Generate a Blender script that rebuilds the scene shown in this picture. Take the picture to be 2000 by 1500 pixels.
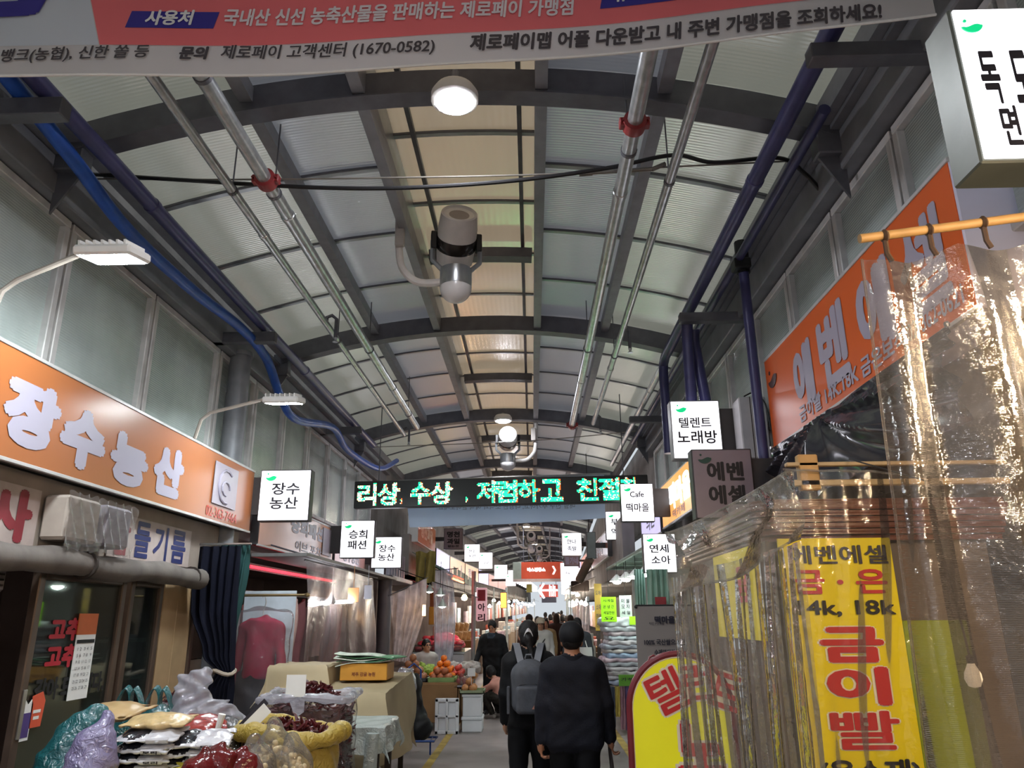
import bpy, math, random
import numpy as np
from mathutils import Vector, Matrix
from mathutils.bvhtree import BVHTree

for o in list(bpy.data.objects):
    bpy.data.objects.remove(o)
SC = bpy.context.scene
COL = SC.collection
R = random.Random(7)

# ---------------------------------------------------------------- camera
FPX, VPX, VPY, ROLL, CH = 1470.0, 1040.0, 1205.0, 0.015, 1.68
_d = Vector(((VPX - 1000) / FPX, -(VPY - 750) / FPX, -1)).normalized()
_u = Vector((-math.sin(ROLL), math.cos(ROLL), 0))
_u = (_u - _d * _u.dot(_d)).normalized()
_r = _d.cross(_u)
cam = bpy.data.cameras.new('camera')
cam.sensor_width = 36.0
cam.lens = FPX / 2000 * 36.0
cam.clip_start, cam.clip_end = 0.05, 300
camo = bpy.data.objects.new('camera', cam)
COL.objects.link(camo)
camo.matrix_world = Matrix(((_r.x, _r.y, _r.z, 0), (_d.x, _d.y, _d.z, 0), (_u.x, _u.y, _u.z, CH), (0, 0, 0, 1)))
SC.camera = camo

# ---------------------------------------------------------------- world: dull overcast sky above the arcade
W = bpy.data.worlds.new('overcast')
SC.world = W
W.use_nodes = True
W.node_tree.nodes['Background'].inputs[0].default_value = (0.86, 0.93, 1.0, 1)
W.node_tree.nodes['Background'].inputs[1].default_value = 0.27
SC.view_settings.view_transform = 'Standard'
SC.view_settings.look = 'None'
SC.view_settings.gamma = 1
SC.view_settings.use_curve_mapping = False
SC.view_settings.exposure = 1.45
SC.cycles.transparent_max_bounces = 20
SC.cycles.max_bounces = 7
SC.cycles.diffuse_bounces = 3
SC.cycles.glossy_bounces = 3
SC.cycles.use_adaptive_sampling = True
SC.cycles.adaptive_threshold = 0.03
SC.cycles.sample_clamp_indirect = 4.0
SC.cycles.use_denoising = True

# ---------------------------------------------------------------- street layout helpers
def wx(y): return 0.04 * max(0.0, y - 25)
def wz(y): return 0.012 * max(0.0, y - 20)
def warp(p):                                   # the far street bends a little and climbs
    return (p[0] + wx(p[1]), p[1], p[2] + wz(p[1]))
def at(px, py, X=None, Y=None, Z=None):        # measure: where a sight line meets a plane of the street
    c = Vector(((px - 1000) / FPX, -(py - 750) / FPX, -1))
    v = Vector((c.dot(_r), c.dot(_d), c.dot(_u)))
    y = Y if Y is not None else 10.0
    for _ in range(1 if Y is not None else 12):
        if Y is not None: t = Y / v.y
        elif X is not None: t = (X + wx(y)) / v.x
        else: t = (Z + wz(y) - CH) / v.z
        y = v.y * t
    return Vector((v.x * t - wx(y), y, CH + v.z * t - wz(y)))

# ---------------------------------------------------------------- materials
def lin(h):
    if not isinstance(h, str): return tuple(h)
    h = h.lstrip('#')
    return tuple((lambda c: c / 12.92 if c < .04045 else ((c + .055) / 1.055) ** 2.4)(int(h[i:i + 2], 16) / 255) for i in (0, 2, 4))
MATS = {}
def mat(name, col, rough=.6, metal=0., spec=.5, var=.12, vs=6., bump=0., bs=40., emit=0., ecol=None, sample=True, wave=None):
    if name in MATS: return MATS[name]
    m = bpy.data.materials.new(name); MATS[name] = m
    m.use_nodes = True
    nt = m.node_tree; N = nt.nodes; L = nt.links
    b = N['Principled BSDF']
    c = lin(col)
    b.inputs['Roughness'].default_value = rough
    b.inputs['Metallic'].default_value = metal
    b.inputs['Specular IOR Level'].default_value = spec
    tc = N.new('ShaderNodeTexCoord')
    if var > 0:
        n = N.new('ShaderNodeTexNoise'); n.inputs['Scale'].default_value = vs; n.inputs['Detail'].default_value = 4
        L.new(tc.outputs['Object'], n.inputs['Vector'])
        r = N.new('ShaderNodeValToRGB')
        r.color_ramp.elements[0].position = .3; r.color_ramp.elements[1].position = .7
        r.color_ramp.elements[0].color = tuple(x * (1 - var) for x in c) + (1,)
        r.color_ramp.elements[1].color = tuple(min(1, x * (1 + var)) for x in c) + (1,)
        L.new(n.outputs['Fac'], r.inputs['Fac']); L.new(r.outputs['Color'], b.inputs['Base Color'])
    else:
        b.inputs['Base Color'].default_value = c + (1,)
    if bump > 0 or wave:
        bp = N.new('ShaderNodeBump'); bp.inputs['Strength'].default_value = bump or wave[2]; bp.inputs['Distance'].default_value = .01
        if wave:
            t = N.new('ShaderNodeTexWave'); t.bands_direction = wave[0]; t.inputs['Scale'].default_value = wave[1]
            L.new(tc.outputs['Object'], t.inputs['Vector']); L.new(t.outputs['Fac'], bp.inputs['Height'])
        else:
            t = N.new('ShaderNodeTexNoise'); t.inputs['Scale'].default_value = bs; t.inputs['Detail'].default_value = 3
            L.new(tc.outputs['Object'], t.inputs['Vector']); L.new(t.outputs['Fac'], bp.inputs['Height'])
        L.new(bp.outputs['Normal'], b.inputs['Normal'])
    if emit:
        b.inputs['Emission Color'].default_value = lin(ecol or col) + (1,)
        b.inputs['Emission Strength'].default_value = emit
        if not sample: m.cycles.emission_sampling = 'NONE'
    return m

def translucent(name, col, tcol, tmix=.55, gloss=.12, grough=.22, wave=None, bump=.25, var=.1, crinkle=0.):
    """sheet that lets diffuse light through (polycarbonate, fluted glass, milky film)"""
    m = bpy.data.materials.new(name); MATS[name] = m
    m.use_nodes = True
    nt = m.node_tree; N = nt.nodes; L = nt.links
    N.remove(N['Principled BSDF']); out = N['Material Output']
    tc = N.new('ShaderNodeTexCoord')
    d = N.new('ShaderNodeBsdfDiffuse'); t = N.new('ShaderNodeBsdfTranslucent'); g = N.new('ShaderNodeBsdfGlossy')
    n = N.new('ShaderNodeTexNoise'); n.inputs['Scale'].default_value = 1.6; n.inputs['Detail'].default_value = 5
    mp = N.new('ShaderNodeMapping'); mp.inputs['Scale'].default_value = (2.2, .5, 1)
    L.new(tc.outputs['Object'], mp.inputs['Vector']); L.new(mp.outputs['Vector'], n.inputs['Vector'])
    rr = N.new('ShaderNodeValToRGB'); c = lin(tcol)
    rr.color_ramp.elements[0].color = tuple(x * (1 - var) for x in c) + (1,)
    rr.color_ramp.elements[1].color = tuple(min(1, x * (1 + var)) for x in c) + (1,)
    L.new(n.outputs['Fac'], rr.inputs['Fac']); L.new(rr.outputs['Color'], t.inputs['Color'])
    d.inputs['Color'].default_value = lin(col) + (1,)
    g.inputs['Roughness'].default_value = grough
    m1 = N.new('ShaderNodeMixShader'); m1.inputs[0].default_value = tmix
    L.new(d.outputs[0], m1.inputs[1]); L.new(t.outputs[0], m1.inputs[2])
    m2 = N.new('ShaderNodeMixShader')
    lw = N.new('ShaderNodeLayerWeight'); lw.inputs['Blend'].default_value = .35
    mu = N.new('ShaderNodeMath'); mu.operation = 'MULTIPLY_ADD'; mu.inputs[1].default_value = .5; mu.inputs[2].default_value = gloss
    L.new(lw.outputs['Fresnel'], mu.inputs[0]); L.new(mu.outputs[0], m2.inputs[0])
    L.new(m1.outputs[0], m2.inputs[1]); L.new(g.outputs[0], m2.inputs[2])
    if wave:
        w = N.new('ShaderNodeTexWave'); w.bands_direction = wave[0]; w.inputs['Scale'].default_value = wave[1]
        L.new(tc.outputs['Object'], w.inputs['Vector'])
        bp = N.new('ShaderNodeBump'); bp.inputs['Strength'].default_value = bump; bp.inputs['Distance'].default_value = .01
        L.new(w.outputs['Fac'], bp.inputs['Height']); L.new(bp.outputs['Normal'], g.inputs['Normal'])
    if crinkle:
        nz = N.new('ShaderNodeTexNoise'); nz.inputs['Scale'].default_value = 22; nz.inputs['Detail'].default_value = 3; nz.inputs['Distortion'].default_value = 1.5
        L.new(tc.outputs['Object'], nz.inputs['Vector'])
        bp = N.new('ShaderNodeBump'); bp.inputs['Strength'].default_value = crinkle; bp.inputs['Distance'].default_value = .03
        L.new(nz.outputs['Fac'], bp.inputs['Height'])
        for x in (d, g): L.new(bp.outputs['Normal'], x.inputs['Normal'])
    L.new(m2.outputs[0], out.inputs['Surface'])
    return m

def clear(name, haze=.12, tint='#ffffff', grough=.08, hcol='#d8d4d0', fres=.25, bump=0., zwave=None, gmul=.7, gadd=.03):
    """clear plastic film / glass: mostly see-through, with haze and reflections"""
    m = bpy.data.materials.new(name); MATS[name] = m
    m.use_nodes = True
    nt = m.node_tree; N = nt.nodes; L = nt.links
    N.remove(N['Principled BSDF']); out = N['Material Output']
    tr = N.new('ShaderNodeBsdfTransparent'); tr.inputs[0].default_value = lin(tint) + (1,)
    d = N.new('ShaderNodeBsdfDiffuse'); d.inputs[0].default_value = lin(hcol) + (1,)
    t = N.new('ShaderNodeBsdfTranslucent'); t.inputs[0].default_value = lin(hcol) + (1,)
    a = N.new('ShaderNodeMixShader'); a.inputs[0].default_value = .4
    L.new(d.outputs[0], a.inputs[1]); L.new(t.outputs[0], a.inputs[2])
    tc = N.new('ShaderNodeTexCoord')
    n = N.new('ShaderNodeTexNoise'); n.inputs['Scale'].default_value = 5; n.inputs['Detail'].default_value = 5
    L.new(tc.outputs['Object'], n.inputs['Vector'])
    mh = N.new('ShaderNodeMath'); mh.operation = 'MULTIPLY'; mh.inputs[1].default_value = haze * 2
    L.new(n.outputs['Fac'], mh.inputs[0])
    m1 = N.new('ShaderNodeMixShader'); L.new(mh.outputs[0], m1.inputs[0])
    L.new(tr.outputs[0], m1.inputs[1]); L.new(a.outputs[0], m1.inputs[2])
    g = N.new('ShaderNodeBsdfGlossy'); g.inputs['Roughness'].default_value = grough
    lw = N.new('ShaderNodeLayerWeight'); lw.inputs['Blend'].default_value = fres
    m2 = N.new('ShaderNodeMixShader')
    fm_ = N.new('ShaderNodeMath'); fm_.operation = 'MULTIPLY_ADD'; fm_.inputs[1].default_value = gmul; fm_.inputs[2].default_value = gadd
    L.new(lw.outputs['Fresnel'], fm_.inputs[0]); L.new(fm_.outputs[0], m2.inputs[0])
    L.new(m1.outputs[0], m2.inputs[1]); L.new(g.outputs[0], m2.inputs[2])
    if bump:
        nb = N.new('ShaderNodeTexNoise'); nb.inputs['Scale'].default_value = 14; nb.inputs['Detail'].default_value = 4
        L.new(tc.outputs['Object'], nb.inputs['Vector'])
        bp = N.new('ShaderNodeBump'); bp.inputs['Strength'].default_value = bump; bp.inputs['Distance'].default_value = .03
        L.new(nb.outputs['Fac'], bp.inputs['Height']); L.new(bp.outputs['Normal'], g.inputs['Normal']); L.new(bp.outputs['Normal'], d.inputs['Normal'])
        if zwave:
            w = N.new('ShaderNodeTexWave'); w.bands_direction = 'Z'; w.inputs['Scale'].default_value = zwave[0]; w.inputs['Distortion'].default_value = 2
            L.new(tc.outputs['Object'], w.inputs['Vector'])
            b2 = N.new('ShaderNodeBump'); b2.inputs['Strength'].default_value = zwave[1]; b2.inputs['Distance'].default_value = .01
            L.new(w.outputs['Fac'], b2.inputs['Height']); L.new(bp.outputs['Normal'], b2.inputs['Normal']); L.new(b2.outputs['Normal'], g.inputs['Normal'])
    L.new(m2.outputs[0], out.inputs['Surface'])
    return m

# ---------------------------------------------------------------- mesh builder (everything is written in street coordinates)
class MB:
    def __init__(s): s.v = []; s.f = []; s.m = []
    def add(s, vs, fs, mi=0):
        n = len(s.v); s.v += [tuple(p) for p in vs]
        s.f += [tuple(i + n for i in f) for f in fs]; s.m += [mi] * len(fs); return s
    def obox(s, c, ax, h, b=0., mi=0):
        c = Vector(c); ax = [Vector(a).normalized() for a in ax]
        if b <= 0:
            vs = [c + ax[0] * h[0] * i + ax[1] * h[1] * j + ax[2] * h[2] * k for i in (-1, 1) for j in (-1, 1) for k in (-1, 1)]
            return s.add(vs, [(0, 1, 3, 2), (4, 6, 7, 5), (0, 4, 5, 1), (2, 3, 7, 6), (0, 2, 6, 4), (1, 5, 7, 3)], mi)
        b = min(b, .45 * min(h)) if min(h) > 0 else 0
        ids = {}; vs = []
        for i in (-1, 1):
            for j in (-1, 1):
                for k in (-1, 1):
                    sg = (i, j, k)
                    for a in range(3):
                        p = Vector(c)
                        for q in range(3): p += ax[q] * sg[q] * (h[q] if q == a else h[q] - b)
                        ids[sg + (a,)] = len(vs); vs.append(p)
        fs = []
        def face(l):
            ps = [vs[i] for i in l]; n = (ps[1] - ps[0]).cross(ps[2] - ps[0])
            fs.append(tuple(l) if n.dot(sum(ps, Vector()) / len(ps) - c) > 0 else tuple(reversed(l)))
        def sg3(a, sa, b2, sb, c2, sc_):
            q = [0, 0, 0]; q[a] = sa; q[b2] = sb; q[c2] = sc_; return tuple(q)
        for a in range(3):
            b2, c2 = (a + 1) % 3, (a + 2) % 3
            for sa in (-1, 1):
                face([ids[sg3(a, sa, b2, i, c2, j) + (a,)] for i, j in ((-1, -1), (1, -1), (1, 1), (-1, 1))])
                for sb in (-1, 1):
                    face([ids[sg3(a, sa, b2, sb, c2, -1) + (a,)], ids[sg3(a, sa, b2, sb, c2, 1) + (a,)],
                          ids[sg3(a, sa, b2, sb, c2, 1) + (b2,)], ids[sg3(a, sa, b2, sb, c2, -1) + (b2,)]])
        for i in (-1, 1):
            for j in (-1, 1):
                for k in (-1, 1): face([ids[(i, j, k, a)] for a in range(3)])
        return s.add(vs, fs, mi)
    def box(s, x0, x1, y0, y1, z0, z1, b=0., mi=0):
        return s.obox(((x0 + x1) / 2, (y0 + y1) / 2, (z0 + z1) / 2), ((1, 0, 0), (0, 1, 0), (0, 0, 1)), (abs(x1 - x0) / 2, abs(y1 - y0) / 2, abs(z1 - z0) / 2), b, mi)
    def tube(s, path, r, n=10, caps=True, mi=0, sq=None):
        path = [Vector(p) for p in path]; k = len(path)
        rs = r if isinstance(r, (list, tuple)) else [r] * k
        t0 = (path[1] - path[0]).normalized()
        up = Vector((0, 0, 1)) if abs(t0.z) < .9 else Vector((1, 0, 0))
        a = t0.cross(up).normalized(); vs = []; fs = []
        for i, p in enumerate(path):
            t = (path[min(i + 1, k - 1)] - path[max(i - 1, 0)]).normalized()
            a = (a - t * a.dot(t)).normalized(); b = t.cross(a)
            for j in range(n):
                w = 2 * math.pi * j / n + (math.pi / n if sq else 0)
                vs.append(p + (a * math.cos(w) + b * math.sin(w)) * rs[i])
        for i in range(k - 1):
            for j in range(n): fs.append((i * n + j, i * n + (j + 1) % n, (i + 1) * n + (j + 1) % n, (i + 1) * n + j))
        if caps: fs += [tuple(range(n - 1, -1, -1)), tuple((k - 1) * n + j for j in range(n))]
        return s.add(vs, fs, mi)
    def lathe(s, prof, o, ax=(0, 0, 1), n=20, mi=0, ex=(1, 1), caps=True):
        ax = Vector(ax).normalized(); o = Vector(o)
        a = ax.orthogonal().normalized() if abs(ax.z) < .99 else Vector((1, 0, 0)); b = ax.cross(a)
        vs = [o + ax * z + (a * math.cos(2 * math.pi * j / n) * ex[0] + b * math.sin(2 * math.pi * j / n) * ex[1]) * max(r, 1e-4) for r, z in prof for j in range(n)]
        k = len(prof); fs = [(i * n + j, i * n + (j + 1) % n, (i + 1) * n + (j + 1) % n, (i + 1) * n + j) for i in range(k - 1) for j in range(n)]
        if caps: fs += [tuple(range(n - 1, -1, -1)), tuple((k - 1) * n + j for j in range(n))]
        return s.add(vs, fs, mi)
    def prism(s, poly, o, ux, uy, depth, mi=0):
        o = Vector(o); ux = Vector(ux).normalized(); uy = Vector(uy).normalized(); nn = ux.cross(uy)
        k = len(poly)
        vs = [o + ux * x + uy * y + nn * d for d in (0, depth) for x, y in poly]
        fs = [tuple(range(k - 1, -1, -1)), tuple(range(k, 2 * k))] + [(i, (i + 1) % k, k + (i + 1) % k, k + i) for i in range(k)]
        return s.add(vs, fs, mi)
    def grid(s, fn, nu, nv, mi=0, th=0.):
        P = [[Vector(fn(i / nu, j / nv)) for j in range(nv + 1)] for i in range(nu + 1)]
        idx = lambda i, j: i * (nv + 1) + j
        vs = [P[i][j] for i in range(nu + 1) for j in range(nv + 1)]
        fs = [(idx(i, j), idx(i + 1, j), idx(i + 1, j + 1), idx(i, j + 1)) for i in range(nu) for j in range(nv)]
        if th:
            nn = len(vs); back = []
            for i in range(nu + 1):
                for j in range(nv + 1):
                    du = P[min(i + 1, nu)][j] - P[max(i - 1, 0)][j]; dv = P[i][min(j + 1, nv)] - P[i][max(j - 1, 0)]
                    q = du.cross(dv); q = q.normalized() if q.length > 1e-9 else Vector((0, 0, 1))
                    back.append(P[i][j] - q * th)
            vs += back
            fs += [tuple(a + nn for a in reversed(f)) for f in list(fs)]
            rim = [idx(i, 0) for i in range(nu + 1)] + [idx(nu, j) for j in range(1, nv + 1)] + [idx(i, nv) for i in range(nu - 1, -1, -1)] + [idx(0, j) for j in range(nv - 1, 0, -1)]
            fs += [(rim[q], rim[(q + 1) % len(rim)], rim[(q + 1) % len(rim)] + nn, rim[q] + nn) for q in range(len(rim))]
        return s.add(vs, fs, mi)
    def build(s, name, mats, parent=None, smooth=35, local=False):
        if not isinstance(mats, (list, tuple)): mats = [mats]
        me = bpy.data.meshes.new(name)
        off = Vector((0, 0, 0))
        if parent is not None and not local:
            q = parent
            while q is not None: off += q.location; q = q.parent
        V = s.v if local else [Vector(warp(p)) - off for p in s.v]
        me.from_pydata([tuple(p) for p in V], [], s.f)
        for m in mats: me.materials.append(m)
        if len(mats) > 1: me.polygons.foreach_set('material_index', s.m)
        if smooth:
            me.shade_smooth(); me.set_sharp_from_angle(angle=math.radians(smooth))
        me.update()
        o = bpy.data.objects.new(name, me); COL.objects.link(o)
        if parent is not None: o.parent = parent
        return o

def lbox(b, x0, x1, y0, y1, z0, z1, st=4.):
    n = max(1, int((y1 - y0) / st))
    for k in range(n): b.box(x0, x1, y0 + (y1 - y0) * k / n, y0 + (y1 - y0) * (k + 1) / n, z0, z1)
    return b
def tag(o, label=None, cat=None, group=None, kind=None):
    if label: o['label'] = label
    if cat: o['category'] = cat
    if group: o['group'] = group
    if kind: o['kind'] = kind
    return o
def thing(name, loc, label=None, cat=None, group=None, kind=None):
    o = bpy.data.objects.new(name, None); COL.objects.link(o)
    o.empty_display_size = .1
    o.location = warp(loc)
    return tag(o, label, cat, group, kind)
def copy_tree(o, parent=None):
    c = o.copy(); COL.objects.link(c); c.parent = parent
    for ch in o.children: copy_tree(ch, c)
    return c

# ---------------------------------------------------------------- lettering
_TX = {}
def text_mesh(body, bold=.02, shear=0., spacing=1., line=1.0, align='CENTER'):
    key = (body, bold, shear, spacing, line, align)
    if key not in _TX:
        c = bpy.data.curves.new('t', 'FONT'); c.body = body; c.size = 1; c.shear = shear
        c.space_character = spacing; c.space_line = line; c.align_x = align; c.resolution_u = 3
        o = bpy.data.objects.new('t', c)
        me = bpy.data.meshes.new_from_object(o)
        vs = [(v.co.x, v.co.y, 0.) for v in me.vertices]; fs = [tuple(p.vertices) for p in me.polygons]
        bpy.data.objects.remove(o); bpy.data.curves.remove(c); bpy.data.meshes.remove(me)
        if bold > .004:                        # heavier strokes: the outline stamped a few times around itself
            n0 = len(vs); base = list(vs); bf = list(fs)
            for k in range(8):
                q = k * math.pi / 4
                vs += [(x + bold * math.cos(q), y + bold * math.sin(q), .00015 * (k + 1)) for x, y, _ in base]
                fs += [tuple(i + n0 * (k + 1) for i in f) for f in bf]
        xs = [v[0] for v in vs]; ys = [v[1] for v in vs]
        _TX[key] = (vs, fs, (min(xs), max(xs), min(ys), max(ys)))
    return _TX[key]
def print_base(parent):
    for ch in parent.children:                 # print belongs to the face it is printed on
        if ch.name.split('.')[0] in ('face', 'cloth', 'panel', 'backing', 'sheet', 'box_body', 'pane'): return ch
    return parent
def letters(parent, body, c, ux, uy, w, h, m, bold=.02, shear=0., off=.002, name='lettering', fn=None, spacing=1., line=1., align='CENTER', mb=None, mi=0):
    """flat print: body fitted into a w x h box centred on c in the plane (ux, uy)"""
    vs, fs, (x0, x1, y0, y1) = text_mesh(body, bold, shear, spacing, line, align)
    parent = print_base(parent)
    if w is None: w = h * (x1 - x0) / (y1 - y0)
    if h is None: h = w * (y1 - y0) / (x1 - x0)
    c = Vector(c); ux = Vector(ux).normalized(); uy = Vector(uy).normalized(); nn = ux.cross(uy)
    P = []
    for x, y, dz in vs:
        a = ((x - x0) / (x1 - x0) - .5) * w; b = ((y - y0) / (y1 - y0) - .5) * h
        P.append((fn(a, b) + nn * dz) if fn else c + ux * a + uy * b + nn * (off + dz))
    if mb is not None: mb.add(P, fs, mi); return None
    return MB().add(P, fs).build(name, m, parent, smooth=0)
XP, XN, YP, YN, ZP = Vector((1, 0, 0)), Vector((-1, 0, 0)), Vector((0, 1, 0)), Vector((0, -1, 0)), Vector((0, 0, 1))

# ---------------------------------------------------------------- soft bodies: blended distance fields turned into one closed mesh
def sdf_mesh(prims, vox=.015, disp=None):
    """prims: ('c', a, b, ra, rb, mat, k[, squash]) tapered limb, ('e', centre, radii, mat, k[, rot]) ellipsoid, ('b', centre, half, round, mat, k[, rot]) box, '-e' cuts"""
    lo = np.full(3, 1e9); hi = -lo; boxes = []
    for p in prims:
        if p[0] == 'c':
            a, b, r = np.array(p[1], float), np.array(p[2], float), max(p[3], p[4])
            if len(p) > 7: r = r * max(p[7])
            l, h = np.minimum(a, b) - r, np.maximum(a, b) + r
        elif p[0][-1] == 'e': c = np.array(p[1], float); r = np.array(p[2], float); r = np.full(3, r.max()) if len(p) > 5 else r; l, h = c - r, c + r
        else: c = np.array(p[1], float); r = np.array(p[2], float) + p[3]; r = np.full(3, np.linalg.norm(r)) if len(p) > 6 else r; l, h = c - r, c + r
        boxes.append((l, h))
        if p[0][0] != '-': lo = np.minimum(lo, l); hi = np.maximum(hi, h)
    lo -= vox * 3 + .01; hi += vox * 3 + .01
    n = np.ceil((hi - lo) / vox).astype(int) + 1
    ax = [lo[i] + vox * np.arange(n[i]) for i in range(3)]
    D = np.full(n, 1.0, np.float32); RAW = np.full(n, 1e3, np.float32); M = np.zeros(n, np.int8)
    for p, (l, h) in zip(prims, boxes):
        k = p[6] if p[0] == 'c' else (p[4] if p[0][-1] == 'e' else p[5])
        m = .04 + k + vox * 2
        s = [slice(max(0, int((l[i] - m - lo[i]) / vox)), min(n[i], int((h[i] + m - lo[i]) / vox) + 2)) for i in range(3)]
        X, Y_, Z = np.meshgrid(ax[0][s[0]], ax[1][s[1]], ax[2][s[2]], indexing='ij', sparse=True)
        if p[0] == 'c':
            a, b = np.array(p[1], float), np.array(p[2], float); ba = b - a
            sq = p[7] if len(p) > 7 else (1, 1, 1)
            px, py, pz = (X - a[0]) / sq[0], (Y_ - a[1]) / sq[1], (Z - a[2]) / sq[2]
            bb = ba / np.array(sq)
            t = np.clip((px * bb[0] + py * bb[1] + pz * bb[2]) / max(1e-9, bb @ bb), 0, 1)
            d = (np.sqrt((px - t * bb[0]) ** 2 + (py - t * bb[1]) ** 2 + (pz - t * bb[2]) ** 2) - (p[3] + (p[4] - p[3]) * t)) * min(sq)
            mi = p[5]
        else:
            c = p[1]; px, py, pz = X - c[0], Y_ - c[1], Z - c[2]
            rot = p[5] if p[0][-1] == 'e' and len(p) > 5 else (p[6] if p[0][-1] == 'b' and len(p) > 6 else None)
            if rot is not None:
                q = Matrix(rot).transposed() if not isinstance(rot, Matrix) else rot.transposed()
                px, py, pz = [q[i][0] * px + q[i][1] * py + q[i][2] * pz for i in range(3)]
            if p[0][-1] == 'e':
                r = p[2]
                k0 = np.sqrt((px / r[0]) ** 2 + (py / r[1]) ** 2 + (pz / r[2]) ** 2) + 1e-6
                k1 = np.sqrt((px / r[0] ** 2) ** 2 + (py / r[1] ** 2) ** 2 + (pz / r[2] ** 2) ** 2) + 1e-6
                d = k0 * (k0 - 1) / k1; mi = p[3]
            else:
                r = p[2]
                qx, qy, qz = np.abs(px) - r[0], np.abs(py) - r[1], np.abs(pz) - r[2]
                d = np.sqrt(np.maximum(qx, 0) ** 2 + np.maximum(qy, 0) ** 2 + np.maximum(qz, 0) ** 2) + np.minimum(np.maximum(qx, np.maximum(qy, qz)), 0) - p[3]; mi = p[4]
        d = d.astype(np.float32); sl = tuple(s); Ds = D[sl]
        if p[0][0] == '-':
            D[sl] = np.maximum(Ds, -d); continue
        if k > 0:
            hh = np.clip(.5 + .5 * (Ds - d) / k, 0, 1)
            D[sl] = Ds * (1 - hh) + d * hh - k * hh * (1 - hh)
        else: D[sl] = np.minimum(Ds, d)
        w = d < RAW[sl]
        RAW[sl] = np.where(w, d, RAW[sl]); M[sl] = np.where(w, mi, M[sl])
    if disp is not None:
        X, Y_, Z = np.meshgrid(*ax, indexing='ij', sparse=True)
        D = D + disp(X, Y_, Z).astype(np.float32)
    S = D < 0
    c8 = [S[i:n[0] - 1 + i, j:n[1] - 1 + j, k:n[2] - 1 + k] for i in (0, 1) for j in (0, 1) for k in (0, 1)]
    an = c8[0].copy(); al = c8[0].copy()
    for c in c8[1:]: an |= c; al &= c
    cells = np.argwhere(an & ~al)
    idx = np.full(n - 1, -1, np.int64); idx[tuple(cells.T)] = np.arange(len(cells))
    acc = np.zeros((len(cells), 3)); cnt = np.zeros(len(cells))
    corners = [np.array((i, j, k)) for i in (0, 1) for j in (0, 1) for k in (0, 1)]
    for a in corners:
        for d in range(3):
            if a[d]: continue
            b = a.copy(); b[d] = 1
            va = D[tuple((cells + a).T)]; vb = D[tuple((cells + b).T)]
            w = (va < 0) != (vb < 0)
            t = np.where(w, va / np.where(w, va - vb, 1), 0)
            pos = a + np.outer(t, b - a)
            acc[w] += pos[w]; cnt[w] += 1
    V = lo + vox * (cells + acc / cnt[:, None])
    F = []
    for d in range(3):
        e, f = (d + 1) % 3, (d + 2) % 3
        sa = [slice(None)] * 3; sb = [slice(None)] * 3
        sa[d] = slice(0, -1); sb[d] = slice(1, None)
        cr = np.argwhere(S[tuple(sa)] != S[tuple(sb)])
        cr = cr[(cr[:, e] > 0) & (cr[:, f] > 0) & (cr[:, e] < n[e] - 1) & (cr[:, f] < n[f] - 1)]
        if not len(cr): continue
        fl_ = S[tuple(cr.T)]
        q = []
        for de, df in ((-1, -1), (0, -1), (0, 0), (-1, 0)):
            c = cr.copy(); c[:, e] += de; c[:, f] += df; q.append(idx[tuple(c.T)])
        q = np.stack(q, 1); q[~fl_] = q[~fl_][:, ::-1]
        F.append(q)
    F = np.concatenate(F)
    F = F[(F >= 0).all(1)]
    ctr = V[F].mean(1)
    g = np.clip(np.round((ctr - lo) / vox).astype(int), 0, n - 1)
    return V, F, M[tuple(g.T)]

def soft(name, prims, mats, parent=None, vox=.015, disp=None, local=False, label=None, cat=None, group=None, kind=None):
    V, F, mi = sdf_mesh(prims, vox, disp)
    me = bpy.data.meshes.new(name)
    if not local:
        off = np.zeros(3); q = parent
        while q is not None: off += np.array(q.location); q = q.parent
        V = np.array([warp(p) for p in V]) - off
    me.vertices.add(len(V)); me.vertices.foreach_set('co', V.astype(np.float32).ravel())
    me.loops.add(len(F) * 4); me.loops.foreach_set('vertex_index', F.astype(np.int32).ravel())
    me.polygons.add(len(F)); me.polygons.foreach_set('loop_start', np.arange(0, len(F) * 4, 4, dtype=np.int32))
    mats = mats if isinstance(mats, (list, tuple)) else [mats]
    for m in mats: me.materials.append(m)
    me.update(calc_edges=True)
    me.polygons.foreach_set('material_index', mi.astype(np.int32)); me.shade_smooth(); me.update()
    o = bpy.data.objects.new(name, me); COL.objects.link(o)
    if parent is not None: o.parent = parent
    return tag(o, label, cat, group, kind)

def wrinkle(amp, sx, sy, sz, ph=0.):
    def f(X, Y_, Z): return amp * (np.sin(X * sx + 2.1 * np.sin(Z * sz * .43 + ph) + ph) * np.sin(Z * sz + 1.7 * np.sin(Y_ * sy * .5 + ph)) + .6 * np.sin(Y_ * sy + Z * sz * .7 + 1.3 * np.sin(X * sx * .6)))
    return f
# ================================================================ THE ARCADE: floor, walls, roof
steel = mat('painted_steel', '#86878c', .5, .2, .5, .12, 8)
darksteel = mat('dark_steel', '#626268', .5, .3, .5, .15, 8)
girder_m = mat('girder_paint', '#7a7b80', .55, .1, .4, .15, 4)
alu = mat('aluminium', '#a9adb0', .35, .7, .5, .1, 10)
framem = mat('window_frame_paint', '#c4c2c0', .45, .1, .5, .18, 5)
galv = mat('galvanised_pipe', '#b9bcbd', .32, .75, .5, .2, 14)
navy = mat('navy_pipe_paint', '#3b3a63', .38, .1, .5, .2, 6)
redm = mat('red_coupling_paint', '#8e2f31', .45)
blackm = mat('black_rubber', '#151517', .5, 0, .5, .1)
white = mat('white_paint', '#e6e5e2', .5, 0, .5, .05)
wallm = mat('wall_plaster', '#8d8884', .8, 0, .3, .25, 2, .15, 20)
floor_m = mat('asphalt', '#8a8280', .62, 0, .4, .22, 1.4, .25, 60)
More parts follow.
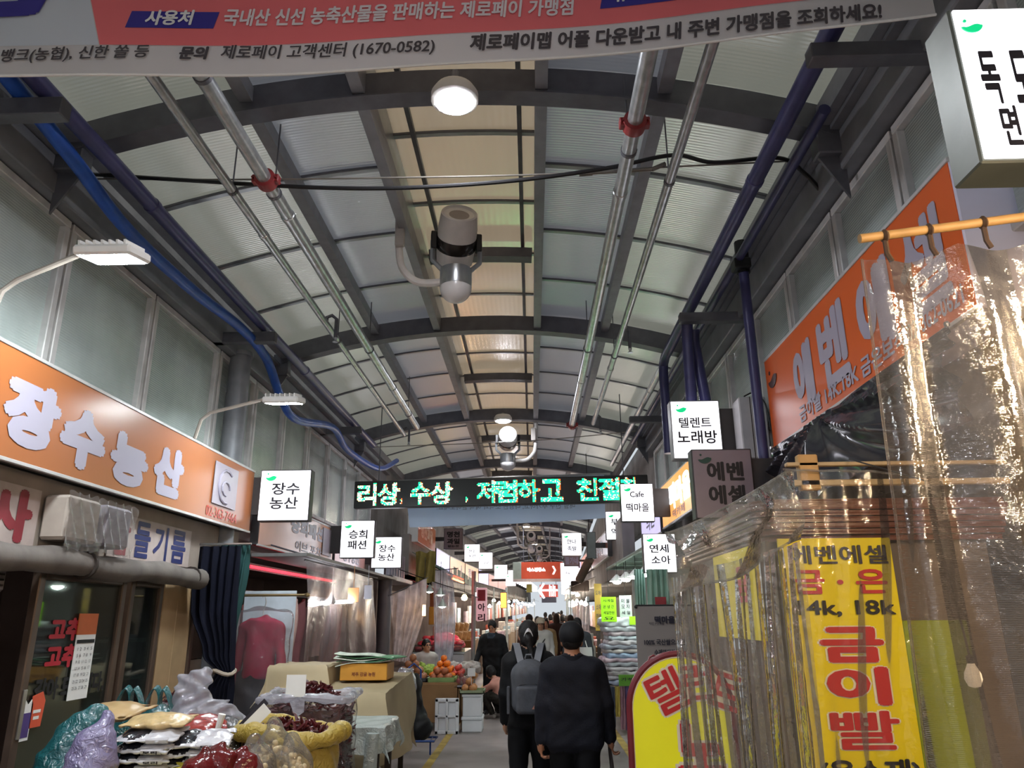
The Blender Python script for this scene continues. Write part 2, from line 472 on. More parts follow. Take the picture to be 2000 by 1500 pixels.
paint_y = mat('road_paint_yellow', '#a8904a', .7, 0, .3, .35, 5)
pan_out = translucent('polycarbonate_beige', '#8e8b78', '#e6e2cc', .66, .05, .3, ('Y', 9), .3)
pan_in = translucent('polycarbonate_grey', '#85848a', '#b9b8bc', .6, .05, .3, ('Y', 9), .3)  # inner strips greyer: the roof's shading is put into their colour
pan_mid = translucent('polycarbonate_peach', '#a5876a', '#f8d6ae', .85, .05, .25, ('X', 5), .08)
flute = mat('fluted_glazing', '#b4bfbb', .24, 0, .6, .25, 1.2, 0, wave=('Z', 16, .35))

XC, RAD, ZC = -0.55, 8.9, 5.52
def zr(x): return ZC - (RAD - math.sqrt(RAD * RAD - (x - XC) ** 2))
ARCH = [4.6 + 4.7 * k for k in range(-3, 19)]
Y0, Y1 = ARCH[0], ARCH[-1]

fl = MB().grid(lambda u, v: (-7 + 14 * u, Y0 + (Y1 - Y0) * v, 0), 4, 60).build('floor', floor_m, smooth=0)
tag(fl, 'grey worn asphalt market street floor', kind='structure')
for i, x in enumerate((-1.27, 1.22)):
    t = MB()
    t.grid(lambda u, v: (x - .05 + .1 * u, 3 + 45 * v, .004), 1, 40)
    tag(t.build('trim_%d' % (i + 1), paint_y, smooth=0), ['faded yellow line along the street floor beside the fruit stall', 'faded yellow line along the street floor below the bedding stall'][i], kind='structure')

# ---- roof
ceil = thing('ceiling', (XC, 4.6, 5.5), 'barrel vaulted arcade roof of steel arches and translucent panels', kind='structure')
def arch_beam(y, x0, x1, dz, h, w, name, m, n=26):
    b = MB(); vs = []; fs = []
    for i in range(n + 1):
        x = x0 + (x1 - x0) * i / n; z = zr(x) + dz
        nx = (x - XC) / RAD; nz = math.sqrt(1 - nx * nx)
        for (o, yy) in ((0, -w / 2), (0, w / 2), (-h, w / 2), (-h, -w / 2)):
            vs.append((x + nx * o, y + yy, z + nz * o))
    for i in range(n):
        for j in range(4): fs.append((i * 4 + j, i * 4 + (j + 1) % 4, i * 4 + 4 + (j + 1) % 4, i * 4 + 4 + j))
    fs += [(3, 2, 1, 0), tuple(n * 4 + j for j in range(4))]
    b.add(vs, fs)
    # flange lip along the lower edge
    vs = []; fs = []
    for i in range(n + 1):
        x = x0 + (x1 - x0) * i / n; z = zr(x) + dz
        nx = (x - XC) / RAD; nz = math.sqrt(1 - nx * nx)
        for (o, yy) in ((-h, -w * .5 - .03), (-h, w * .5 + .03), (-h - .014, w * .5 + .03), (-h - .014, -w * .5 - .03)):
            vs.append((x + nx * o, y + yy, z + nz * o))
    for i in range(n):
        for j in range(4): fs.append((i * 4 + j, i * 4 + (j + 1) % 4, i * 4 + 4 + (j + 1) % 4, i * 4 + 4 + j))
    b.add(vs, fs)
    return b.build(name, m, ceil, 30)
for y in ARCH[2:]:
    arch_beam(y, -3.3, 2.2, -.02, .2, .1, 'arch_beam', darksteel)
    if y > 0: arch_beam(y + 3.3, -1.14, .06, .26, .12, .1, 'vent_arch', darksteel, 10)
for x, w, h, dz in ((-1.2, .09, .2, 0), (.12, .09, .2, 0), (-2.02, .1, .12, -.02), (1.0, .1, .12, -.02), (-3.2, .1, .16, -.02), (2.1, .1, .16, -.02)):
    b = MB()
    for k in range(30):
        ya, yb = -4.8 + 3.1 * k, -4.8 + 3.1 * (k + 1)
        b.obox((x, (ya + yb) / 2, zr(x) + dz - h / 2), (XP, YP, ZP), (w / 2, 1.55, h / 2))
    b.build('ridge_beam' if abs(x - XC) < .8 else 'purlin_beam', steel, ceil, 0)
for x in (-1.0, -.05):
    b = MB()
    for k in range(30): b.box(x - .02, x + .02, -4.8 + 3.1 * k, -4.8 + 3.1 * (k + 1), zr(x) + .27, zr(x) + .32)
    b.build('glazing_bar', darksteel, ceil, 0)
for x, s in ((-1.19, 1), (.11, -1)):            # upstand of the raised middle
    b = MB()
    for k in range(30): b.box(x - .01, x + .01, -4.8 + 3.1 * k, -4.8 + 3.1 * (k + 1), zr(x) - .02, zr(x) + .34)
    b.build('upstand', alu, ceil, 0)

STR = [(-3.3, -2.02, 0, pan_out, 'o'), (-2.02, -1.2, 0, pan_in, 'i'), (.12, 1.0, 0, pan_in, 'i'), (1.0, 2.2, 0, pan_out, 'o'),
       (-1.2, -1.0, .32, pan_mid, 'm'), (-1.0, -.05, .32, pan_mid, 'm'), (-.05, .12, .32, pan_mid, 'm')]
def panel(b, x0, x1, dz, ya, yb):
    n = 5
    b.grid(lambda u, v: (x0 + (x1 - x0) * u, ya + (yb - ya) * v, zr(x0 + (x1 - x0) * u) + dz + .005), n, 1)
far = {id(pan_out): (MB(), pan_out), id(pan_in): (MB(), pan_in), id(pan_mid): (MB(), pan_mid)}
jl, js = MB(), MB()
for k in range(2, len(ARCH) - 1):
    for q in range(4):
        ya = ARCH[k] + 4.7 * q / 4; yb = ya + 4.7 / 4
        for (x0, x1, dz, m, t) in STR:
            if 2.5 < ya < 40:
                b = MB(); panel(b, x0, x1, dz, ya + .01, yb - .01); b.build('roof_panel', m, ceil, 30)
            else:
                panel(far[id(m)][0], x0, x1, dz, ya, yb)
            if ya < 60:
                n = 4
                for i in range(n):
                    xa, xb = x0 + (x1 - x0) * i / n, x0 + (x1 - x0) * (i + 1) / n
                    za, zb = zr(xa) + dz, zr(xb) + dz
                    vs = [(xa, ya - .03, za - .012), (xb, ya - .03, zb - .012), (xb, ya + .03, zb - .012), (xa, ya + .03, za - .012)]
                    js.add(vs, [(0, 1, 2, 3)])
                    jl.add([(xa, ya - .045, za), (xb, ya - .045, zb), (xb, ya - .045, zb - .02), (xa, ya - .045, za - .02),
                            (xa, ya - .03, za), (xb, ya - .03, zb), (xb, ya - .03, zb - .02), (xa, ya - .03, za - .02)], [(0, 1, 2, 3), (4, 7, 6, 5), (3, 2, 6, 7)])
tag(js.build('joint_strip', alu, ceil, 0), kind='stuff')
tag(jl.build('joint_bar', darksteel, ceil, 0), kind='stuff')
for b, m in far.values(): tag(b.build('roof_panel_far', m, ceil, 30), 'translucent roof panels far down the arcade', kind='stuff')

# ---- upper walls
XL, XR = -3.45, 2.32
wl = MB().box(XL - .2, XL - .05, -6, 17.2, 2.45, 5.25); lbox(wl, -2.95, -2.75, 17.2, 90, 2.45, 3.5); lbox(wl, -3.5, -3.35, 17.2, 90, 3.4, 5.2)
tag(wl.build('wall_left', wallm, smooth=0), 'grey upper wall above the shops', kind='structure')
wr = MB().box(XR + .06, XR + .2, -6, 14.5, 2.45, 5.25); lbox(wr, 1.72, 1.95, 14.5, 90, 2.45, 3.5); lbox(wr, XR + .06, XR + .2, 14.5, 90, 3.4, 5.2)
tag(wr.build('wall_right', wallm, smooth=0), 'grey upper wall on the side of the gold shop', kind='structure')
g = MB()
g.box(XL - .05, XL + .12, -6, 17.2, 4.56, 4.84, .01).box(XL - .03, XL + .2, -6, 17.2, 4.84, 4.87)
tag(g.build('trim_3', girder_m, smooth=0), 'grey steel eave girder above the left windows', kind='structure')
g = MB()
g.box(XR - .14, XR + .06, -6, 14.5, 4.62, 4.9, .01).box(XR - .2, XR + .06, -6, 14.5, 4.9, 4.93)
tag(g.build('trim_4', girder_m, smooth=0), 'grey steel eave girder above the right windows', kind='structure')
wn = 0
def window(side, ya, yb, z0, z1):
    global wn
    wn += 1
    x = XL if side < 0 else XR
    s = 1 if side < 0 else -1
    t = thing('window_%d' % wn, (x, (ya + yb) / 2, z0), kind='structure')
    t['label'] = ('fluted clerestory window over the left shops' if side < 0 else 'fluted clerestory window over the right shops')
    f = MB()
    w = .06
    for (a, b, c, d) in ((ya, yb, z0, z0 + w), (ya, yb, z1 - w, z1), (ya, ya + w, z0 + w, z1 - w), (yb - w, yb, z0 + w, z1 - w)):
        f.box(min(x - .04 * s, x + .03 * s), max(x - .04 * s, x + .03 * s), a, b, c, d, .006)
    f.build('frame', framem, t, 20)
    MB().box(min(x - .035 * s, x - .02 * s), max(x - .035 * s, x - .02 * s), ya + w, yb - w, z0 + w, z1 - w).build('pane', flute, t, 0)
for a, b in ((2.3, 3.65), (3.67, 4.97), (5.0, 6.3), (6.33, 7.8), (7.83, 8.95), (8.98, 10.1), (10.13, 11.3), (11.33, 12.5), (12.53, 13.7), (13.73, 14.9), (14.93, 16.1)):
    window(-1, a, b, 3.2, 4.55)
for a, b in ((2.0, 3.0), (3.03, 4.1), (4.13, 5.1), (5.13, 6.15), (6.18, 7.2), (7.23, 8.3), (8.33, 9.4), (9.43, 10.5), (10.53, 11.6), (11.63, 12.7), (12.73, 13.8)):
    window(1, a, b, 3.4, 4.6)

# ---- brackets, columns
for i, (s, y) in enumerate(((-1, 3.77), (-1, 7.65), (-1, 11.95), (1, 3.5), (1, 7.36), (1, 11.6))):
    b = MB()
    if s < 0: b.box(XL, -2.76, y - .05, y + .05, 4.56, 4.68, .006)
    else: b.box(1.58, XR, y - .05, y + .05, 4.6, 4.7, .006)
    x0 = XL + .1 if s < 0 else XR - .12; x1 = -3.0 if s < 0 else 1.85
    tag(b.build('pipe_bracket', darksteel, smooth=0), ['grey steel arm carrying the navy pipe beside the red banner', 'grey steel arm over the round column carrying the blue hose', 'grey steel arm carrying the hose near the scrolling display', 'grey steel arm under the navy pipe next to the topmost sign box', 'grey steel arm above the karaoke sign', 'grey steel arm above the cafe sign'][i], 'bracket', 'pipe brackets')
for y, s in [(y, s) for y in ARCH[3:6] for s in (-1, 1)]:
    b = MB()
    x = -3.24 if s < 0 else 2.12
    b.box(x - .1, x + .1, y - .07, y + .07, 4.72, 5.0, .01)
    b.add([(x - .1 * s, y - .01, 4.75), (x - .1 * s, y + .01, 4.75), (x + .1 * s, y - .01, 4.4), (x + .1 * s, y + .01, 4.4), (x + .1 * s, y - .01, 4.75), (x + .1 * s, y + .01, 4.75)],
          [(0, 2, 4), (1, 5, 3), (0, 1, 3, 2), (0, 4, 5, 1), (2, 3, 5, 4)])
    b.build('arch_shoe', darksteel, ceil, 0)
def column(x, y, z1, r, label, m=steel):
    t = thing('round_column', (x, y, 0), label, 'column')
    MB().lathe([(r, 0), (r, z1)], (x, y, 0), n=24).build('shaft', m, t)
    MB().lathe([(r + .02, 0), (r + .02, .05)], (x, y, z1 - .02), n=24).build('cap', m, t)
    MB().box(x - .16, x + .16, y - .16, y + .16, 0, .02).build('base_plate', m, t)
column(-3.33, 8.15, 4.6, .12, 'round grey steel column behind the end of the long orange sign')

# ---- pipes and cables
def pipe(name, label, pts, r, m, coup=(), hang=(), cat='pipe', nseg=14, cm=None):
    t = thing(name, pts[0], label, cat)
    MB().tube(pts, r, nseg).build('pipe_run', m, t)
    for y, mm in coup:
        x, z = pts[0][0], pts[0][2]
        b = MB(); b.lathe([(r + .004, -.05), (r + .024, -.045), (r + .028, 0), (r + .024, .045), (r + .004, .05)] if mm is redm else [(r, -.03), (r + .006, -.025), (r + .006, .025), (r, .03)], (x, y, z), YP, 18)
        if mm is redm:
            for s in (-1, 1): b.box(x + s * (r + .03) - .018, x + s * (r + .03) + .018, y - .03, y + .03, z - .03, z + .035, .006).tube([(x + s * (r + .035), y - .05, z), (x + s * (r + .035), y + .05, z)], .009, 6)
        b.build('coupling', mm, t)
    for y in hang:
        x, z = pts[0][0], pts[0][2]
        MB().tube([(x, y, z + r * .8), (x, y, zr(x) - .02)], .006, 6).lathe([(r + .006, -.015), (r + .006, .015)], (x, y, z), YP, 14).build('hanger', darksteel, t)
    return t
pipe('sprinkler_pipe', 'thick silver pipe with a red coupling hung under the left roof slope', [(-1.92, -2, 4.78), (-1.92, 12.4, 4.78)], .052, galv, [(4.82, redm), (5.35, galv), (10.1, galv)], [3.7, 5.0, 8.5, 11.5])
pipe('sprinkler_pipe', 'thin silver pipe running next to the thick pipe with red coupling, left slope', [(-2.2, -2, 4.75), (-2.2, 12.8, 4.75)], .036, galv, [(5.6, galv), (9.9, galv)], [4.9, 8.1])
pipe('sprinkler_pipe', 'thick silver pipe with a red coupling right of the bright round lamp', [(.72, -2, 4.78), (.72, 12.6, 4.78)], .052, galv, [(4.25, redm), (5.1, galv), (9.9, galv), (12.4, redm)], [4.55, 8.6])
pipe('sprinkler_pipe', 'thin silver pipe between the thick right pipe and the navy pipe', [(1.06, -2, 4.75), (1.06, 12.2, 4.75)], .036, galv, [(9.3, galv)], [4.9, 8.8])
pipe('drain_pipe', 'navy painted pipe along the left eave above the blue hose', [(-2.9, -2, 4.75), (-2.9, 13.6, 4.75)], .058, navy, [(5.1, navy), (9.2, navy)])
pipe('drain_pipe', 'navy painted pipe along the right eave above the karaoke sign', [(1.72, -2, 4.8), (1.72, 9.0, 4.8), (1.72, 9.15, 4.75), (1.72, 9.2, 4.6), (1.72, 9.2, 3.6)], .06, navy, [(5.0, navy)])
pipe('drain_pipe', 'thinner navy pipe beside the main navy pipe at the right eave', [(1.95, 4.2, 4.82), (1.95, 14, 4.82)], .04, navy)
pipe('sprinkler_pipe', 'grey pipe under the right roof slope beyond the karaoke sign', [(1.75, 9.4, 4.8), (1.75, 16, 4.8)], .045, galv, [(10.5, galv)])
for yy, xx in ((8.1, 1.06), (7.6, -2.2), (12.7, -2.2), (12.0, 1.06)):
    t = thing('sprinkler_drop', (xx, yy, 4.6), {8.1: 'sprinkler drop under the thin right pipe above the karaoke sign', 7.6: 'sprinkler drop under the thin left pipe over the round column', 12.7: 'sprinkler drop at the end of the thin left pipe', 12.0: 'sprinkler drop at the end of the thin right pipe'}[yy], 'sprinkler', 'sprinkler drops')
    MB().tube([(xx, yy, 4.74), (xx, yy, 4.83), (xx + .05, yy + .02, 4.86), (xx + .1, yy + .03, 4.82), (xx + .1, yy + .03, 4.6)], .02, 8).build('drop_pipe', darksteel, t)
    MB().lathe([(.022, .03), (.012, 0), (.03, -.015), (.03, -.02)], (xx + .1, yy + .03, 4.57), n=10).build('nozzle', alu, t)
hose = mat('blue_hose', '#1f4fa8', .42, 0, .5, .2, 7)
hp = [at(-60, 60, X=-3.05), at(30, 170, X=-3.05), at(150, 320, X=-3.05), at(250, 450, X=-3.05), at(380, 570, X=-3.05), at(470, 640, X=-3.02), at(520, 700, X=-3.02), at(550, 780, X=-3.05), at(580, 820, X=-3.05), at(650, 835, X=-2.98), at(680, 880, X=-3.02), at(740, 915, X=-2.95), at(775, 900, X=-2.9)]
def smooth_path(p, k=6):
    out = []
    for i in range(len(p) - 1):
        a, b, c, d = p[max(i - 1, 0)], p[i], p[i + 1], p[min(i + 2, len(p) - 1)]
        for j in range(k):
            t = j / k
            out.append(.5 * ((2 * b) + (c - a) * t + (2 * a - 5 * b + 4 * c - d) * t * t + (3 * b - a - 3 * c + d) * t ** 3))
    return out + [p[-1]]
hp = [Vector(p) for p in hp]
tag(MB().tube(smooth_path(hp, 7), .052, 12).build('blue_hose', hose), 'thick blue hose snaking along the left eave', 'hose')
def cable(name, label, pts, r, m):
    tag(MB().tube(smooth_path([Vector(p) for p in pts], 8), r, 8).build(name, m), label, 'cable')
cable('power_cable', 'thick black cable sagging across the roof under the round lamp', [(-3.35, 4.95, 4.95), (-2.6, 4.92, 4.86), (-1.6, 4.9, 4.76), (-.9, 4.9, 4.74), (-.1, 4.9, 4.78), (.6, 4.9, 4.87), (1.1, 4.9, 4.97), (1.4, 4.9, 4.9), (1.9, 4.95, 4.96), (2.1, 5, 4.85), (2.2, 5.0, 4.7)], .016, blackm)
wire = mat('galvanised_wire', '#8d8880', .4, .6)
cable('tension_wire', 'thin taut steel wire across the roof above the black cable', [(-3.35, 4.97, 4.92), (-2, 4.95, 4.87), (0, 4.95, 4.86), (1.0, 4.95, 4.9), (2.2, 5, 4.97)], .007, wire)
t = thing('turnbuckle', (.7, 4.95, 4.88), 'rusty turnbuckle on the steel wire behind the right silver pipe', 'turnbuckle')
MB().tube([(.5, 4.95, 4.865), (.95, 4.95, 4.885)], .014, 8).build('barrel', wire, t)
MB().tube([(.4, 4.95, 4.86), (.5, 4.95, 4.865)], .022, 8).build('hook', wire, t)
MB().tube([(.95, 4.95, 4.885), (1.05, 4.95, 4.93)], .018, 8).build('hook', wire, t)
cable('tension_wire', 'thin steel wire across the arcade behind the second hanging speaker', [(-2.8, 13.2, 4.62), (0, 13.2, 4.7), (1.9, 13.2, 4.85)], .008, wire)
t = thing('upright_pole', (2.0, 6.35, 0), 'dark navy upright pole at the end of the gold shop sign', 'pole')
MB().tube([(2.0, 6.4, 0), (2.0, 6.4, 4.85)], .045, 14).build('shaft', navy, t)
MB().tube([(2.0, 6.4, 4.7), (2.0, 6.4, 5.02)], .06, 10).box(1.9, 2.05, 6.3, 6.45, 4.72, 4.82, .01).build('cable_box', blackm, t)
for k, (xx, dx) in enumerate(((1.68, 0), (1.78, .05))):
    tag(MB().tube([(xx, 7.45 + k * .15, 4.62), (xx, 7.5 + k * .15, 4.5), (xx + dx, 7.55, 3.75)], .06, 12).build('downpipe', navy), ['navy downpipe ending above the karaoke sign, street side', 'navy downpipe ending above the karaoke sign, wall side'][k], 'pipe')

# ---- lamps in the roof
lamp_e = mat('lamp_white', '#ffffff', .5, var=0, emit=110, ecol='#f4f6ff')
def round_lamp(x, y, z, label, r=.14):
    t = thing('round_ceiling_lamp', (x, y, z), label, 'lamp', 'round lamps on the arches')
    MB().lathe([(.05, .12), (r, .1), (r + .03, .05), (r + .03, .0), (r, -.015)], (x, y, z), n=28).build('housing', white, t)
    MB().lathe([(r, -.016), (r * .8, -.028), (.001, -.032)], (x, y, z), n=28).build('diffuser', lamp_e, t)
    MB().tube([(x, y, z + .1), (x, y, zr(x) - .15)], .025, 8).build('stem', steel, t)
p = at(888, 197, Y=4.42)
round_lamp(p.x, p.y, p.z, 'glaring round white lamp on the nearest roof arch', .135)
for k, y in enumerate((-4.6, 13.75, 23.1, 32.5, 41.9, 51.3)):  # the first lamp is unseen, added behind the camera for more light
    round_lamp(-.5, y, zr(-.5) - .3, ['round white lamp on the arch behind the camera', 'round white lamp on the arch behind the hanging speaker', 'round lamp glowing under the roof beyond the white banner', 'small round lamp over the far crowd', 'tiny round lamp deep in the arcade', 'tiniest round lamp at the end of the arcade'][k])

sp_grey = mat('speaker_plastic', '#cbc7c3', .5, 0, .5, .1)
sp_dark = mat('speaker_band', '#2a2523', .2, .3)
chrome = mat('brushed_metal', '#b8b9ba', .28, .9)
dome_m = mat('milky_dome', '#d9d7d6', .25, 0, .6, .05)
def spot_unit(x, y, z, side, label, tilt, yaw, s=1., group='hanging horn units on bent arms'):
    t = thing('hanging_projector', (x, y, z), label, 'projector', group)
    MB().lathe([(.13 * s, .0), (.134 * s, .01), (.134 * s, .16 * s), (.125 * s, .165 * s)], (x, y, z), n=26).build('collar', chrome, t)
    MB().lathe([(.134 * s * math.cos(a), -.134 * s * math.sin(a)) for a in [i * math.pi / 16 for i in range(9)]], (x, y, z), n=26).build('dome', dome_m, t)
    arm = [Vector((x + side * .1 * s, y, z + .06)), Vector((x + side * .3 * s, y, z + .06)), Vector((x + side * .42 * s, y, z + .16)), Vector((x + side * .48 * s, y, z + .34)), Vector((x + side * .5 * s, y, zr(x + side * .5) + (.3 if -1.1 < x + side * .5 * s < .05 else .02)))]
    MB().tube(smooth_path(arm, 4), .033 * s, 10).build('bent_arm', sp_grey, t)
    MB().box(x + side * .46 * s - .06, x + side * .46 * s + .03, y - .09, y - .03, z + .42, z + .68, .008).build('junction_box', mat('box_beige', '#a8a29c', .6), t)
    c = Vector((x, y, z + .42 * s))
    ax = Vector((math.sin(yaw) * math.cos(tilt), -math.cos(yaw) * math.cos(tilt), math.sin(tilt)))
    xa = Vector((math.cos(yaw), math.sin(yaw), 0))
    for q in (-1, 1):
        MB().tube([Vector((x, y, z + .13 * s)) + xa * q * .09 * s, Vector((x, y, z + .24 * s)) + xa * q * .2 * s, c + xa * q * .2 * s], .022 * s, 6).build('yoke_arm', alu, t)
        MB().obox(c + xa * q * .19 * s, (xa, ZP, xa.cross(ZP)), (.025 * s, .08 * s, .035 * s), .008).build('yoke_clamp', blackm, t)
    body = MB().lathe([(.1 * s, -.24 * s), (.155 * s, -.18 * s), (.165 * s, -.05 * s)], c, ax, 26, 0, caps=True)
    body.lathe([(.165 * s, .06 * s), (.165 * s, .14 * s), (.15 * s, .27 * s), (.138 * s, .28 * s)], c, ax, 26, 0, caps=False)
    body.build('drum', sp_grey, t)
    MB().lathe([(.166 * s, -.05 * s), (.168 * s, -.045 * s), (.168 * s, .055 * s), (.166 * s, .06 * s)], c, ax, 26, 0, caps=False).build('drum_band', sp_dark, t)
    fr_ = MB().lathe([(.139 * s, .278 * s), (.125 * s, .26 * s), (.085 * s, .255 * s)], c, ax, 26, caps=False).build('front_ring', sp_grey, t)
    MB().lathe([(.086 * s, .254 * s), (.07 * s, .235 * s), (.001, .23 * s)], c, ax, 26).build('front_lens', mat('lens_grey', '#8d8480', .6) if tilt > .5 else mat('lens_black', '#0c0b0b', .5), fr_)
p = at(890, 562, Y=6.6)
spot_unit(p.x, p.y, p.z, -1, 'hanging projector tilted up, drum held in a yoke, on a bent arm', .6, .2, 1.15)
p = at(992, 905, Y=14.3)
spot_unit(p.x, p.y, p.z, 1, 'hanging projector facing the camera above the scrolling display', .1, .05, 1.12)
for k, (px, py, y, sd) in enumerate(((1038, 1073, 27, -1), (1054, 1092, 36, 1), (1064, 1114, 46, -1))):
    p = at(px, py, Y=y)
    spot_unit(p.x, p.y, p.z, sd, ['hanging projector seen small below the white banner', 'hanging projector just above the orange arrow board', 'smallest hanging projector above the far lamps'][k], .2, 0)
# ================================================================ SIGNS
sign_dark = mat('sign_casing_dark', '#3a3738', .5, .2)
sign_case = mat('sign_casing_alu', '#8f8f90', .4, .4)
box_e = mat('lightbox_face', '#ffffff', .4, var=0, emit=1.05, ecol='#f6f5ff')
box_off = mat('lightbox_face_off', '#7d7078', .35, 0, .5, .06)
ink = mat('ink_black', '#17151a', .5, 0, .4, 0)
ink_soft = mat('ink_charcoal', '#2b2830', .5, 0, .4, 0)
green = mat('emblem_green', '#0a9a62', .5, 0, .4, 0, emit=.6, ecol='#08a868', sample=False)
green_d = mat('emblem_green_unlit', '#1e4038', .5, 0, .4, 0)
orange = mat('sign_orange', '#a8653a', .3, 0, .5, .04, 1.5)
orange_r = mat('sign_vermilion', '#dc6224', .28, 0, .5, .04, 1.5)
pale_l = mat('sign_letter_lilac', '#a8a2b2', .4, 0, .4, 0)
edge_m = mat('sign_edge', '#c9c7c6', .4, .3)

def emblem(t, c, ux, uy, s, m, mb=None):
    """green comma shaped leaf with a dot"""
    pts = []
    for i in range(15):
        a = math.radians(195 + i * 165 / 14); pts.append((math.cos(a) * s, math.sin(a) * s * .8))
    for i in range(1, 10):
        k = i / 10; pts.append((s * (.97 - 1.93 * k), s * (-.12 + .75 * math.sin(k * math.pi) * (.9 - 1.6 * k) * .8 + .05)))
    c = Vector(c)
    b = MB().prism(pts, c, ux, uy, .004)
    b.prism([(math.cos(j * .7) * s * .16 - s * .55, math.sin(j * .7) * s * .16 + s * .5) for j in range(9)], c, ux, uy, .004)
    b.build('emblem', m, print_base(t), 0)

def psign(rect, H, label, lines, wall=None, lit=True, case=sign_dark, bold=.028, depth=.14, letter=None, emb=True, group='projecting sign boxes', Y=None, small=None):
    """projecting sign box facing down the street towards the camera; rect = where its front face shows"""
    a, b, c, d = rect
    if Y is None:
        q = at(a, b, Y=10).z - at(a, d, Y=10).z
        Y = H / q * 10
    p0, p1 = at(a, b, Y=Y), at(c, d, Y=Y)
    x0, x1, z0, z1 = p0.x, p1.x, p1.z, p0.z
    t = thing('projecting_sign', ((x0 + x1) / 2, Y, z0), label, 'sign', group)
    MB().box(x0 - .012, x1 + .012, Y + .006, Y + depth, z0 - .012, z1 + .012, .006).build('casing', case, t)
    MB().box(x0, x1, Y - .002, Y + .008, z0, z1, .002).build('face', box_e if lit else box_off, t)
    if lit: MB().box(x0, x1, Y + depth - .002, Y + depth + .004, z0, z1, .002).build('rear_face', box_e, t)
    if wall is not None:
        w0, w1 = (wall, x0 - .012) if wall < x0 else (x1 + .012, wall)
        if w1 - w0 > .02: MB().box(w0, w1, Y + .03, Y + depth - .02, z0 + (.12 if Y < 16 else .4) * (z1 - z0), z1 - (.12 if Y < 16 else .4) * (z1 - z0)).build('wall_arm', sign_dark, t, 0)
    W, Hh = x1 - x0, z1 - z0
    lm = letter or (ink_soft if lit else ink)
    for (txt, cx, cy, w, h) in lines:
        letters(t, txt, (x0 + cx * W, Y - .002, z0 + cy * Hh), XP, ZP, w * W, h * Hh, lm, bold)
    if emb: emblem(t, (x0 + .2 * W, Y - .003, z0 + .88 * Hh), XP, ZP, .085 * W + .015, green if lit else green_d)
    return t, Y, x0, x1, z0, z1
L2 = lambda a, b: [(a, .52, .63, .58, .25), (b, .5, .34, .58, .25)]
psign((512, 920, 600, 1015), .55, 'lit white sign box with four characters at the end of the long orange sign', L2('장수', '농산'), -3.15)
psign((668, 1018, 728, 1088), .55, 'lit white fashion shop sign box over the hanging plastic sheets', L2('승희', '패션'), -3.15)
psign((728, 1050, 782, 1108), .55, 'lit white sign box above the corrugated canopy, repeating the orange sign name', L2('장수', '농산'), -3.15)
psign((868, 1033, 903, 1072), .55, 'unlit grey fruit shop sign box with bold black characters', [('명천', .5, .72, .7, .3), ('과일', .5, .38, .7, .28), ('없는것', .5, .14, .6, .12)], -2.7, False, bold=.05, emb=False)
psign((908, 1064, 936, 1096), .55, 'lit white sign box next after the unlit fruit shop box', [('장수', .5, .6, .5, .2), ('농산', .5, .32, .5, .2)], -2.7, case=white)
psign((936, 1080, 961, 1110), .55, 'lit white sign box, second after the unlit fruit shop box', [('약국', .5, .35, .5, .2)], -2.7, case=white)
psign((966, 1104, 990, 1130), .55, 'lit white sign box, third after the unlit fruit shop box', [], -2.7, case=white)
psign((988, 1122, 1007, 1144), .55, 'lit white sign box, fourth after the unlit fruit shop box', [], -2.7, case=white)
# the long glowing row on the left, too far to read
prev = 44.
for k in range(14):
    y = 42 + 2.6 * k
    t = thing('projecting_sign', (-1.75, y, 3.4), 'small glowing white sign box in the far left row', 'sign', 'far left row of glowing sign boxes')
    h = .5
    MB().box(-1.98, -1.5, y + .006, y + .14, 3.35, 3.35 + h, .006).build('casing', white, t)
    MB().box(-1.97, -1.51, y - .002, y + .008, 3.36, 3.34 + h).build('face', box_e, t)
    MB().box(-2.75, -1.98, y + .04, y + .1, 3.5, 3.6).build('wall_arm', sign_dark, t, 0)
for k in range(12):
    y = 40 + 3.0 * k
    t = thing('projecting_sign', (1.3, y, 3.4), 'small glowing white sign box in the far right row', 'sign', 'far right row of glowing sign boxes')
    MB().box(.95, 1.42, y + .006, y + .14, 3.0, 3.5, .006).build('casing', white, t)
    MB().box(.96, 1.41, y - .002, y + .008, 3.01, 3.49).build('face', box_e, t)
    MB().box(1.42, 1.75, y + .04, y + .1, 3.15, 3.25).build('wall_arm', sign_dark, t, 0)
# right side
psign((1212, 946, 1278, 1017), .5, 'lit white cafe sign box in front of the scrolling display', [('Cafe', .5, .72, .45, .16), ('떡마을', .5, .36, .72, .24)], XR, Y=11.2)
psign((1183, 1000, 1233, 1053), .55, 'lit white pharmacy sign box below the cafe box', [('부흥', .5, .64, .62, .25), ('약국', .5, .28, .62, .25)], 1.75)
psign((1256, 1044, 1322, 1117), .5, 'lit white clinic sign box half covered by the clear plastic curtain', [('연세', .48, .62, .62, .23), ('소아', .52, .32, .62, .23)], XR, Y=11.3)
psign((1098, 1042, 1136, 1084), .55, 'lit white sign box with two rows of thin strokes over the far crowd', [('만나', .5, .62, .5, .22), ('족발', .5, .3, .5, .22)], 1.75, case=white)
psign((1095, 1100, 1129, 1132), .5, 'lit white sign box above the row at the far right', [('족발', .4, .4, .3, .15)], 1.75, case=white, emb=False)
psign((1096, 1132, 1124, 1160), .5, 'lit white sign box right under the one over the row', [], 1.75, case=white, emb=False)
psign((1102, 1085, 1131, 1105), .3, 'dark blue unlit board with pale characters between two lit boxes', [('물가네', .5, .5, .9, .7)], 1.75, False, letter=mat('board_letter', '#8f93ad', .5, 0, .4, 0), emb=False, bold=.05)
t, *_ = psign((1146, 1040, 1164, 1090), .55, 'blank grey box sign next to the far lit boxes', [], 1.75, False, emb=False)
[c for c in t.children if c.name.startswith('face')][0].data.materials[0] = mat('blank_grey', '#8b9694', .6)
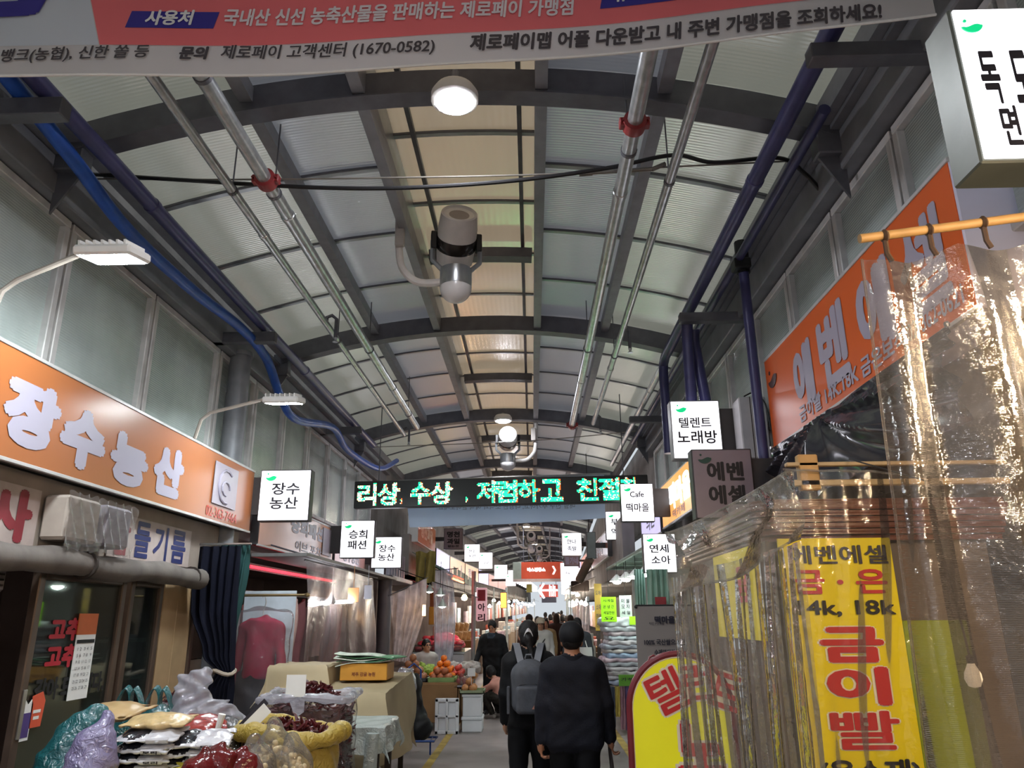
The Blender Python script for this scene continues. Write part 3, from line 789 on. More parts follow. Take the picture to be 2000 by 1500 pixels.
psign((1310, 785, 1412, 893), .55, 'lit white karaoke sign box below the navy downpipes', [('텔렌트', .48, .62, .68, .19), ('노래방', .5, .36, .84, .24)], XR, bold=.025, case=sign_case)
psign((1352, 880, 1478, 1010), .55, 'unlit mauve gold shop sign box with four bold dark characters', [('에벤', .54, .68, .64, .29), ('에셀', .54, .33, .64, .29)], XR, False, bold=.04)
t, Y, x0, x1, z0, z1 = psign((1860, 20, 2075, 305), .55, 'glaring white sign box cut off at the top corner beside the red banner', [('독', .3, .52, .26, .36), ('도', .72, .52, .26, .36), ('면', .42, .2, .24, .26)], XR, bold=.03, depth=.16, case=mat('sign_casing_olive', '#6f746c', .4, .3))
MB().box(x0 + .18, x0 + .26, Y - .006, Y - .002, z0 + .06, z0 + .1).build('red_mark', mat('mark_red', '#d64a52', .5, 0, .4, 0, emit=.5), t, 0)

for k, (x, y) in enumerate(((-2.8, -1.2), (-2.8, -3.6), (1.5, -1.0), (1.5, -3.4))):  # unseen boxes added to light the overhead banner from the camera side
    t = thing('projecting_sign', (x, y, 3.2), ['lit sign box behind the camera on the grain shop side', 'second lit sign box behind the camera on the grain shop side', 'lit sign box behind the camera on the gold shop side', 'second lit sign box behind the camera on the gold shop side'][k], 'sign', 'projecting sign boxes')
    MB().box(x - .26, x + .26, y + .006, y + .14, 3.0, 3.58, .006).build('casing', sign_dark, t)
    for yy in (y, y + .138): MB().box(x - .25, x + .25, yy, yy + .01, 3.01, 3.57, .002).build('face', box_e, t)
    MB().box(min(x, -3.4 if x < 0 else x + .26), max(x - .26 if x < 0 else x, XR) if x > 0 else x - .26, y + .04, y + .1, 3.2, 3.35).build('wall_arm', sign_dark, t, 0)
# ---- long fascia signs
def fascia(side, X, ya, yb, z0, z1, fm, label, depth=.1, end=None, edge=True):
    s = 1 if side < 0 else -1
    t = thing('fascia_sign', (X, (ya + yb) / 2, z0), label, 'sign', 'long fascia signs over the shops')
    xb = X - s * depth
    MB().box(min(X - s * .004, xb), max(X - s * .004, xb), ya, yb, z0, z1, .006).build('casing', end or sign_dark, t, 20)
    MB().box(min(X, X - s * .01), max(X, X - s * .01), ya + .012, yb - .012, z0 + .012, z1 - .012).build('face', fm, t, 0)
    if edge:
        for z in (z0, z1): MB().box(min(X - s * .02, X + s * .008), max(X - s * .02, X + s * .008), ya, yb, z - .012, z + .012, .003).build('edge_strip', edge_m, t, 0)
    return t
ux_l, ux_r = YP, YN
t = fascia(-1, -3.15, 2.2, 8.45, 2.61, 3.29, orange, 'long orange fascia sign with four large lilac characters and a logo')
for ch, (px, ya_, yb_), w in (('장', (64, 742, 880), .56), ('수', (164, 798, 920), .56), ('농', (254, 848, 952), .58), ('산', (330, 870, 972), .56)):
    a, b = at(px, ya_, X=-3.1485), at(px, yb_, X=-3.1485)
    letters(t, ch, (-3.1485, at(px, (ya_ + yb_) / 2, X=-3.1485).y, (a.z + b.z) / 2), ux_l, ZP, w, a.z - b.z, pale_l, .075)
a = at(438, 958, X=-3.1485)
MB().obox((-3.138, a.y, 2.99), (XP, YP, ZP), (.004, .3, .21), .003).build('logo_plate', mat('logo_grey', '#a39aa4', .35, 0, .5, .05), t, 0)
MB().tube([(-3.13, a.y + .24 * math.cos(q * .45) * .8, 2.98 + .17 * math.sin(q * .45)) for q in range(2, 12)], .014, 6).tube([(-3.13, a.y + .1 * math.cos(q * .6), 2.96 + .07 * math.sin(q * .6)) for q in range(0, 9)], .012, 6).build('logo_swirl', pale_l, t)
letters(t, '02-363-7464', (-3.1485, a.y, 2.7), ux_l, ZP, .78, .1, mat('sign_letter_red', '#c8402e', .4, 0, .4, 0), .012)
t = fascia(-1, -3.15, 8.75, 12.1, 2.5, 3.05, mat('sign_pale_orange', '#d8a58a', .22, 0, .6, .25, .5), 'washed out pale orange fascia sign below the lit four character box')  # glare from the light boxes put in as a paler orange
letters(t, '승희패션', (-3.1485, 10.7, 2.88), ux_l, ZP, 1.6, .22, pale_l, .05)
letters(t, '이브 포차', (-3.1485, 10.8, 2.62), ux_l, ZP, 1.3, .14, pale_l, .02)
MB().obox((-3.138, 11.7, 2.8), (XP, YP, ZP), (.004, .25, .2), .003).build('logo_plate', MATS['logo_grey'], t, 0)
t = fascia(-1, -3.15, 12.25, 14.6, 2.45, 2.92, mat('sign_pink', '#cf9a92', .22, 0, .6, .2, .8), 'short pinkish fascia sign under the fashion shop box')
letters(t, '장수농산', (-3.1485, 13.4, 2.7), ux_l, ZP, 1.2, .2, pale_l, .03)
t = fascia(-1, -2.6, 17.5, 20.7, 3.35, 3.95, mat('sign_tangerine', '#d97e45', .3, 0, .5, .05), 'orange fruit shop fascia sign beside the unlit fruit box', end=white, depth=.25)
letters(t, '명천과일', (-2.5985, 19, 3.68), ux_l, ZP, 2.2, .36, mat('letter_peach', '#f2c6a6', .4, 0, .4, 0), .06)
violet_e = mat('sign_lit_violet', '#b9b2d8', .4, var=.1, vs=2, emit=.3, ecol='#d8d0ff', sample=False)
cream_e = mat('sign_lit_cream', '#e0a888', .4, var=.1, vs=2, emit=.28, ecol='#ffc8a0', sample=False)
pink_e = mat('sign_lit_pink', '#c98f84', .4, var=.15, vs=2, emit=.2, ecol='#f3b4a0', sample=False)
LF = [(21.0, 24.4, violet_e, '반찬나라', 'pale violet lit fascia sign after the orange fruit sign'), (24.6, 28.4, cream_e, '건어물', 'cream lit fascia sign, first after the violet one'), (28.6, 33, cream_e, '정육점', 'cream lit fascia sign, second after the violet one'),
      (33.2, 37.5, violet_e, '', 'small violet fascia sign in the far left row'), (37.7, 43, pink_e, '', 'small pink fascia sign in the far left row'), (43.2, 50, pink_e, '', 'tiny pink fascia sign at the end of the left row')]
for ya, yb, m, tx, lb in LF:
    t = fascia(-1, -2.6, ya, yb, 2.95, 3.5, m, lb, .2)
    if tx: letters(t, tx, (-2.5985, (ya + yb) / 2, 3.22), ux_l, ZP, (yb - ya) * .6, .3, pale_l if m is not violet_e else mat('letter_glow', '#ffffff', .4, var=0, emit=1.5, sample=False), .04)
# right side fascia
t = fascia(1, 2.06, 3.24, 6.3, 3.02, 3.8, orange_r, 'large vermilion gold shop fascia sign with lilac characters', depth=.3, end=mat('sign_end_white', '#d5d6ec', .5, 0, .4, .04))
for ch, y, z, w, h, bo in (('에', 5.43, 3.39, .4, .5, .06), ('벤', 4.85, 3.42, .48, .54, .042), ('에', 4.2, 3.42, .46, .52, .06), ('셀', 3.62, 3.42, .46, .52, .03)):
    letters(t, ch, (2.0585, y, z), ux_r, ZP, w, h, pale_l, bo)
letters(t, '금이빨 14K.18K 금은보석', (2.0585, 4.75, 3.13), ux_r, ZP, 1.7, .13, pale_l, .03)
letters(t, '02-362-0621', (2.0585, 3.6, 3.13), ux_r, ZP, .55, .1, pale_l, .02)
emblem(t, (2.0585, 6.12, 3.6), ux_r, ZP, .11, mat('emblem_dark', '#4b2d2d', .5, 0, .4, 0))
t = fascia(1, 2.06, 9.4, 11.95, 2.98, 3.62, mat('sign_amber_lit', '#f0a552', .35, 0, .5, .15, 1, emit=.35, ecol='#f3a85c', sample=False), 'lit amber rice cake shop fascia sign beside the mauve box')
letters(t, '떡마을', (2.0585, 10.5, 3.34), ux_r, ZP, 1.6, .38, mat('letter_glow', '#ffffff', .4, var=0, emit=1.5, sample=False), .05)
letters(t, '떡카페', (2.0585, 10.6, 3.08), ux_r, ZP, .9, .12, pale_l, .02)
t = fascia(1, 2.06, 12.2, 14.3, 2.95, 3.5, violet_e, 'pale violet fascia sign partly behind the cafe box')
letters(t, '의원', (2.0585, 13.2, 3.25), ux_r, ZP, .9, .3, pale_l, .03)
t = fascia(1, 1.62, 16.4, 21, 2.9, 3.45, mat('sign_rose', '#c98a76', .22, 0, .6, .2, .5), 'rose pink fascia sign under the pharmacy box')
letters(t, '부흥약국', (1.6185, 18.7, 3.2), ux_r, ZP, 2.4, .3, pale_l, .05)
for ya, yb, m, lb in ((21.3, 26, pink_e, 'pink fascia sign behind the blank grey box'), (26.3, 32, violet_e, 'violet fascia sign in the far right row'), (32.3, 40, pink_e, 'pink fascia sign at the end of the right row')):
    fascia(1, 1.62, ya, yb, 2.9, 3.45, m, lb, .2)

# ---- scrolling LED display
YL = 11.7
q0, q1, q2, q3 = at(693, 940, Y=YL), at(693, 993, Y=YL), at(1265, 927, Y=YL), at(1265, 980, Y=YL)
lw_ = q2.x - q0.x
ld = thing('scrolling_display', ((q0.x + q2.x) / 2, YL, q1.z), 'long black scrolling display with green dot lettering across the street', 'display')
lux = (q3 - q1).normalized(); luz = Vector((0, 0, 1)); luz = (luz - lux * luz.dot(lux)).normalized()
lh = (q0.z - q1.z + q2.z - q3.z) / 2
lc = (q0 + q1 + q2 + q3) / 4
MB().obox(lc + YP * .07, (lux, YP, luz), (lw_ / 2, .065, lh / 2), .008).build('casing', mat('display_black', '#08090a', .35, 0, .5, .05), ld)
pitch = lh / 24
d_g = mat('led_green', '#19e07a', .5, var=0, emit=2.6, ecol='#12d978', sample=False)
d_y = mat('led_warm_white', '#fff0b0', .5, var=0, emit=2.2, ecol='#ffe9b0', sample=False)
d_o = mat('led_orange', '#ff6a30', .5, var=0, emit=1.3, ecol='#ff6428', sample=False)
dots = MB()
def px2l(px): return ((px - 693) / (1265 - 693) - .5) * lw_
for txt, a, b, warm in (('리', 700, 738, .55), ('상', 739, 783, .5), (',', 784, 788, .1), ('수', 803, 842, .35), ('상', 842, 886, .5), (',', 910, 916, .1), ('저', 932, 968, .2), ('렴', 968, 1012, .2), ('하', 1012, 1055, .15), ('고', 1055, 1100, .15), ('친', 1126, 1168, .15), ('절', 1168, 1212, .2), ('한', 1212, 1247, .2)):
    vs, fs, (x0, x1, y0, y1) = text_mesh(txt, .04)
    w = px2l(b) - px2l(a); h = lh * .84 if txt != ',' else lh * .2
    cz = 0 if txt != ',' else -lh * .28
    P = [Vector((px2l(a) + (x - x0) / (x1 - x0) * w, cz + ((y - y0) / (y1 - y0) - .5) * h, 0)) for x, y, _ in vs]
    bv = BVHTree.FromPolygons(P, fs)
    for i in range(int(px2l(a) / pitch) - 1, int(px2l(b) / pitch) + 2):
        for j in range(-12, 13):
            X_, Z_ = (i + .5) * pitch, (j + .5) * pitch
            if abs(Z_) > lh / 2 - pitch * .6: continue
            if bv.ray_cast(Vector((X_, Z_, 1)), Vector((0, 0, -1)))[0] is None: continue
            edge = bv.ray_cast(Vector((X_ + pitch * 1.2, Z_, 1)), Vector((0, 0, -1)))[0] is None
            mi = 1 if R.random() < warm else (2 if edge and R.random() < .7 else 0)
            c = lc + lux * X_ + luz * Z_ - YP * .004 + YP * .005
            r = pitch * .36
            dots.add([c + lux * sx * r + luz * sz * r - YP * .006 for sx, sz in ((-1, -1), (1, -1), (1, 1), (-1, 1))], [(0, 1, 2, 3)], mi)
tag(dots.build('led_dots', [d_g, d_y, d_o], ld, 0), kind='stuff')
for x in (-.42, .42): MB().tube([lc + lux * lw_ * x + luz * lh / 2 + YP * .07, lc + lux * lw_ * x + ZP * 1.55 + YP * .07], .008, 6).build('hanging_chain', darksteel, ld)

# ---- white banner seen from the back behind the display
cloth_w = translucent('banner_cloth_white', '#d4e6fc', '#dcecff', .5, .02, .5)
YB = 12.6
wb = thing('street_banner', at(985, 1000, Y=YB), 'white hanging banner with reversed faint print behind the display', 'banner')
b0, b1, b2, b3 = at(790, 942, Y=YB), at(800, 1030, Y=YB), at(1180, 928, Y=YB), at(1182, 1012, Y=YB)
MB().grid(lambda u, v: (b1 * (1 - u) + b3 * u) * (1 - v) + (b0 * (1 - u) + b2 * u) * v + Vector((0, .015 * math.sin(u * 17 + v * 3), -.02 * math.sin(u * math.pi) * (1 - v))), 40, 6, th=.002).build('cloth', cloth_w, wb)
MB().tube([b0 + ZP * .02 - XP * .1, b2 + ZP * .02 + XP * .1], .018, 8).build('top_rod', alu, wb)
mid = (b0 + b1 + b2 + b3) / 4
letters(wb, '매달 친구 추가하고, 다양한 소식과 혜택 받아보세요!', Vector((mid.x, YB - .04, at(985, 990, Y=YB).z)), XN, ZP, 2.3, .1, mat('banner_print_faint', '#7d8490', .6, 0, .3, 0), .0, off=-.0)

# ---- red and grey banner at the top of the view
YT = 2.9
def zb(x): return 1.68 + .853 * (2.855 + .0195 * (x / .853 + 1.6) ** 2)
tb = thing('street_banner', (-.4, YT, 4.1), 'red, white and grey payment banner hung across the street overhead', 'banner')
bx0, bx1 = -2.75, at(1812, 60, Y=YT).x + .06
def bsurf(x, h, o=0.): return Vector((x, YT - o + .01 * math.sin(x * 4 + h), zb(x) + h))
ban_g = translucent('banner_grey', '#dedad9', '#dedad9', .4, .0, .5)
ban_r = translucent('banner_red', '#ff8488', '#ff8488', .35, .0, .5)
ban_w = translucent('banner_white', '#e4eaf2', '#e4eaf2', .35, .0, .5)
ban_b = mat('banner_blue', '#39318a', .55, 0, .3, .05, 1)
ban_k = mat('banner_ink', '#4a4447', .6, 0, .3, 0)
MB().grid(lambda u, v: bsurf(bx0 + (bx1 - bx0) * u, 1.1 * v), 60, 3, th=.003).build('cloth', ban_g, tb)
MB().tube([bsurf(bx0 + (bx1 - bx0) * k / 60, 0) for k in range(61)], .007, 6).build('hem', white, tb)
MB().tube([bsurf(bx0 + (bx1 - bx0) * k / 20, 1.1) for k in range(21)], .015, 8).build('top_rope', blackm, tb)
def bp(px, py):
    p = at(px, py, Y=YT); return p.x, p.z - zb(p.x)
SH = .167
def band(name, x0, x1, h0, h1, m, sl=0., o=.004):
    MB().grid(lambda u, v: bsurf(x0 + (x1 - x0) * u - sl * v * (h1 - h0), h0 + (h1 - h0) * v, o), 40, 2).build(name, m, tb, 0)
xr_ = bp(200, 78)[0]
band('red_field', xr_, bx1, SH, 1.1, ban_r, .32)
band('white_field', bx0, xr_ - .005, SH, 1.1, ban_w, .32, .003)
x0, h0 = bp(247, 58); x1, _ = bp(417, 52)
band('blue_tag', x0, x1, h0, h0 + .098, ban_b, -.2, .006)
def btx(txt, pxa, pya, pxb, pyb, hpx, m, bold=.02, shear=.12):
    xa, ha = bp(pxa, pya); xb, hb = bp(pxb, pyb)
    hh = abs(bp(pxa, pya - hpx / 2)[1] - bp(pxa, pya + hpx / 2)[1]); xm = (xa + xb) / 2
    letters(tb, txt, (0, 0, 0), XP, ZP, xb - xa, hh, m, bold, shear, fn=lambda a, b: bsurf(xm + a, ha + (hb - ha) * (a / (xb - xa) + .5) + b, .009))
btx('사용처', 287, 39, 380, 36, 30, white, .035)
btx('국내산 신선 농축산물을 판매하는 제로페이 가맹점', 438, 34, 1122, 12, 34, mat('banner_letter_white', '#ded6d8', .6, 0, .3, 0), .03)
btx('뱅크(농협), 신한 쏠 등', 3, 112, 294, 106, 30, ban_k)
btx('문의', 352, 106, 408, 105, 26, ban_k, .05)
btx('제로페이 고객센터 (1670-0582)', 432, 104, 850, 96, 32, ban_k)
btx('제로페이맵 어플 다운받고 내 주변 가맹점을 조회하세요!', 918, 88, 1722, 22, 34, ban_k, .04)
x0, h0 = bp(1172, 16); x1, _ = bp(1352, -2)
band('blue_tag', x0, x1, h0 + .0, h0 + .098, ban_b, -.2, .006)
btx('유의사항', 1198, -10, 1320, -22, 30, white, .03)
btx('급', -120, 0, 130, -6, 76, ban_b, .07)
# ================================================================ LEFT: the grain and chilli shop
brown_f = mat('door_frame_bronze', '#5a4a40', .4, .4, .5, .2, 5)
ply = mat('plywood', '#a58a68', .65, 0, .3, .15, 3)
dark_in = mat('shop_dark', '#3a322e', .8, 0, .3, .3, 2)
glass = clear('door_glass', .06, '#cfd8d4', .03, '#8d9a98', .3)
beige_w = mat('beige_board', '#9d9086', .75, 0, .3, .2, 2)
# shells behind the shop fronts
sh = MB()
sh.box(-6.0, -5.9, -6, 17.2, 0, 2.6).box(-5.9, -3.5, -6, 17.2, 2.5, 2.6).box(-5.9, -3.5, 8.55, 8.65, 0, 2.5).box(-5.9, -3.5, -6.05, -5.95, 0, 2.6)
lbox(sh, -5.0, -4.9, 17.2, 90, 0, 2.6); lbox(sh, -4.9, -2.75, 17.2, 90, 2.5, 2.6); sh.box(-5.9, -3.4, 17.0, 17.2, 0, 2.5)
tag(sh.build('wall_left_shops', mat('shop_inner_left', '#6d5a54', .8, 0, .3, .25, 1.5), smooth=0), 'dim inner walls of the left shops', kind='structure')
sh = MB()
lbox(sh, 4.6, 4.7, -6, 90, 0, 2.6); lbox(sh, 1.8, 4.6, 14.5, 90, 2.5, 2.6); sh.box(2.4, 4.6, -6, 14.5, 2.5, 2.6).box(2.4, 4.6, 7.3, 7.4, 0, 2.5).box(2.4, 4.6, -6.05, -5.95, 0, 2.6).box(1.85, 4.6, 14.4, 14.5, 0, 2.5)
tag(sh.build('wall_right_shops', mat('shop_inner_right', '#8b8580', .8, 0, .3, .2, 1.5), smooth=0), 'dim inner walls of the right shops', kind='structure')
hd = MB()
hd.box(-3.5, -3.32, -6, 8.6, 2.08, 2.62, .004)
tag(hd.build('wall_left_header', beige_w, smooth=0), 'beige header panel under the long orange sign', kind='structure')
# header prints: red and blue painted characters
t = thing('shop_banner', (-3.31, 6.4, 2.15), 'painted strip with blue and red oil seller characters under the orange sign', 'banner')
MB().box(-3.315, -3.306, 5.9, 7.35, 2.16, 2.5).build('backing', mat('strip_white', '#b9aaa4', .6), t, 0)
inkb = mat('ink_navy', '#2f3566', .5, 0, .3, .15)
inkr = mat('ink_dull_red', '#8f3a42', .5, 0, .3, .15)
letters(t, '들', (-3.3055, 6.42, 2.33), YP, ZP, .28, .3, inkb, .028)
letters(t, '기', (-3.3055, 6.75, 2.33), YP, ZP, .26, .3, inkb, .028)
letters(t, '름', (-3.3055, 7.1, 2.33), YP, ZP, .3, .3, inkb, .028)
letters(t, '참', (-3.305, 6.08, 2.33), YP, ZP, .26, .3, inkr, .03)
t = thing('shop_banner', (-3.31, 4.4, 2.15), 'cloth strip with one dull red character beside the wrapped speakers', 'banner')
MB().box(-3.315, -3.306, 4.2, 5.0, 2.14, 2.52).build('backing', MATS['strip_white'], t, 0)
letters(t, '사', (-3.305, 4.72, 2.33), YP, ZP, .44, .34, inkr, .06)
# wrapped boxes on the header
film = clear('crinkled_film', .2, '#ffffff', .1, '#cfc9c6', .3, .8)
for k, (ya, yb) in enumerate(((5.02, 5.42), (5.5, 5.86))):
    t = thing('wrapped_box', (-3.2, (ya + yb) / 2, 2.15), ['beige box wrapped in crinkled film next to the red character', 'mauve box wrapped in crinkled film next to the blue characters'][k], 'box')
    MB().box(-3.3, -3.12, ya, yb, 2.2, 2.5, .02).build('box_body', mat('wrapped_%d' % k, ['#a89c92', '#8f8890'][k], .6), t)
    MB().grid(lambda u, v: (-3.1 + .012 * math.sin(u * 23 + v * 11), ya - .03 + (yb - ya + .06) * u, 2.14 + .38 * v + .01 * math.sin(u * 31)), 24, 12).build('film', film, t)
# rolled awning
t = thing('rolled_awning', (-3.15, 5, 2.0), 'rolled up dusty canvas awning above the shop doors', 'awning')
aw = mat('canvas_grey', '#6f6863', .8, 0, .2, .25, 4, .3, 15)
MB().tube([(-3.2 + .008 * math.sin(k * 1.3), 2 + k * .2, 2.06 + .012 * math.sin(k * .9)) for k in range(28)], [.088 + .01 * math.sin(k * 1.7) for k in range(28)], 14).build('roll', aw, t)
for y in (3.2, 5.45, 7.2): MB().lathe([(.099, -.012), (.099, .012)], (-3.2, y, 2.06), YP, 14).build('strap', dark_in, t)

def door(n, ya, yb, x, z1, label, gl=True, fm=brown_f, w=.07):
    t = thing('door_%d' % n, (x, (ya + yb) / 2, 0), label, kind='structure')
    f = MB()
    for a, b, c, d in ((ya, ya + w, 0, z1), (yb - w, yb, 0, z1), (ya + w, yb - w, z1 - w, z1), (ya + w, yb - w, 0, .12)):
        f.box(x - .03, x + .03, a, b, c, d, .008)
    f.build('frame', fm, t)
    MB().box(x - .004, x + .004, ya + w, yb - w, .12, z1 - w).build('pane', glass if gl else ply, t, 0)
    return t
dr = door(1, 5.18, 6.33, -3.36, 2.02, 'bronze framed glass shop door with red print and a calendar')
MB().box(-3.33, -3.32, 5.2, 5.235, .95, 1.25, .006).build('door_handle', chrome, dr)
letters(dr, '갈아 드립니다.', (-3.352, 5.78, 1.23), YP, ZP, .86, .15, ink, .05)
for z, tx in ((1.62, '고추'), (1.44, '고추')): letters(dr, tx, (-3.352, 5.6, z), YP, ZP, .38, .16, mat('ink_red', '#b02434', .5, 0, .3, .1), .06)
dr2 = door(2, 6.4, 6.98, -3.36, 2.02, 'narrow bronze framed glass door with shelves behind')
for z in (.9, 1.2, 1.5): MB().box(-3.6, -3.4, 6.46, 6.9, z, z + .03).build('inner_shelf', mat('shelf_pale', '#8d938e', .6), dr2, 0)
MB().box(-3.62, -3.6, 6.46, 6.9, .1, 1.55).build('inner_panel', mat('panel_sage', '#76817a', .6), dr2, 0)
t = thing('plywood_panel', (-3.36, 7.3, 0), 'tall plywood panel between the bronze door and the curtain', 'panel')
for k, (a, b) in enumerate(((7.02, 7.3), (7.305, 7.62))): MB().box(-3.38, -3.34, a, b, 0, 2.06, .004).build('board', ply, t, 0)
MB().box(-3.39, -3.32, 7.63, 7.68, 0, 2.06).build('edge_post', brown_f, t, 0)
t = thing('panel', (-3.36, 8.1, 0), 'beige wall panel half hidden by the dark curtain', 'panel')
t.name = 'wall_panel'
MB().box(-3.4, -3.36, 7.7, 8.5, 0, 1.3, .004).build('board', beige_w, t, 0)
MB().box(-3.4, -3.36, 7.7, 8.5, 1.31, 2.06).build('board', mat('board_brown', '#4a3c33', .7), t, 0)
# calendar and stickers on the door
t = thing('wall_calendar', (-3.34, 5.85, 1.1), 'long white calendar with an orange heading on the glass door', 'calendar')
MB().box(-3.345, -3.34, 5.73, 5.98, 1.13, 1.58).build('sheet', white, t, 0)
MB().box(-3.346, -3.339, 5.73, 5.98, 1.58, 1.73).build('heading', mat('calendar_orange', '#c8642e', .5), t, 0)
MB().box(-3.338, -3.337, 5.74, 5.97, 1.52, 1.545).build('title_bar', ink, t, 0)
for r_ in range(7): letters(t, '%d %d  %d %d  %d' % (r_ * 4 + 1, r_ * 4 + 2, r_ * 4 + 3, r_ * 4 + 4, r_ * 4 + 5), (-3.338, 5.855, 1.48 - r_ * .045), YP, ZP, .19, .022, ink_soft, .0, name='date_row')
t = thing('sticker', (-3.34, 5.33, 1.0), 'orange arrow shaped sticker on the glass door', 'sticker')
MB().prism([(-.065, -.1), (.065, -.1), (.08, .06), (.04, .12), (-.065, .1)], (-3.345, 5.4, 1.1), YP, ZP, .003).build('backing', mat('sticker_orange', '#d4573a', .5), t, 0)
MB().box(-3.341, -3.34, 5.36, 5.44, 1.09, 1.11).box(-3.341, -3.34, 5.37, 5.43, 1.05, 1.07).build('print_bar', white, t, 0)
t = thing('sticker', (-3.34, 5.25, 1.0), 'white and purple sticker beside the orange one on the door', 'sticker')
MB().prism([(-.05, -.12), (.05, -.12), (.05, .1), (.03, .13), (0, .1), (-.03, .13), (-.05, .1)], (-3.345, 5.3, 1.05), YP, ZP, .003).build('backing', white, t, 0)
MB().box(-3.341, -3.3405, 5.26, 5.34, .95, 1.1).build('print_field', mat('sticker_purple', '#4d3a7a', .5), t, 0)
# behind the doors: air conditioner, shelf goods
t = thing('air_conditioner', (-3.75, 4.85, 1.9), 'old beige air conditioner in the shop opening under the awning', 'air conditioner')
MB().box(-3.9, -3.5, 4.55, 5.1, 1.85, 2.1, .03).build('body', mat('aircon_beige', '#8a8280', .55), t)
for k in range(5): MB().box(-3.5, -3.49, 4.6, 5.05, 1.9 + .035 * k, 1.912 + .035 * k).build('slat', dark_in, t, 0)
for k, (y, z, dy, dz, c, lb) in enumerate(((4.75, 1.42, .35, .1, '#7a6f7e', 'mauve folded bundle on the shop shelf by the door'), (4.9, 1.6, .3, .06, '#d9d4de', 'white folded paper bundle on the shop shelf by the door'), (4.8, 1.15, .4, .18, '#5a5470', 'dull violet carton on the shop shelf by the door'), (4.95, .9, .35, .14, '#8f7a8c', 'pink grey carton under the shelf by the door'))):
    tag(MB().box(-3.75, -3.5, y - dy / 2, y + dy / 2, z, z + dz, .02).build('shelf_bundle', mat('bundle%d' % k, c, .7)), lb, 'bundle', 'bundles on the shop shelf')
t = thing('wall_shelf', (-3.7, 4.7, 1.3), 'dark shelf inside the shop opening', 'shelf')
for z in (.86, 1.1, 1.38, 1.56): MB().box(-3.95, -3.48, 3.6, 5.1, z, z + .03).build('board', dark_in, t, 0)

t = thing('tube_lamp', (-4.6, 5.2, 2.4), 'dim ceiling tube inside the grain shop', 'lamp')  # tube added to make the dim shop interior visible
MB().tube([(-4.6, 4.4, 2.42), (-4.6, 5.6, 2.42)], .018, 8).build('tube', mat('tube_dim', '#ffffff', .4, var=0, emit=12, ecol='#fff2e4'), t)
MB().box(-4.65, -4.55, 4.35, 5.65, 2.44, 2.5, .006).build('batten', white, t)
# ---- dark curtain tied back
def fold_sheet(b, cx, cy, zs, ws, ds, nf, amp, nu=84, nv=30, th=.006, ax=XP, ay=YP, jit=0., xo=None):
    """hanging cloth: zs, ws = heights and widths down the cloth, folds of depth amp"""
    def f(u, v):
        q = v * (len(zs) - 1); i = min(int(q), len(zs) - 2); w_ = q - i; w_ = w_ * w_ * (3 - 2 * w_)
        z = zs[i] + (zs[i + 1] - zs[i]) * (q - i); w = ws[i] + (ws[i + 1] - ws[i]) * w_; dd = ds[i] + (ds[i + 1] - ds[i]) * w_
        o = 0 if xo is None else xo[i] + (xo[i + 1] - xo[i]) * w_
        ph = 2 * math.pi * nf * u + .9 * math.sin(u * 9) + .5 * math.sin(v * 4 + u * 5)
        return Vector((cx, cy, z)) + ax * ((u - .5) * w + o + .015 * math.sin(ph * 2) * dd) + ay * (amp * dd * math.sin(ph) + jit * math.sin(v * 9 + u * 13))
    return b.grid(f, nu, nv, th=th)
t = thing('tied_curtain', (-3.1, 7.6, .1), 'dark navy curtain tied back with a pale strip at the end of the shop', 'curtain')
fold_sheet(MB(), -3.15, 7.6, [2.38, 2.2, 1.8, 1.35, 1.2, 1.05, .6, .1], [.5, .5, .46, .3, .17, .26, .4, .46], [.7, .9, 1, .8, .5, .8, 1, 1], 6, .05, xo=[0, 0, .02, .12, .2, .16, .08, .1]).build('cloth', mat('curtain_navy', '#0b0d1c', .85, 0, .2, .2, 5), t)
MB().tube([(-2.95 + .1 * math.cos(q), 7.6 + .09 * math.sin(q), 1.2 + .02 * math.sin(q * 2)) for q in [k * .45 for k in range(15)]], .018, 6).build('tie_strip', mat('strip_beige', '#a89a8c', .7), t)
fold_sheet(MB(), -2.98, 7.66, [2.4, 2.2, 1.5], [.3, .26, .12], [1, 1, .8], 5, .05).build('lining', mat('curtain_teal', '#17403f', .8), t)
MB().tube([(-3.45, 7.6, 2.4), (-2.8, 7.6, 2.4)], .012, 8).build('rail', chrome, t)

# ---- floodlights on arms
flood_e = mat('floodlight_led', '#ffffff', .5, var=0, emit=90, ecol='#f0fbff')
def flood(x, y, z, ybase, zb_, label):
    t = thing('floodlight', (x, y, z), label, 'lamp', 'floodlights on arms')
    tl = Matrix.Rotation(math.radians(12), 3, 'X')
    a, b, c = XP, (tl @ YP), (tl @ ZP)
    o = Vector((x, y, z))
    hs_ = MB().obox(o, (a, b, c), (.17, .13, .03), .015).build('housing', white, t)
    for k in range(7): MB().obox(o + c * .04 + a * (-.14 + .045 * k), (a, b, c), (.006, .11, .02)).build('cooling_fin', white, hs_, 0)
    MB().obox(o - c * .031, (a, b, c), (.145, .105, .004), .002).build('led_panel', flood_e, t)
    MB().tube([(-3.14, ybase, zb_), (-3.1, ybase, zb_ + .18), (-3.02, ybase, zb_ + .25), (x - .16, y, z + .02)], .017, 8).build('arm', mat('arm_beige', '#a49a90', .5), t)
    return t
p = at(220, 497, Y=4.0); flood(p.x, p.y, p.z, 4.0, 3.36, 'bright white floodlight on an arm in front of the near left windows')
p = at(555, 782, Y=6.81); flood(p.x, p.y, p.z, 6.81, 3.3, 'bright white floodlight on a bent arm before the round column')

flood(-2.45, 1.2, 3.77, 1.2, 3.36, 'bright floodlight on an arm behind the overhead banner')  # out of view, added to lift the ambient light
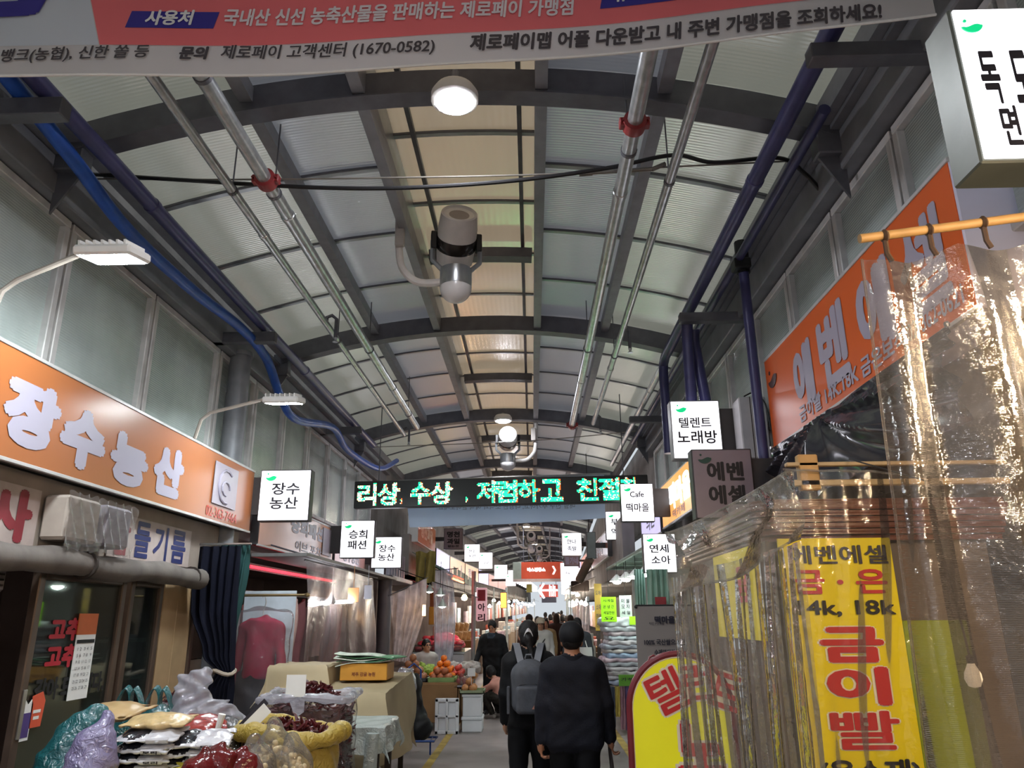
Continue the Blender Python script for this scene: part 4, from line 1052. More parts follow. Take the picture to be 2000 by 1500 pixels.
# ---- display of grain bags (tables are low, the goods stand on them)
wood_t = mat('table_wood', '#6e5a48', .6)
t = thing('display_table', (-2.1, 4.7, 0), 'low wooden display table under the grain bags', 'table')
MB().box(-2.85, -1.25, 3.7, 5.75, .56, .62, .008).build('table_top', wood_t, t)
for x in (-2.78, -1.32):
    for y in (3.78, 5.68): MB().box(x - .03, x + .03, y - .03, y + .03, 0, .56).build('leg', wood_t, t, 0)
def film_mat(n, c, tc, g=.12): return MATS.get(n) or translucent(n, c, tc, .35, g, .2, crinkle=.7)
teal = film_mat('bag_teal', '#1f6f74', '#2c9298'); lav = film_mat('bag_lavender', '#9a92bd', '#b9b3d8')
milky = clear('bag_milky', .42, '#f4f4fa', .15, '#dcdbe6', .35, 1.0, gmul=.6, gadd=.06); grain = mat('bag_grain', '#c2a878', .3, 0, .5, .2, 30, .5, 26)
pk_w = mat('pack_silver', '#c3c2c8', .25, .1, .6, .15, 8, .6, 24); pk_b = mat('pack_black', '#22232a', .2, 0, .6, .1, 6, .6, 24)
redp = mat('pack_red', '#8f2f2a', .22, 0, .6, .3, 25, .6, 24); chil = mat('chilli_dark', '#4a1418', .3, 0, .5, .35, 20)
P4 = 4.6
def bagz(name, label, cat, prims, m, vox=.014, amp=.008, fr=38, **kw):
    return soft(name, prims, m, None, vox, wrinkle(amp, fr, fr * .8, fr * 1.2, R.random() * 6), label=label, cat=cat, **kw)
bagz('plastic_bag', 'bulging teal plastic bag standing at the shop door', 'bag', [('e', (-2.6, 4.55, .84), (.18, .16, .24), 0, .05), ('e', (-2.55, 4.57, 1.06), (.12, .1, .12), 0, .08), ('c', (-2.55, 4.57, 1.1), (-2.5, 4.6, 1.17), .05, .06, 0, .04)], teal)
bagz('plastic_bag', 'tall lavender plastic bag between the teal bag and the stacked packs', 'bag', [('e', (-2.3, 4.22, .8), (.15, .14, .24), 0, .05), ('e', (-2.29, 4.24, 1.02), (.115, .1, .14), 0, .08), ('c', (-2.28, 4.25, 1.08), (-2.26, 4.27, 1.19), .07, .03, 0, .05)], lav)
for k, (px, py, w) in enumerate(((255, 1375, .11), (312, 1375, .09))):
    p = at(px, py, Y=5.15)
    t = thing('shopping_bag', (p.x, 5.15, p.z - .2), ['teal shopping bag with loop handles behind the grain pouch', 'smaller teal shopping bag with loop handles next to the dried chillies'][k], 'bag')
    soft('bag_body', [('e', (p.x, 5.15, p.z - .2), (.15, .12, .2), 0, .03)], teal, t, .015, wrinkle(.008, 40, 40, 44))
    for s in (-1, 1):
        pth = smooth_path([Vector((p.x + s * .1, 5.15, p.z - .1)), Vector((p.x + s * .075, 5.14, p.z + .02)), Vector((p.x + s * .03, 5.13, p.z + .1)), Vector((p.x - s * .0, 5.14, p.z + .04)), Vector((p.x + s * .015, 5.15, p.z - .1))], 4)
        MB().grid(lambda u, v: pth[min(16, int(v * 16))] + Vector((0, (u - .5) * .05, (u - .5) * .02)), 2, 16, th=.006).build('loop_handle', teal, t)
def pouch(c, hx, hy, hz, m, name, label, group, band=None, ang=0., tilt=0., vox=.012, text=None):
    rot = Matrix.Rotation(ang, 3, 'Z') @ Matrix.Rotation(tilt, 3, 'X')
    c = Vector(c)
    t = thing(name, c - Vector((0, 0, hz)), label, 'package', group)
    e = [rot @ Vector(v) for v in ((1, 0, 0), (0, 1, 0), (0, 0, 1))]
    if m in (pk_w, pk_b): soft('pouch_body', [('e', c - e[0] * hx * .4, (hx * .55, hy * .9, hz), 1, .02, rot), ('e', c + e[0] * hx * .35, (hx * .6, hy * .92, hz * .85), 0, .02, rot), ('b', c, (hx, hy, .002), .004, 0, .015, rot)], [pk_w, pk_b], t, .01, wrinkle(.004, 80, 70, 60, R.random() * 6))
    else: soft('pouch_body', [('e', c, (hx * .92, hy * .95, hz), 0, .02, rot), ('b', c, (hx, hy, .003), .004, 0, .025, rot)], m, t, vox, wrinkle(.004, 60, 50, 60, R.random() * 6))
    if band:
        e = [rot @ Vector(v) for v in ((1, 0, 0), (0, 1, 0), (0, 0, 1))]
        MB().obox(c - e[1] * hy * .88 + e[0] * hx * .42, e, (hx * .38, hy * .14, hz * .42), .01).build('label_patch', band, t)
        if text: letters(t, text, c - e[1] * (hy * 1.03) + e[0] * hx * .42, e[0], e[2], hx * .5, hz * .5, ink_soft, .03)
    return t
def P(px, py, y): return at(px, py, Y=y)
pouch(P(312, 1408, 4.5), .17, .12, .04, grain, 'grain_pouch', 'clear pouch of pale grain on top of the nearer pack stack', 'grain packs', tilt=.12, ang=.1)
pouch(P(222, 1390, 4.75), .19, .14, .05, mat('kraft_pouch', '#b09468', .4), 'grain_pouch', 'tan paper pouch lying over the teal bags', 'grain packs', ang=-.2, tilt=.15)
lbls = ['first silver and black pack under the grain pouch', 'second silver and black pack under the grain pouch', 'third silver and black pack down from the grain pouch', 'lowest silver and black pack of the stack under the grain pouch']
for k in range(4): pouch(P(298 - k * 6, 1434 + 20 * k, 4.42), .16, .11, .03, pk_b if k % 2 else pk_w, 'grain_pack', lbls[k], 'grain packs', pk_w, .06 * (-1) ** k, .2, text='보리' if k else None)
lbls = ['top silver pack of the stack below the white scoop', 'second silver pack of the stack below the white scoop', 'third silver pack of the stack below the white scoop', 'lowest silver pack of the stack below the white scoop']
for k in range(4): pouch(P(388 - k * 8, 1442 + 19 * k, 4.5), .18, .12, .03, pk_w if k % 2 == 0 else pk_b, 'grain_pack', lbls[k], 'grain packs', pk_w, .2 - .08 * k, .22, text='보리')
for k, (px, py, y) in enumerate(((388, 1412, 4.9), (372, 1424, 4.8))): pouch(P(px, py, y), .16, .12, .045, redp, 'chilli_pouch', ['glossy red chilli powder pouch behind the scoop', 'glossy red chilli powder pouch beside the grain pouch'][k], 'chilli pouches', ang=.4 - .7 * k, tilt=.2)
t = thing('yellow_tray', P(285, 1492, 4.3), 'yellow plastic tray edge under the packs', 'tray')
q = P(285, 1496, 4.3); MB().lathe([(.05, -.06), (.19, -.05), (.2, .0), (.185, .0), (.17, -.04), (.001, -.045)], q, n=24, ex=(1.1, .7)).build('tray_body', mat('tray_yellow', '#b3a43a', .4), t)
q = P(385, 1375, 5.1)
bagz('plastic_bag', 'crumpled clear milky bag rising behind the packs', 'bag', [('e', (q.x, 5.1, q.z - .14), (.2, .16, .2), 0, .05), ('e', (q.x - .04, 5.1, q.z + .08), (.11, .08, .12), 0, .05), ('e', (q.x + .03, 5.08, q.z + .14), (.07, .05, .06), 0, .03), ('e', (q.x + .14, 5.12, q.z - .12), (.16, .13, .13), 0, .06)], milky, .011, .02, 42)
q = P(438, 1432, 5.0)
bagz('plastic_bag', 'dark bag in clear film next to the yellow sack', 'bag', [('e', (q.x, 5.05, q.z - .08), (.13, .13, .17), 0, .05), ('e', (q.x + .05, 5.0, q.z - .16), (.12, .12, .14), 0, .05)], film_mat('bag_smoky', '#3b3b40', '#77777c', .25), .014, .012, 34)
q = P(425, 1420, 4.75)
t = thing('grain_scoop', q, 'white plastic scoop stuck upright in the packs', 'scoop')
MB().tube([q + Vector((.02, 0, .07)), q + Vector((0, 0, -.02))], [.022, .016], 8).build('handle', white, t)
MB().grid(lambda u, v: q + Vector(((u - .5) * (.06 + .09 * v) - .03 * v, .03 - .05 * math.cos((u - .5) * 2.6), -.02 - .1 * v)), 10, 6, th=.004).build('scoop_pan', white, t)
for k, (px, py, y) in enumerate(((428, 1482, 4.25), (470, 1490, 4.3), (395, 1496, 4.2))):
    q = P(px, py, y)
    bagz('chilli_bag', ['glossy dark red bag of chilli paste in front of the packs', 'glossy dark red bag beside the garlic bag', 'glossy dark red bag cut by the lower picture edge'][k], 'bag', [('e', (q.x, y, q.z - .03), (.11, .1, .09), 0, .03), ('c', (q.x, y, q.z + .02), (q.x + .01, y, q.z + .07), .04, .02, 0, .04)], mat('paste_red', '#5c1416', .18, 0, .6, .3, 12, .7, 26), .012, .007, 44)
nut = mat('garlic_cream', '#d2bd92', .5, 0, .4, .2, 30)
for k, (px, py, y, n) in enumerate(((535, 1462, 4.55, 46), (498, 1494, 4.35, 40), (570, 1490, 4.5, 24))):
    q = P(px, py, y)
    t = thing('garlic_bag', (q.x, y, q.z - .1), ['clear bag of peeled garlic cloves in front of the yellow sack', 'clear bag of peeled garlic cloves at the lower picture edge', 'pale bag of garlic against the yellow sack'][k], 'bag')
    soft('film', [('e', (q.x, y, q.z - .03), (.12, .1, .12), 0, .03), ('c', (q.x, y, q.z + .06), (q.x - .01, y, q.z + .12), .06, .04, 0, .05)], clear('film_clear_%d' % k, .12, '#ffffff', .08, '#e4dfd8', .3, .5), t, .014, wrinkle(.006, 40, 40, 44))
    b = MB()
    for _ in range(n):
        for _t in range(20):
            v = Vector((R.uniform(-1, 1), R.uniform(-1, 1), R.uniform(-1, 1)))
            if v.length < 1: break
        c = Vector((q.x + v.x * .085, y + v.y * .075, q.z - .04 + v.z * .085)); a = Vector((R.uniform(-1, 1), R.uniform(-1, 1), R.uniform(-1, 1))).normalized()
        b.lathe([(.004, -.018), (.015, -.008), (.016, .002), (.009, .013), (.002, .018)], c, a, 7)
    tag(b.build('garlic_cloves', nut, t, 60), kind='stuff')
def chillies(b, n, fn, L=.07):
    for _ in range(n):
        c = Vector(fn()); a = Vector((R.uniform(-1, 1), R.uniform(-1, 1), R.uniform(-.2, .9))).normalized(); s = a.orthogonal().normalized()
        l = L * R.uniform(.7, 1.2); k = R.uniform(-.3, .5) * l
        b.tube([c - a * l * .5, c - a * l * .2 + s * k * .3, c + a * l * .15 + s * k * .4, c + a * l * .5], [.004, .011, .009, .002], 5, mi=0)
def heap(cx, cy, cz, rx, ry, h): 
    def f():
        r = math.sqrt(R.random()); q = R.uniform(0, 6.283)
        return (cx + rx * r * math.cos(q), cy + ry * r * math.sin(q), cz + h * (1 - r * r) + R.uniform(-.02, .02))
    return f
# big yellow sack
q = at(568, 1420, Y=5.05)
t = thing('chilli_sack', (q.x, 5.05, .62), 'large open yellow sack with rolled rim heaped with dried chillies', 'sack')
sackm = translucent('sack_yellow', '#bfa548', '#d8c060', .25, .04, .4, crinkle=.8)
SX, SY, SZ = q.x, 5.05, 1.0
MB().grid(lambda u, v: (lambda a, z, r: (SX + (r + .012 * math.sin(a * 9 + z * 20)) * math.cos(a) * 1.0, SY + (r + .012 * math.sin(a * 7 + z * 14)) * math.sin(a) * .85, z + .012 * math.sin(a * 5)))(2 * math.pi * u, .62 + (SZ - .62) * v, .27 + .03 * math.sin(v * 3.1)), 60, 16).build('sack_body', sackm, t)
rim = [(SX + (.31 + .012 * math.sin(a * 7)) * math.cos(a), SY + (.26 + .012 * math.sin(a * 5)) * math.sin(a), SZ + .012 * math.sin(a * 3 + 1) + (.03 if math.cos(a) < 0 else 0)) for a in [2 * math.pi * k / 96 for k in range(97)]]
MB().tube(rim, [.05 + .007 * math.sin(k * .42) + .004 * math.sin(k * 1.1) for k in range(97)], 14, caps=False).build('rolled_rim', sackm, t)
b = MB(); chillies(b, 240, heap(SX, SY, SZ - .02, .26, .22, .1)); b.lathe([(.001, -.02), (.28, -.03), (.28, -.06)], (SX, SY, SZ), n=24)
tag(b.build('dried_chillies', chil, t, 60), 'heap of dried dark red chillies', kind='stuff')
t = thing('price_card', (SX - .15, SY - .1, SZ + .05), 'grey and white price card stuck in the yellow sack', 'card')
MB().obox((SX - .18, SY - .12, SZ + .1), (Vector((.7, 0, .7)), YP, Vector((-.7, 0, .7))), (.09, .003, .035)).build('card', white, t, 0)
MB().obox((SX - .2, SY - .11, SZ + .13), (Vector((.7, 0, .7)), YP, Vector((-.7, 0, .7))), (.1, .003, .02)).build('backing', ink_soft, t, 0)
# clear box bag of chillies
q = at(600, 1420, Y=5.9); cx, cy, ct = q.x, 5.95, at(600, 1360, Y=5.9).z
t = thing('chilli_box_bag', (cx, cy, .5), 'tall clear plastic bag full of dried chillies behind the yellow sack', 'bag')
MB().grid(lambda u, v: (lambda a: (cx + .3 * max(-1, min(1, 1.35 * math.cos(a))) * (1 + .02 * math.sin(v * 21 + a * 5)), cy + .24 * max(-1, min(1, 1.35 * math.sin(a))) * (1 + .02 * math.sin(v * 17 + a * 4)), .5 + (ct - .5) * v))(2 * math.pi * u), 64, 18).build('film', clear('chilli_film', .07, '#ffffff', .08, '#d8d0cc', .3, .6), t)
MB().tube([(cx + .31 * max(-1, min(1, 1.35 * math.cos(a))), cy + .25 * max(-1, min(1, 1.35 * math.sin(a))), ct + .012 * math.sin(a * 3)) for a in [2 * math.pi * k / 96 for k in range(97)]], [.03 + .006 * math.sin(k * .5) + .004 * math.sin(k * 1.3) for k in range(97)], 10, caps=False).build('film_rim', milky, t)
b = MB()
b.box(cx - .27, cx + .27, cy - .21, cy + .21, .52, ct - .08)
chillies(b, 220, heap(cx, cy, ct - .08, .26, .2, .16), .08)
def side():
    w = R.random(); 
    return (cx + R.uniform(-.27, .27), cy - .215, R.uniform(.55, ct - .06)) if w < .6 else (cx + .275, cy + R.uniform(-.2, .2), R.uniform(.55, ct - .06))
chillies(b, 260, side, .08)
tag(b.build('dried_chillies', chil, t, 60), kind='stuff')
t = thing('price_card', (cx - .1, cy - .25, ct), 'white price card hanging on the clear chilli bag', 'card')
q = at(578, 1340, Y=5.68)
MB().obox((q.x, 5.68, q.z - .0), (XP, YP, ZP), (.07, .002, .075)).build('card', white, t, 0)
MB().prism([(-.06, .0), (.06, .0), (.06, -.1), (.0, -.14)], (q.x + .01, 5.68, q.z - .07), XP, ZP, .002).build('flap', milky, t, 0)
t = thing('display_stool', (cx, cy, 0), 'dark stool under the clear chilli bag', 'stool')
MB().box(cx - .3, cx + .3, cy - .24, cy + .24, .44, .5, .01).build('seat', dark_in, t)
for sx in (-1, 1):
    for sy in (-1, 1): MB().box(cx + sx * .26 - .025, cx + sx * .26 + .025, cy + sy * .2 - .025, cy + sy * .2 + .025, 0, .44).build('leg', dark_in, t, 0)
q = at(270, 1355, Y=5.5); 
b = MB(); chillies(b, 26, lambda: (at(360, 1365, Y=5.4).x + R.uniform(-.12, .12), 5.4 + R.uniform(-.08, .08), at(360, 1368, Y=5.4).z + R.uniform(-.04, .05)), .13)
q = at(350, 1375, Y=5.4)
soft('chilli_heap_sack', [('e', (q.x, 5.42, q.z - .12), (.2, .16, .16), 0, .03)], milky, None, .015, wrinkle(.01, 34, 34, 40), label='white sack of long dried chillies behind the teal bags', cat='sack')
tag(b.build('dried_chillies', chil, bpy.data.objects['chilli_heap_sack'], 60), kind='stuff')

# ---- side tables with cloth, brown paper covers
def drape(x0, x1, y0, y1, zt, ov, am, nf, seed=0., th=.004, slope=0., nu=46, nv=40):
    def f(u, v):
        a = (x0 - ov) + (x1 - x0 + 2 * ov) * u; c = (y0 - ov) + (y1 - y0 + 2 * ov) * v
        dx = max(x0 - a, a - x1, 0); dy = max(y0 - c, c - y1, 0); dr_ = max(dx, dy) if min(dx, dy) == 0 else math.hypot(dx, dy) * .9
        x = min(max(a, x0), x1); y = min(max(c, y0), y1)
        sg = (1 if a > x1 else -1) if dx > 0 else 0; sh_ = (1 if c > y1 else -1) if dy > 0 else 0
        k = am * dr_ / max(ov, .01) * (1 + math.sin((u + v) * nf * 6.28 + seed) + .5 * math.sin((u - v) * nf * 9 + seed))
        return (x + sg * k * .7 + sg * .01, y + sh_ * k * .7 + sh_ * .01, zt - dr_ + slope * (y - y0) + .006 * math.sin(a * 23 + seed) * math.sin(c * 19))
    return MB().grid(f, nu, nv, th=th)
def table4(name, label, x0, x1, y0, y1, zt, m=wood_t):
    t = thing(name, ((x0 + x1) / 2, (y0 + y1) / 2, 0), label, 'table')
    MB().box(x0, x1, y0, y1, zt - .04, zt, .006).build('table_top', m, t)
    for x in (x0 + .05, x1 - .05):
        for y in (y0 + .05, y1 - .05): MB().box(x - .025, x + .025, y - .025, y + .025, 0, zt - .04).build('leg', m, t, 0)
table4('side_table', 'small dark table under the white plastic cloth', -1.72, -1.2, 6.45, 7.1, .86, dark_in)
tag(drape(-1.73, -1.19, 6.44, 7.11, .868, .2, .03, 2.3).build('table_cloth', film_mat('cloth_white_plastic', '#c5d0cc', '#dfe8e4', .1)), 'white plastic cloth draped over the small table', 'cloth')
tag(MB().tube([at(728, 1432, Y=6.4), at(722, 1500, Y=6.4)], [.05, .055], 12).build('cloth_roll', MATS['cloth_white_plastic']), 'rolled corner of white plastic hanging before the small table', 'cloth')
kraft = mat('kraft_paper', '#a59678', .75, 0, .25, .12, 2, .2, 9)
table4('stall_table', 'stall table hidden below brown paper', -2.5, -1.4, 7.5, 9.0, 1.0, dark_in)
tag(drape(-2.5, -1.38, 7.45, 9.05, 1.02, .62, .09, 1.4, .7, slope=.05).build('paper_cover', kraft), 'brown paper cover draped over the stall table', 'cover')
tag(drape(-2.62, -2.05, 7.9, 8.5, 1.24, .3, .05, 1.1, 2.).build('paper_cover', mat('kraft_light', '#b8a88a', .75, 0, .25, .1, 2, .2, 9)), 'lighter brown paper cover peaked behind the chilli bag', 'cover')
tag(soft('covered_heap', [('b', (-2.33, 8.2, 1.1), (.22, .24, .08), .03, 0, .02)], kraft, None, .03), 'boxes wrapped in brown paper under the peaked cover', 'heap')
q = at(718, 1308, Y=8.3)
t = thing('orange_crate', (q.x, 8.3, q.z - .08), 'orange yellow cardboard box on the brown paper', 'box')
MB().box(q.x - .24, q.x + .24, 8.1, 8.5, q.z - .09, q.z + .07, .006).build('box_body', mat('box_yellow', '#c48a2e', .6), t)
letters(t, '제주 감귤 농원', (q.x, 8.1, q.z - .03), XP, ZP, .24, .04, mat('box_print', '#7a3a20', .6), .02)
t = thing('paper_stack', (q.x, 8.3, q.z + .07), 'loose stack of green and white papers on the yellow box', 'papers')
for k, (dx, c, an) in enumerate(((0, '#c9d4c8', .05), (.03, '#3f7a5c', -.1), (-.04, '#d9e0d2', .18), (.05, '#5a8a66', -.2), (-.02, '#cfdccc', .1))):
    r_ = Matrix.Rotation(an, 3, 'Z') @ Matrix.Rotation(.06 * (k - 2), 3, 'Y')
    MB().grid(lambda u, v: Vector((q.x + dx, 8.3, q.z + .085 + k * .016)) + r_ @ Vector(((u - .5) * .6, (v - .5) * .42, .015 * math.sin(u * 6 + k))), 10, 6, th=.008).build('sheet', mat('paper%d' % k, c, .7), t)
# ================================================================ RIGHT: the gold shop booth behind clear curtains
film_n = clear('curtain_film', .13, '#f6efe6', .09, '#b8aa98', .35, .3, (70, .12), .75, .05)
film_b = clear('curtain_film_back', .17, '#f6f6f4', .08, '#d4d4d2', .38, .4, None, .85, .06)
oak = mat('rod_wood', '#b08a55', .5, 0, .4, .2, 8)
cherry = mat('cherry_wood', '#5c2c20', .3, 0, .5, .25, 3, 0, wave=('Z', 14, .15))
booth_m = mat('booth_panel', '#5a4f4a', .5, 0, .4, .15, 2)
yel = mat('banner_yellow', '#ecd600', .45, 0, .4, .04, 1)
red_t = mat('letter_red', '#c02a30', .45, 0, .4, 0)
halo = mat('letter_halo', '#e8e2d0', .45, 0, .4, 0)
navy_t = mat('letter_navy', '#33303c', .45, 0, .4, 0)
# booth
bt_ = thing('jewellery_booth', (1.9, 4.4, 0), 'jewellery booth with dark panels and a rounded cherry wood cornice', 'booth')
MB().box(1.24, 2.4, 4.1, 4.16, 0, 2.06, .006).build('front_panel', booth_m, bt_)
MB().box(1.24, 1.3, 4.16, 6.0, 0, 2.06, .006).build('side_panel', booth_m, bt_)
def rounded(x0, x1, y0, y1, r):
    pts = [(x1, y1), (x0, y1)]
    pts += [(x0, y0 + r)] + [(x0 + r - r * math.cos(a), y0 + r - r * math.sin(a)) for a in [math.pi / 16 * k for k in range(1, 8)]] + [(x0 + r, y0), (x1, y0)]
    return pts
for k in range(7):
    e = [.0, .03, .05, .06, .08, .1, .07][k]
    MB().prism(rounded(1.24 - e, 2.45, 4.04 - e, 6.0, .12), (0, 0, 2.05 + k * .03), XP, YP, .027).build('moulding', cherry, bt_, 40)
for z, th_ in ((2.3, .03), (2.4, .02)):
    MB().box(1.3, 2.4, 3.8, 3.84, z, z + th_, .004).build('curtain_rail', mat('rail_tan', '#b09a78', .5, 0, .4, .15), bt_)
MB().box(1.36, 1.46, 3.8, 3.85, 2.28, 2.46, .006).build('rail_end', oak, bt_)
# yellow vertical banner
YB2 = 4.02
yb = thing('vertical_banner', (1.57, YB2, .6), 'tall yellow gold buying banner with red and black characters', 'banner')
MB().box(1.28, 1.86, YB2, YB2 + .012, .55, 2.06, .003).build('cloth', yel, yb)
def fit(t, txt, px0, py0, px1, py1, y, m, bold=.03, out=None, ob=.06):
    a, b, c = at(px0, (py0 + py1) / 2, Y=y), at(px1, (py0 + py1) / 2, Y=y), at((px0 + px1) / 2, py0, Y=y); d = at((px0 + px1) / 2, py1, Y=y)
    cc = (a + b) / 2; cc.z = (c.z + d.z) / 2; ux = (b - a).normalized()
    if out: letters(t, txt, cc, XP, ZP, (b.x - a.x) * (1 + ob), (c.z - d.z) * (1 + ob), out, bold + .03, off=.002)
    letters(t, txt, cc, XP, ZP, b.x - a.x, c.z - d.z, m, bold, off=.008)
fit(yb, '에벤에셀', 1540, 1065, 1732, 1102, YB2, navy_t, .022)
fit(yb, '금 · 은', 1548, 1112, 1732, 1160, YB2, red_t, .03)
fit(yb, '14k, 18k', 1556, 1172, 1748, 1205, YB2, ink, .025)
fit(yb, '금', 1600, 1224, 1726, 1294, YB2, red_t, .045, halo)
fit(yb, '이', 1614, 1302, 1738, 1378, YB2, red_t, .05, halo)
fit(yb, '빨', 1622, 1388, 1758, 1464, YB2, red_t, .022, halo)
fit(yb, '(유소재)', 1600, 1482, 1800, 1535, YB2, ink, .04)
# second yellow board in the booth, seen through the curtains on its street side
t = thing('side_board', (1.22, 4.9, 1.5), 'yellow side board seen through the gathered curtain', 'board')
MB().box(1.215, 1.232, 4.2, 5.2, 1.55, 2.05).build('panel', yel, t, 0)
letters(t, '금', (1.21, 4.5, 1.85), YN, ZP, .3, .2, red_t, .05)
a, b = at(1782, 1212, Y=3.95), at(1965, 1500, Y=3.95)
t = thing('poster_board', (2.1, 4.05, .8), 'lime green poster standing behind the nearest clear curtain', 'poster')
MB().box(a.x, b.x, 4.06, 4.09, .6, a.z, .004).build('panel', mat('poster_lime', '#8a9a12', .6, 0, .3, .12, 3), t)
q = at(1900, 1318, Y=3.0)
t = thing('light_bulb', q, 'unlit white bulb hanging behind the nearest clear curtain', 'bulb')
MB().lathe([(.002, -.045), (.02, -.04), (.03, -.015), (.028, .005), (.016, .03), (.012, .04)], q, n=16).build('globe', mat('bulb_white', '#f0e2cc', .4, emit=.35, ecol='#ffe9c8'), t)  # faint glow put into the unlit bulb's material
MB().lathe([(.013, .04), (.013, .065), (.004, .07)], q, n=12).tube([q + ZP * .07, Vector((q.x, 3.1, 2.2)), Vector((q.x, 3.79, 2.43))], .004, 6).build('socket_cord', blackm, t)
# near curtain on a wooden rod
A0, A1 = Vector((1.04, 2.1, 2.78)), Vector((1.86, 2.1, 2.885))
t = thing('clear_curtain', (1.4, 2.1, .4), 'nearest clear plastic curtain hung on a wooden rod', 'curtain')
rod_ = MB().tube([A0 - XP * .02, A1], .014, 12).build('rod', oak, t)
def near(u, v):
    w = 1 - .12 * v * (1 - v)
    x = .985 + .03 * math.cos(v * 2) + (.85) * u * w
    zt = 2.72 + (x - 1.04) * .128 - .035 * abs(math.sin(u * 9.4))
    ph = u * 30 + 1.8 * math.sin(u * 7 + 1) + .8 * math.sin(v * 3 + u * 6)
    am = .012 + .028 * v ** .6
    return (x + .008 * math.sin(ph * 1.3), 2.1 + am * math.sin(ph) + .03 * v * math.sin(u * 11 + v * 4), zt * (1 - v) + .35 * v)
MB().grid(near, 150, 40).build('sheet', film_n, t)
MB().tube([Vector(near(0, k / 30)) for k in range(31)], .004, 6).build('hem', film_n, t)
for u in (.02, .2, .42, .62, .84):
    p_ = A0.lerp(A1, .05 + u * .93); g_ = Vector(near(u, 0))
    MB().lathe([(.016, -.008), (.022, 0), (.016, .008)], p_, A1 - A0, 12).tube([p_ - ZP * .014, Vector((p_.x, 2.1, p_.z - .06)), Vector((p_.x + .01, 2.1, p_.z - .085))], .008, 6).build('curtain_ring', mat('ring_brown', '#5a4432', .4, .3), rod_)
# booth curtains
t = thing('clear_curtain', (1.0, 3.85, .3), 'gathered clear plastic curtain in front of the yellow arched sign', 'curtain')
def gath(u, v):
    x = .69 + .66 * u + .04 * v * math.sin(u * 5); ph = u * 62 + 3 * math.sin(u * 6) + 1.3 * math.sin(v * 2.5 + u * 9)
    zt = 1.86 + .17 * u; 
    return (x + .012 * math.sin(ph * .5 + v * 3), 3.86 + (.02 + .014 * v) * math.sin(ph) + .05 * math.sin(v * 3) * (1 - u), zt * (1 - v) + .3 * v)
MB().grid(gath, 170, 30).build('sheet', film_b, t)
def val(u, v):
    x = .66 + .66 * u; zt = 2.07 + .3 * min(1, u * 1.05) ** 1.25; zb_ = 1.77 + .02 * math.sin(u * 9) + .26 * u ** 1.3
    d = math.sin(v * math.pi)
    return (x + .02 * math.sin(v * 6 + u * 9) * d, 3.78 - .05 * d + .02 * math.sin(u * 15 + v * 4) * (.3 + v) + .008 * math.sin(u * 27 - v * 6), zt + (zb_ - zt) * v)
MB().grid(val, 90, 26).build('valance', clear('valance_film', .2, '#f4f7f4', .08, '#d4d8d2', .38, .9, None, .9, .06), t)
MB().tube([Vector(val(k / 40, 1)) for k in range(41)], .007, 6).tube([Vector(val(k / 40, 0)) for k in range(41)], .006, 6).build('hem', film_b, t)
t = thing('clear_curtain', (1.6, 3.75, .4), 'flat clear sheet hanging over the yellow banner', 'curtain')
def frn(u, v):
    x = 1.27 + .62 * u; return (x + .01 * math.sin(v * 8), 3.77 - .03 * math.sin(v * 5 + u * 3) + .008 * math.sin(u * 26 + v * 3) + .02 * math.sin(u * 7 + v * 6), (2.38 - .04 * u) * (1 - v) + .45 * v)
MB().grid(frn, 70, 40).build('sheet', clear('front_film', .03, '#fdfdf8', .06, '#cfcabf', .25, .4, None, .7, .04), t)
MB().tube([Vector(frn(k / 30, 0)) for k in range(31)], .006, 6).build('hem', film_b, t)
# black tarpaulin under the big sign
t = thing('black_tarpaulin', (1.95, 5, 2.4), 'shiny black plastic sheet pulled tight below the vermilion sign', 'tarpaulin')
tarp = mat('tarp_black', '#2c2c33', .18, 0, .7, .25, 3, .15, 9)
def tp(u, v):
    y = 6.15 - 2.75 * u
    top = Vector((2.02, y, 3.0)); bot = Vector((1.98 - .1 * math.sin(u * 3.1), y - .1, 2.42 + .12 * abs(u - .32)))
    p_ = top.lerp(bot, v); a_ = math.atan2(v + .02, u - .35)
    p_.x -= .1 * math.sin(v * math.pi) * (.6 + .4 * math.sin(a_ * 14)) + .015 * math.sin(a_ * 31)
    return p_
MB().grid(tp, 90, 24).build('sheet', tarp, t)
for u in (.0, .35, 1): MB().lathe([(.012, -.01), (.016, 0), (.012, .01)], Vector(tp(u, .0)) - XP * .01, XP, 10).build('eyelet', chrome, t)
# arched yellow light sign
YA = 4.62
ax0, ax1 = .535, 1.125
acx, arx = (ax0 + ax1) / 2, (ax1 - ax0) / 2
az = 1.18; ary = 1.47 - az
t = thing('arched_sign', (acx, YA, 0), 'yellow arched karaoke sign with a maroon border standing on the street', 'sign')
ol = [(-arx, .12), (-arx, az)] + [(-arx * math.cos(a), az + ary * math.sin(a)) for a in [math.pi / 24 * k for k in range(1, 24)]] + [(arx, az), (arx, .12)]
MB().prism([(x * .985, z * .99 + .01) for x, z in reversed(ol)], (acx, YA + .1, 0), XP, ZP, .1).build('casing', mat('sign_side', '#8a8a86', .5), t, 30)
MB().prism([(x * .93, z * .985 + .006) for x, z in ol], (acx, YA - .004, 0), XN * -1, ZP, .004).build('face', mat('arch_yellow', '#cbc818', .35, 0, .5, .05, 1, emit=.12, ecol='#d6d21c'), t, 0)
MB().tube([(acx + x * .98, YA, z) for x, z in ol], .02, 10).build('border', mat('maroon_tube', '#6e2630', .3, 0, .5, .1), t)
MB().tube([(acx + x * .94, YA - .006, z * .99) for x, z in ol], .008, 8).build('inner_line', halo, t)
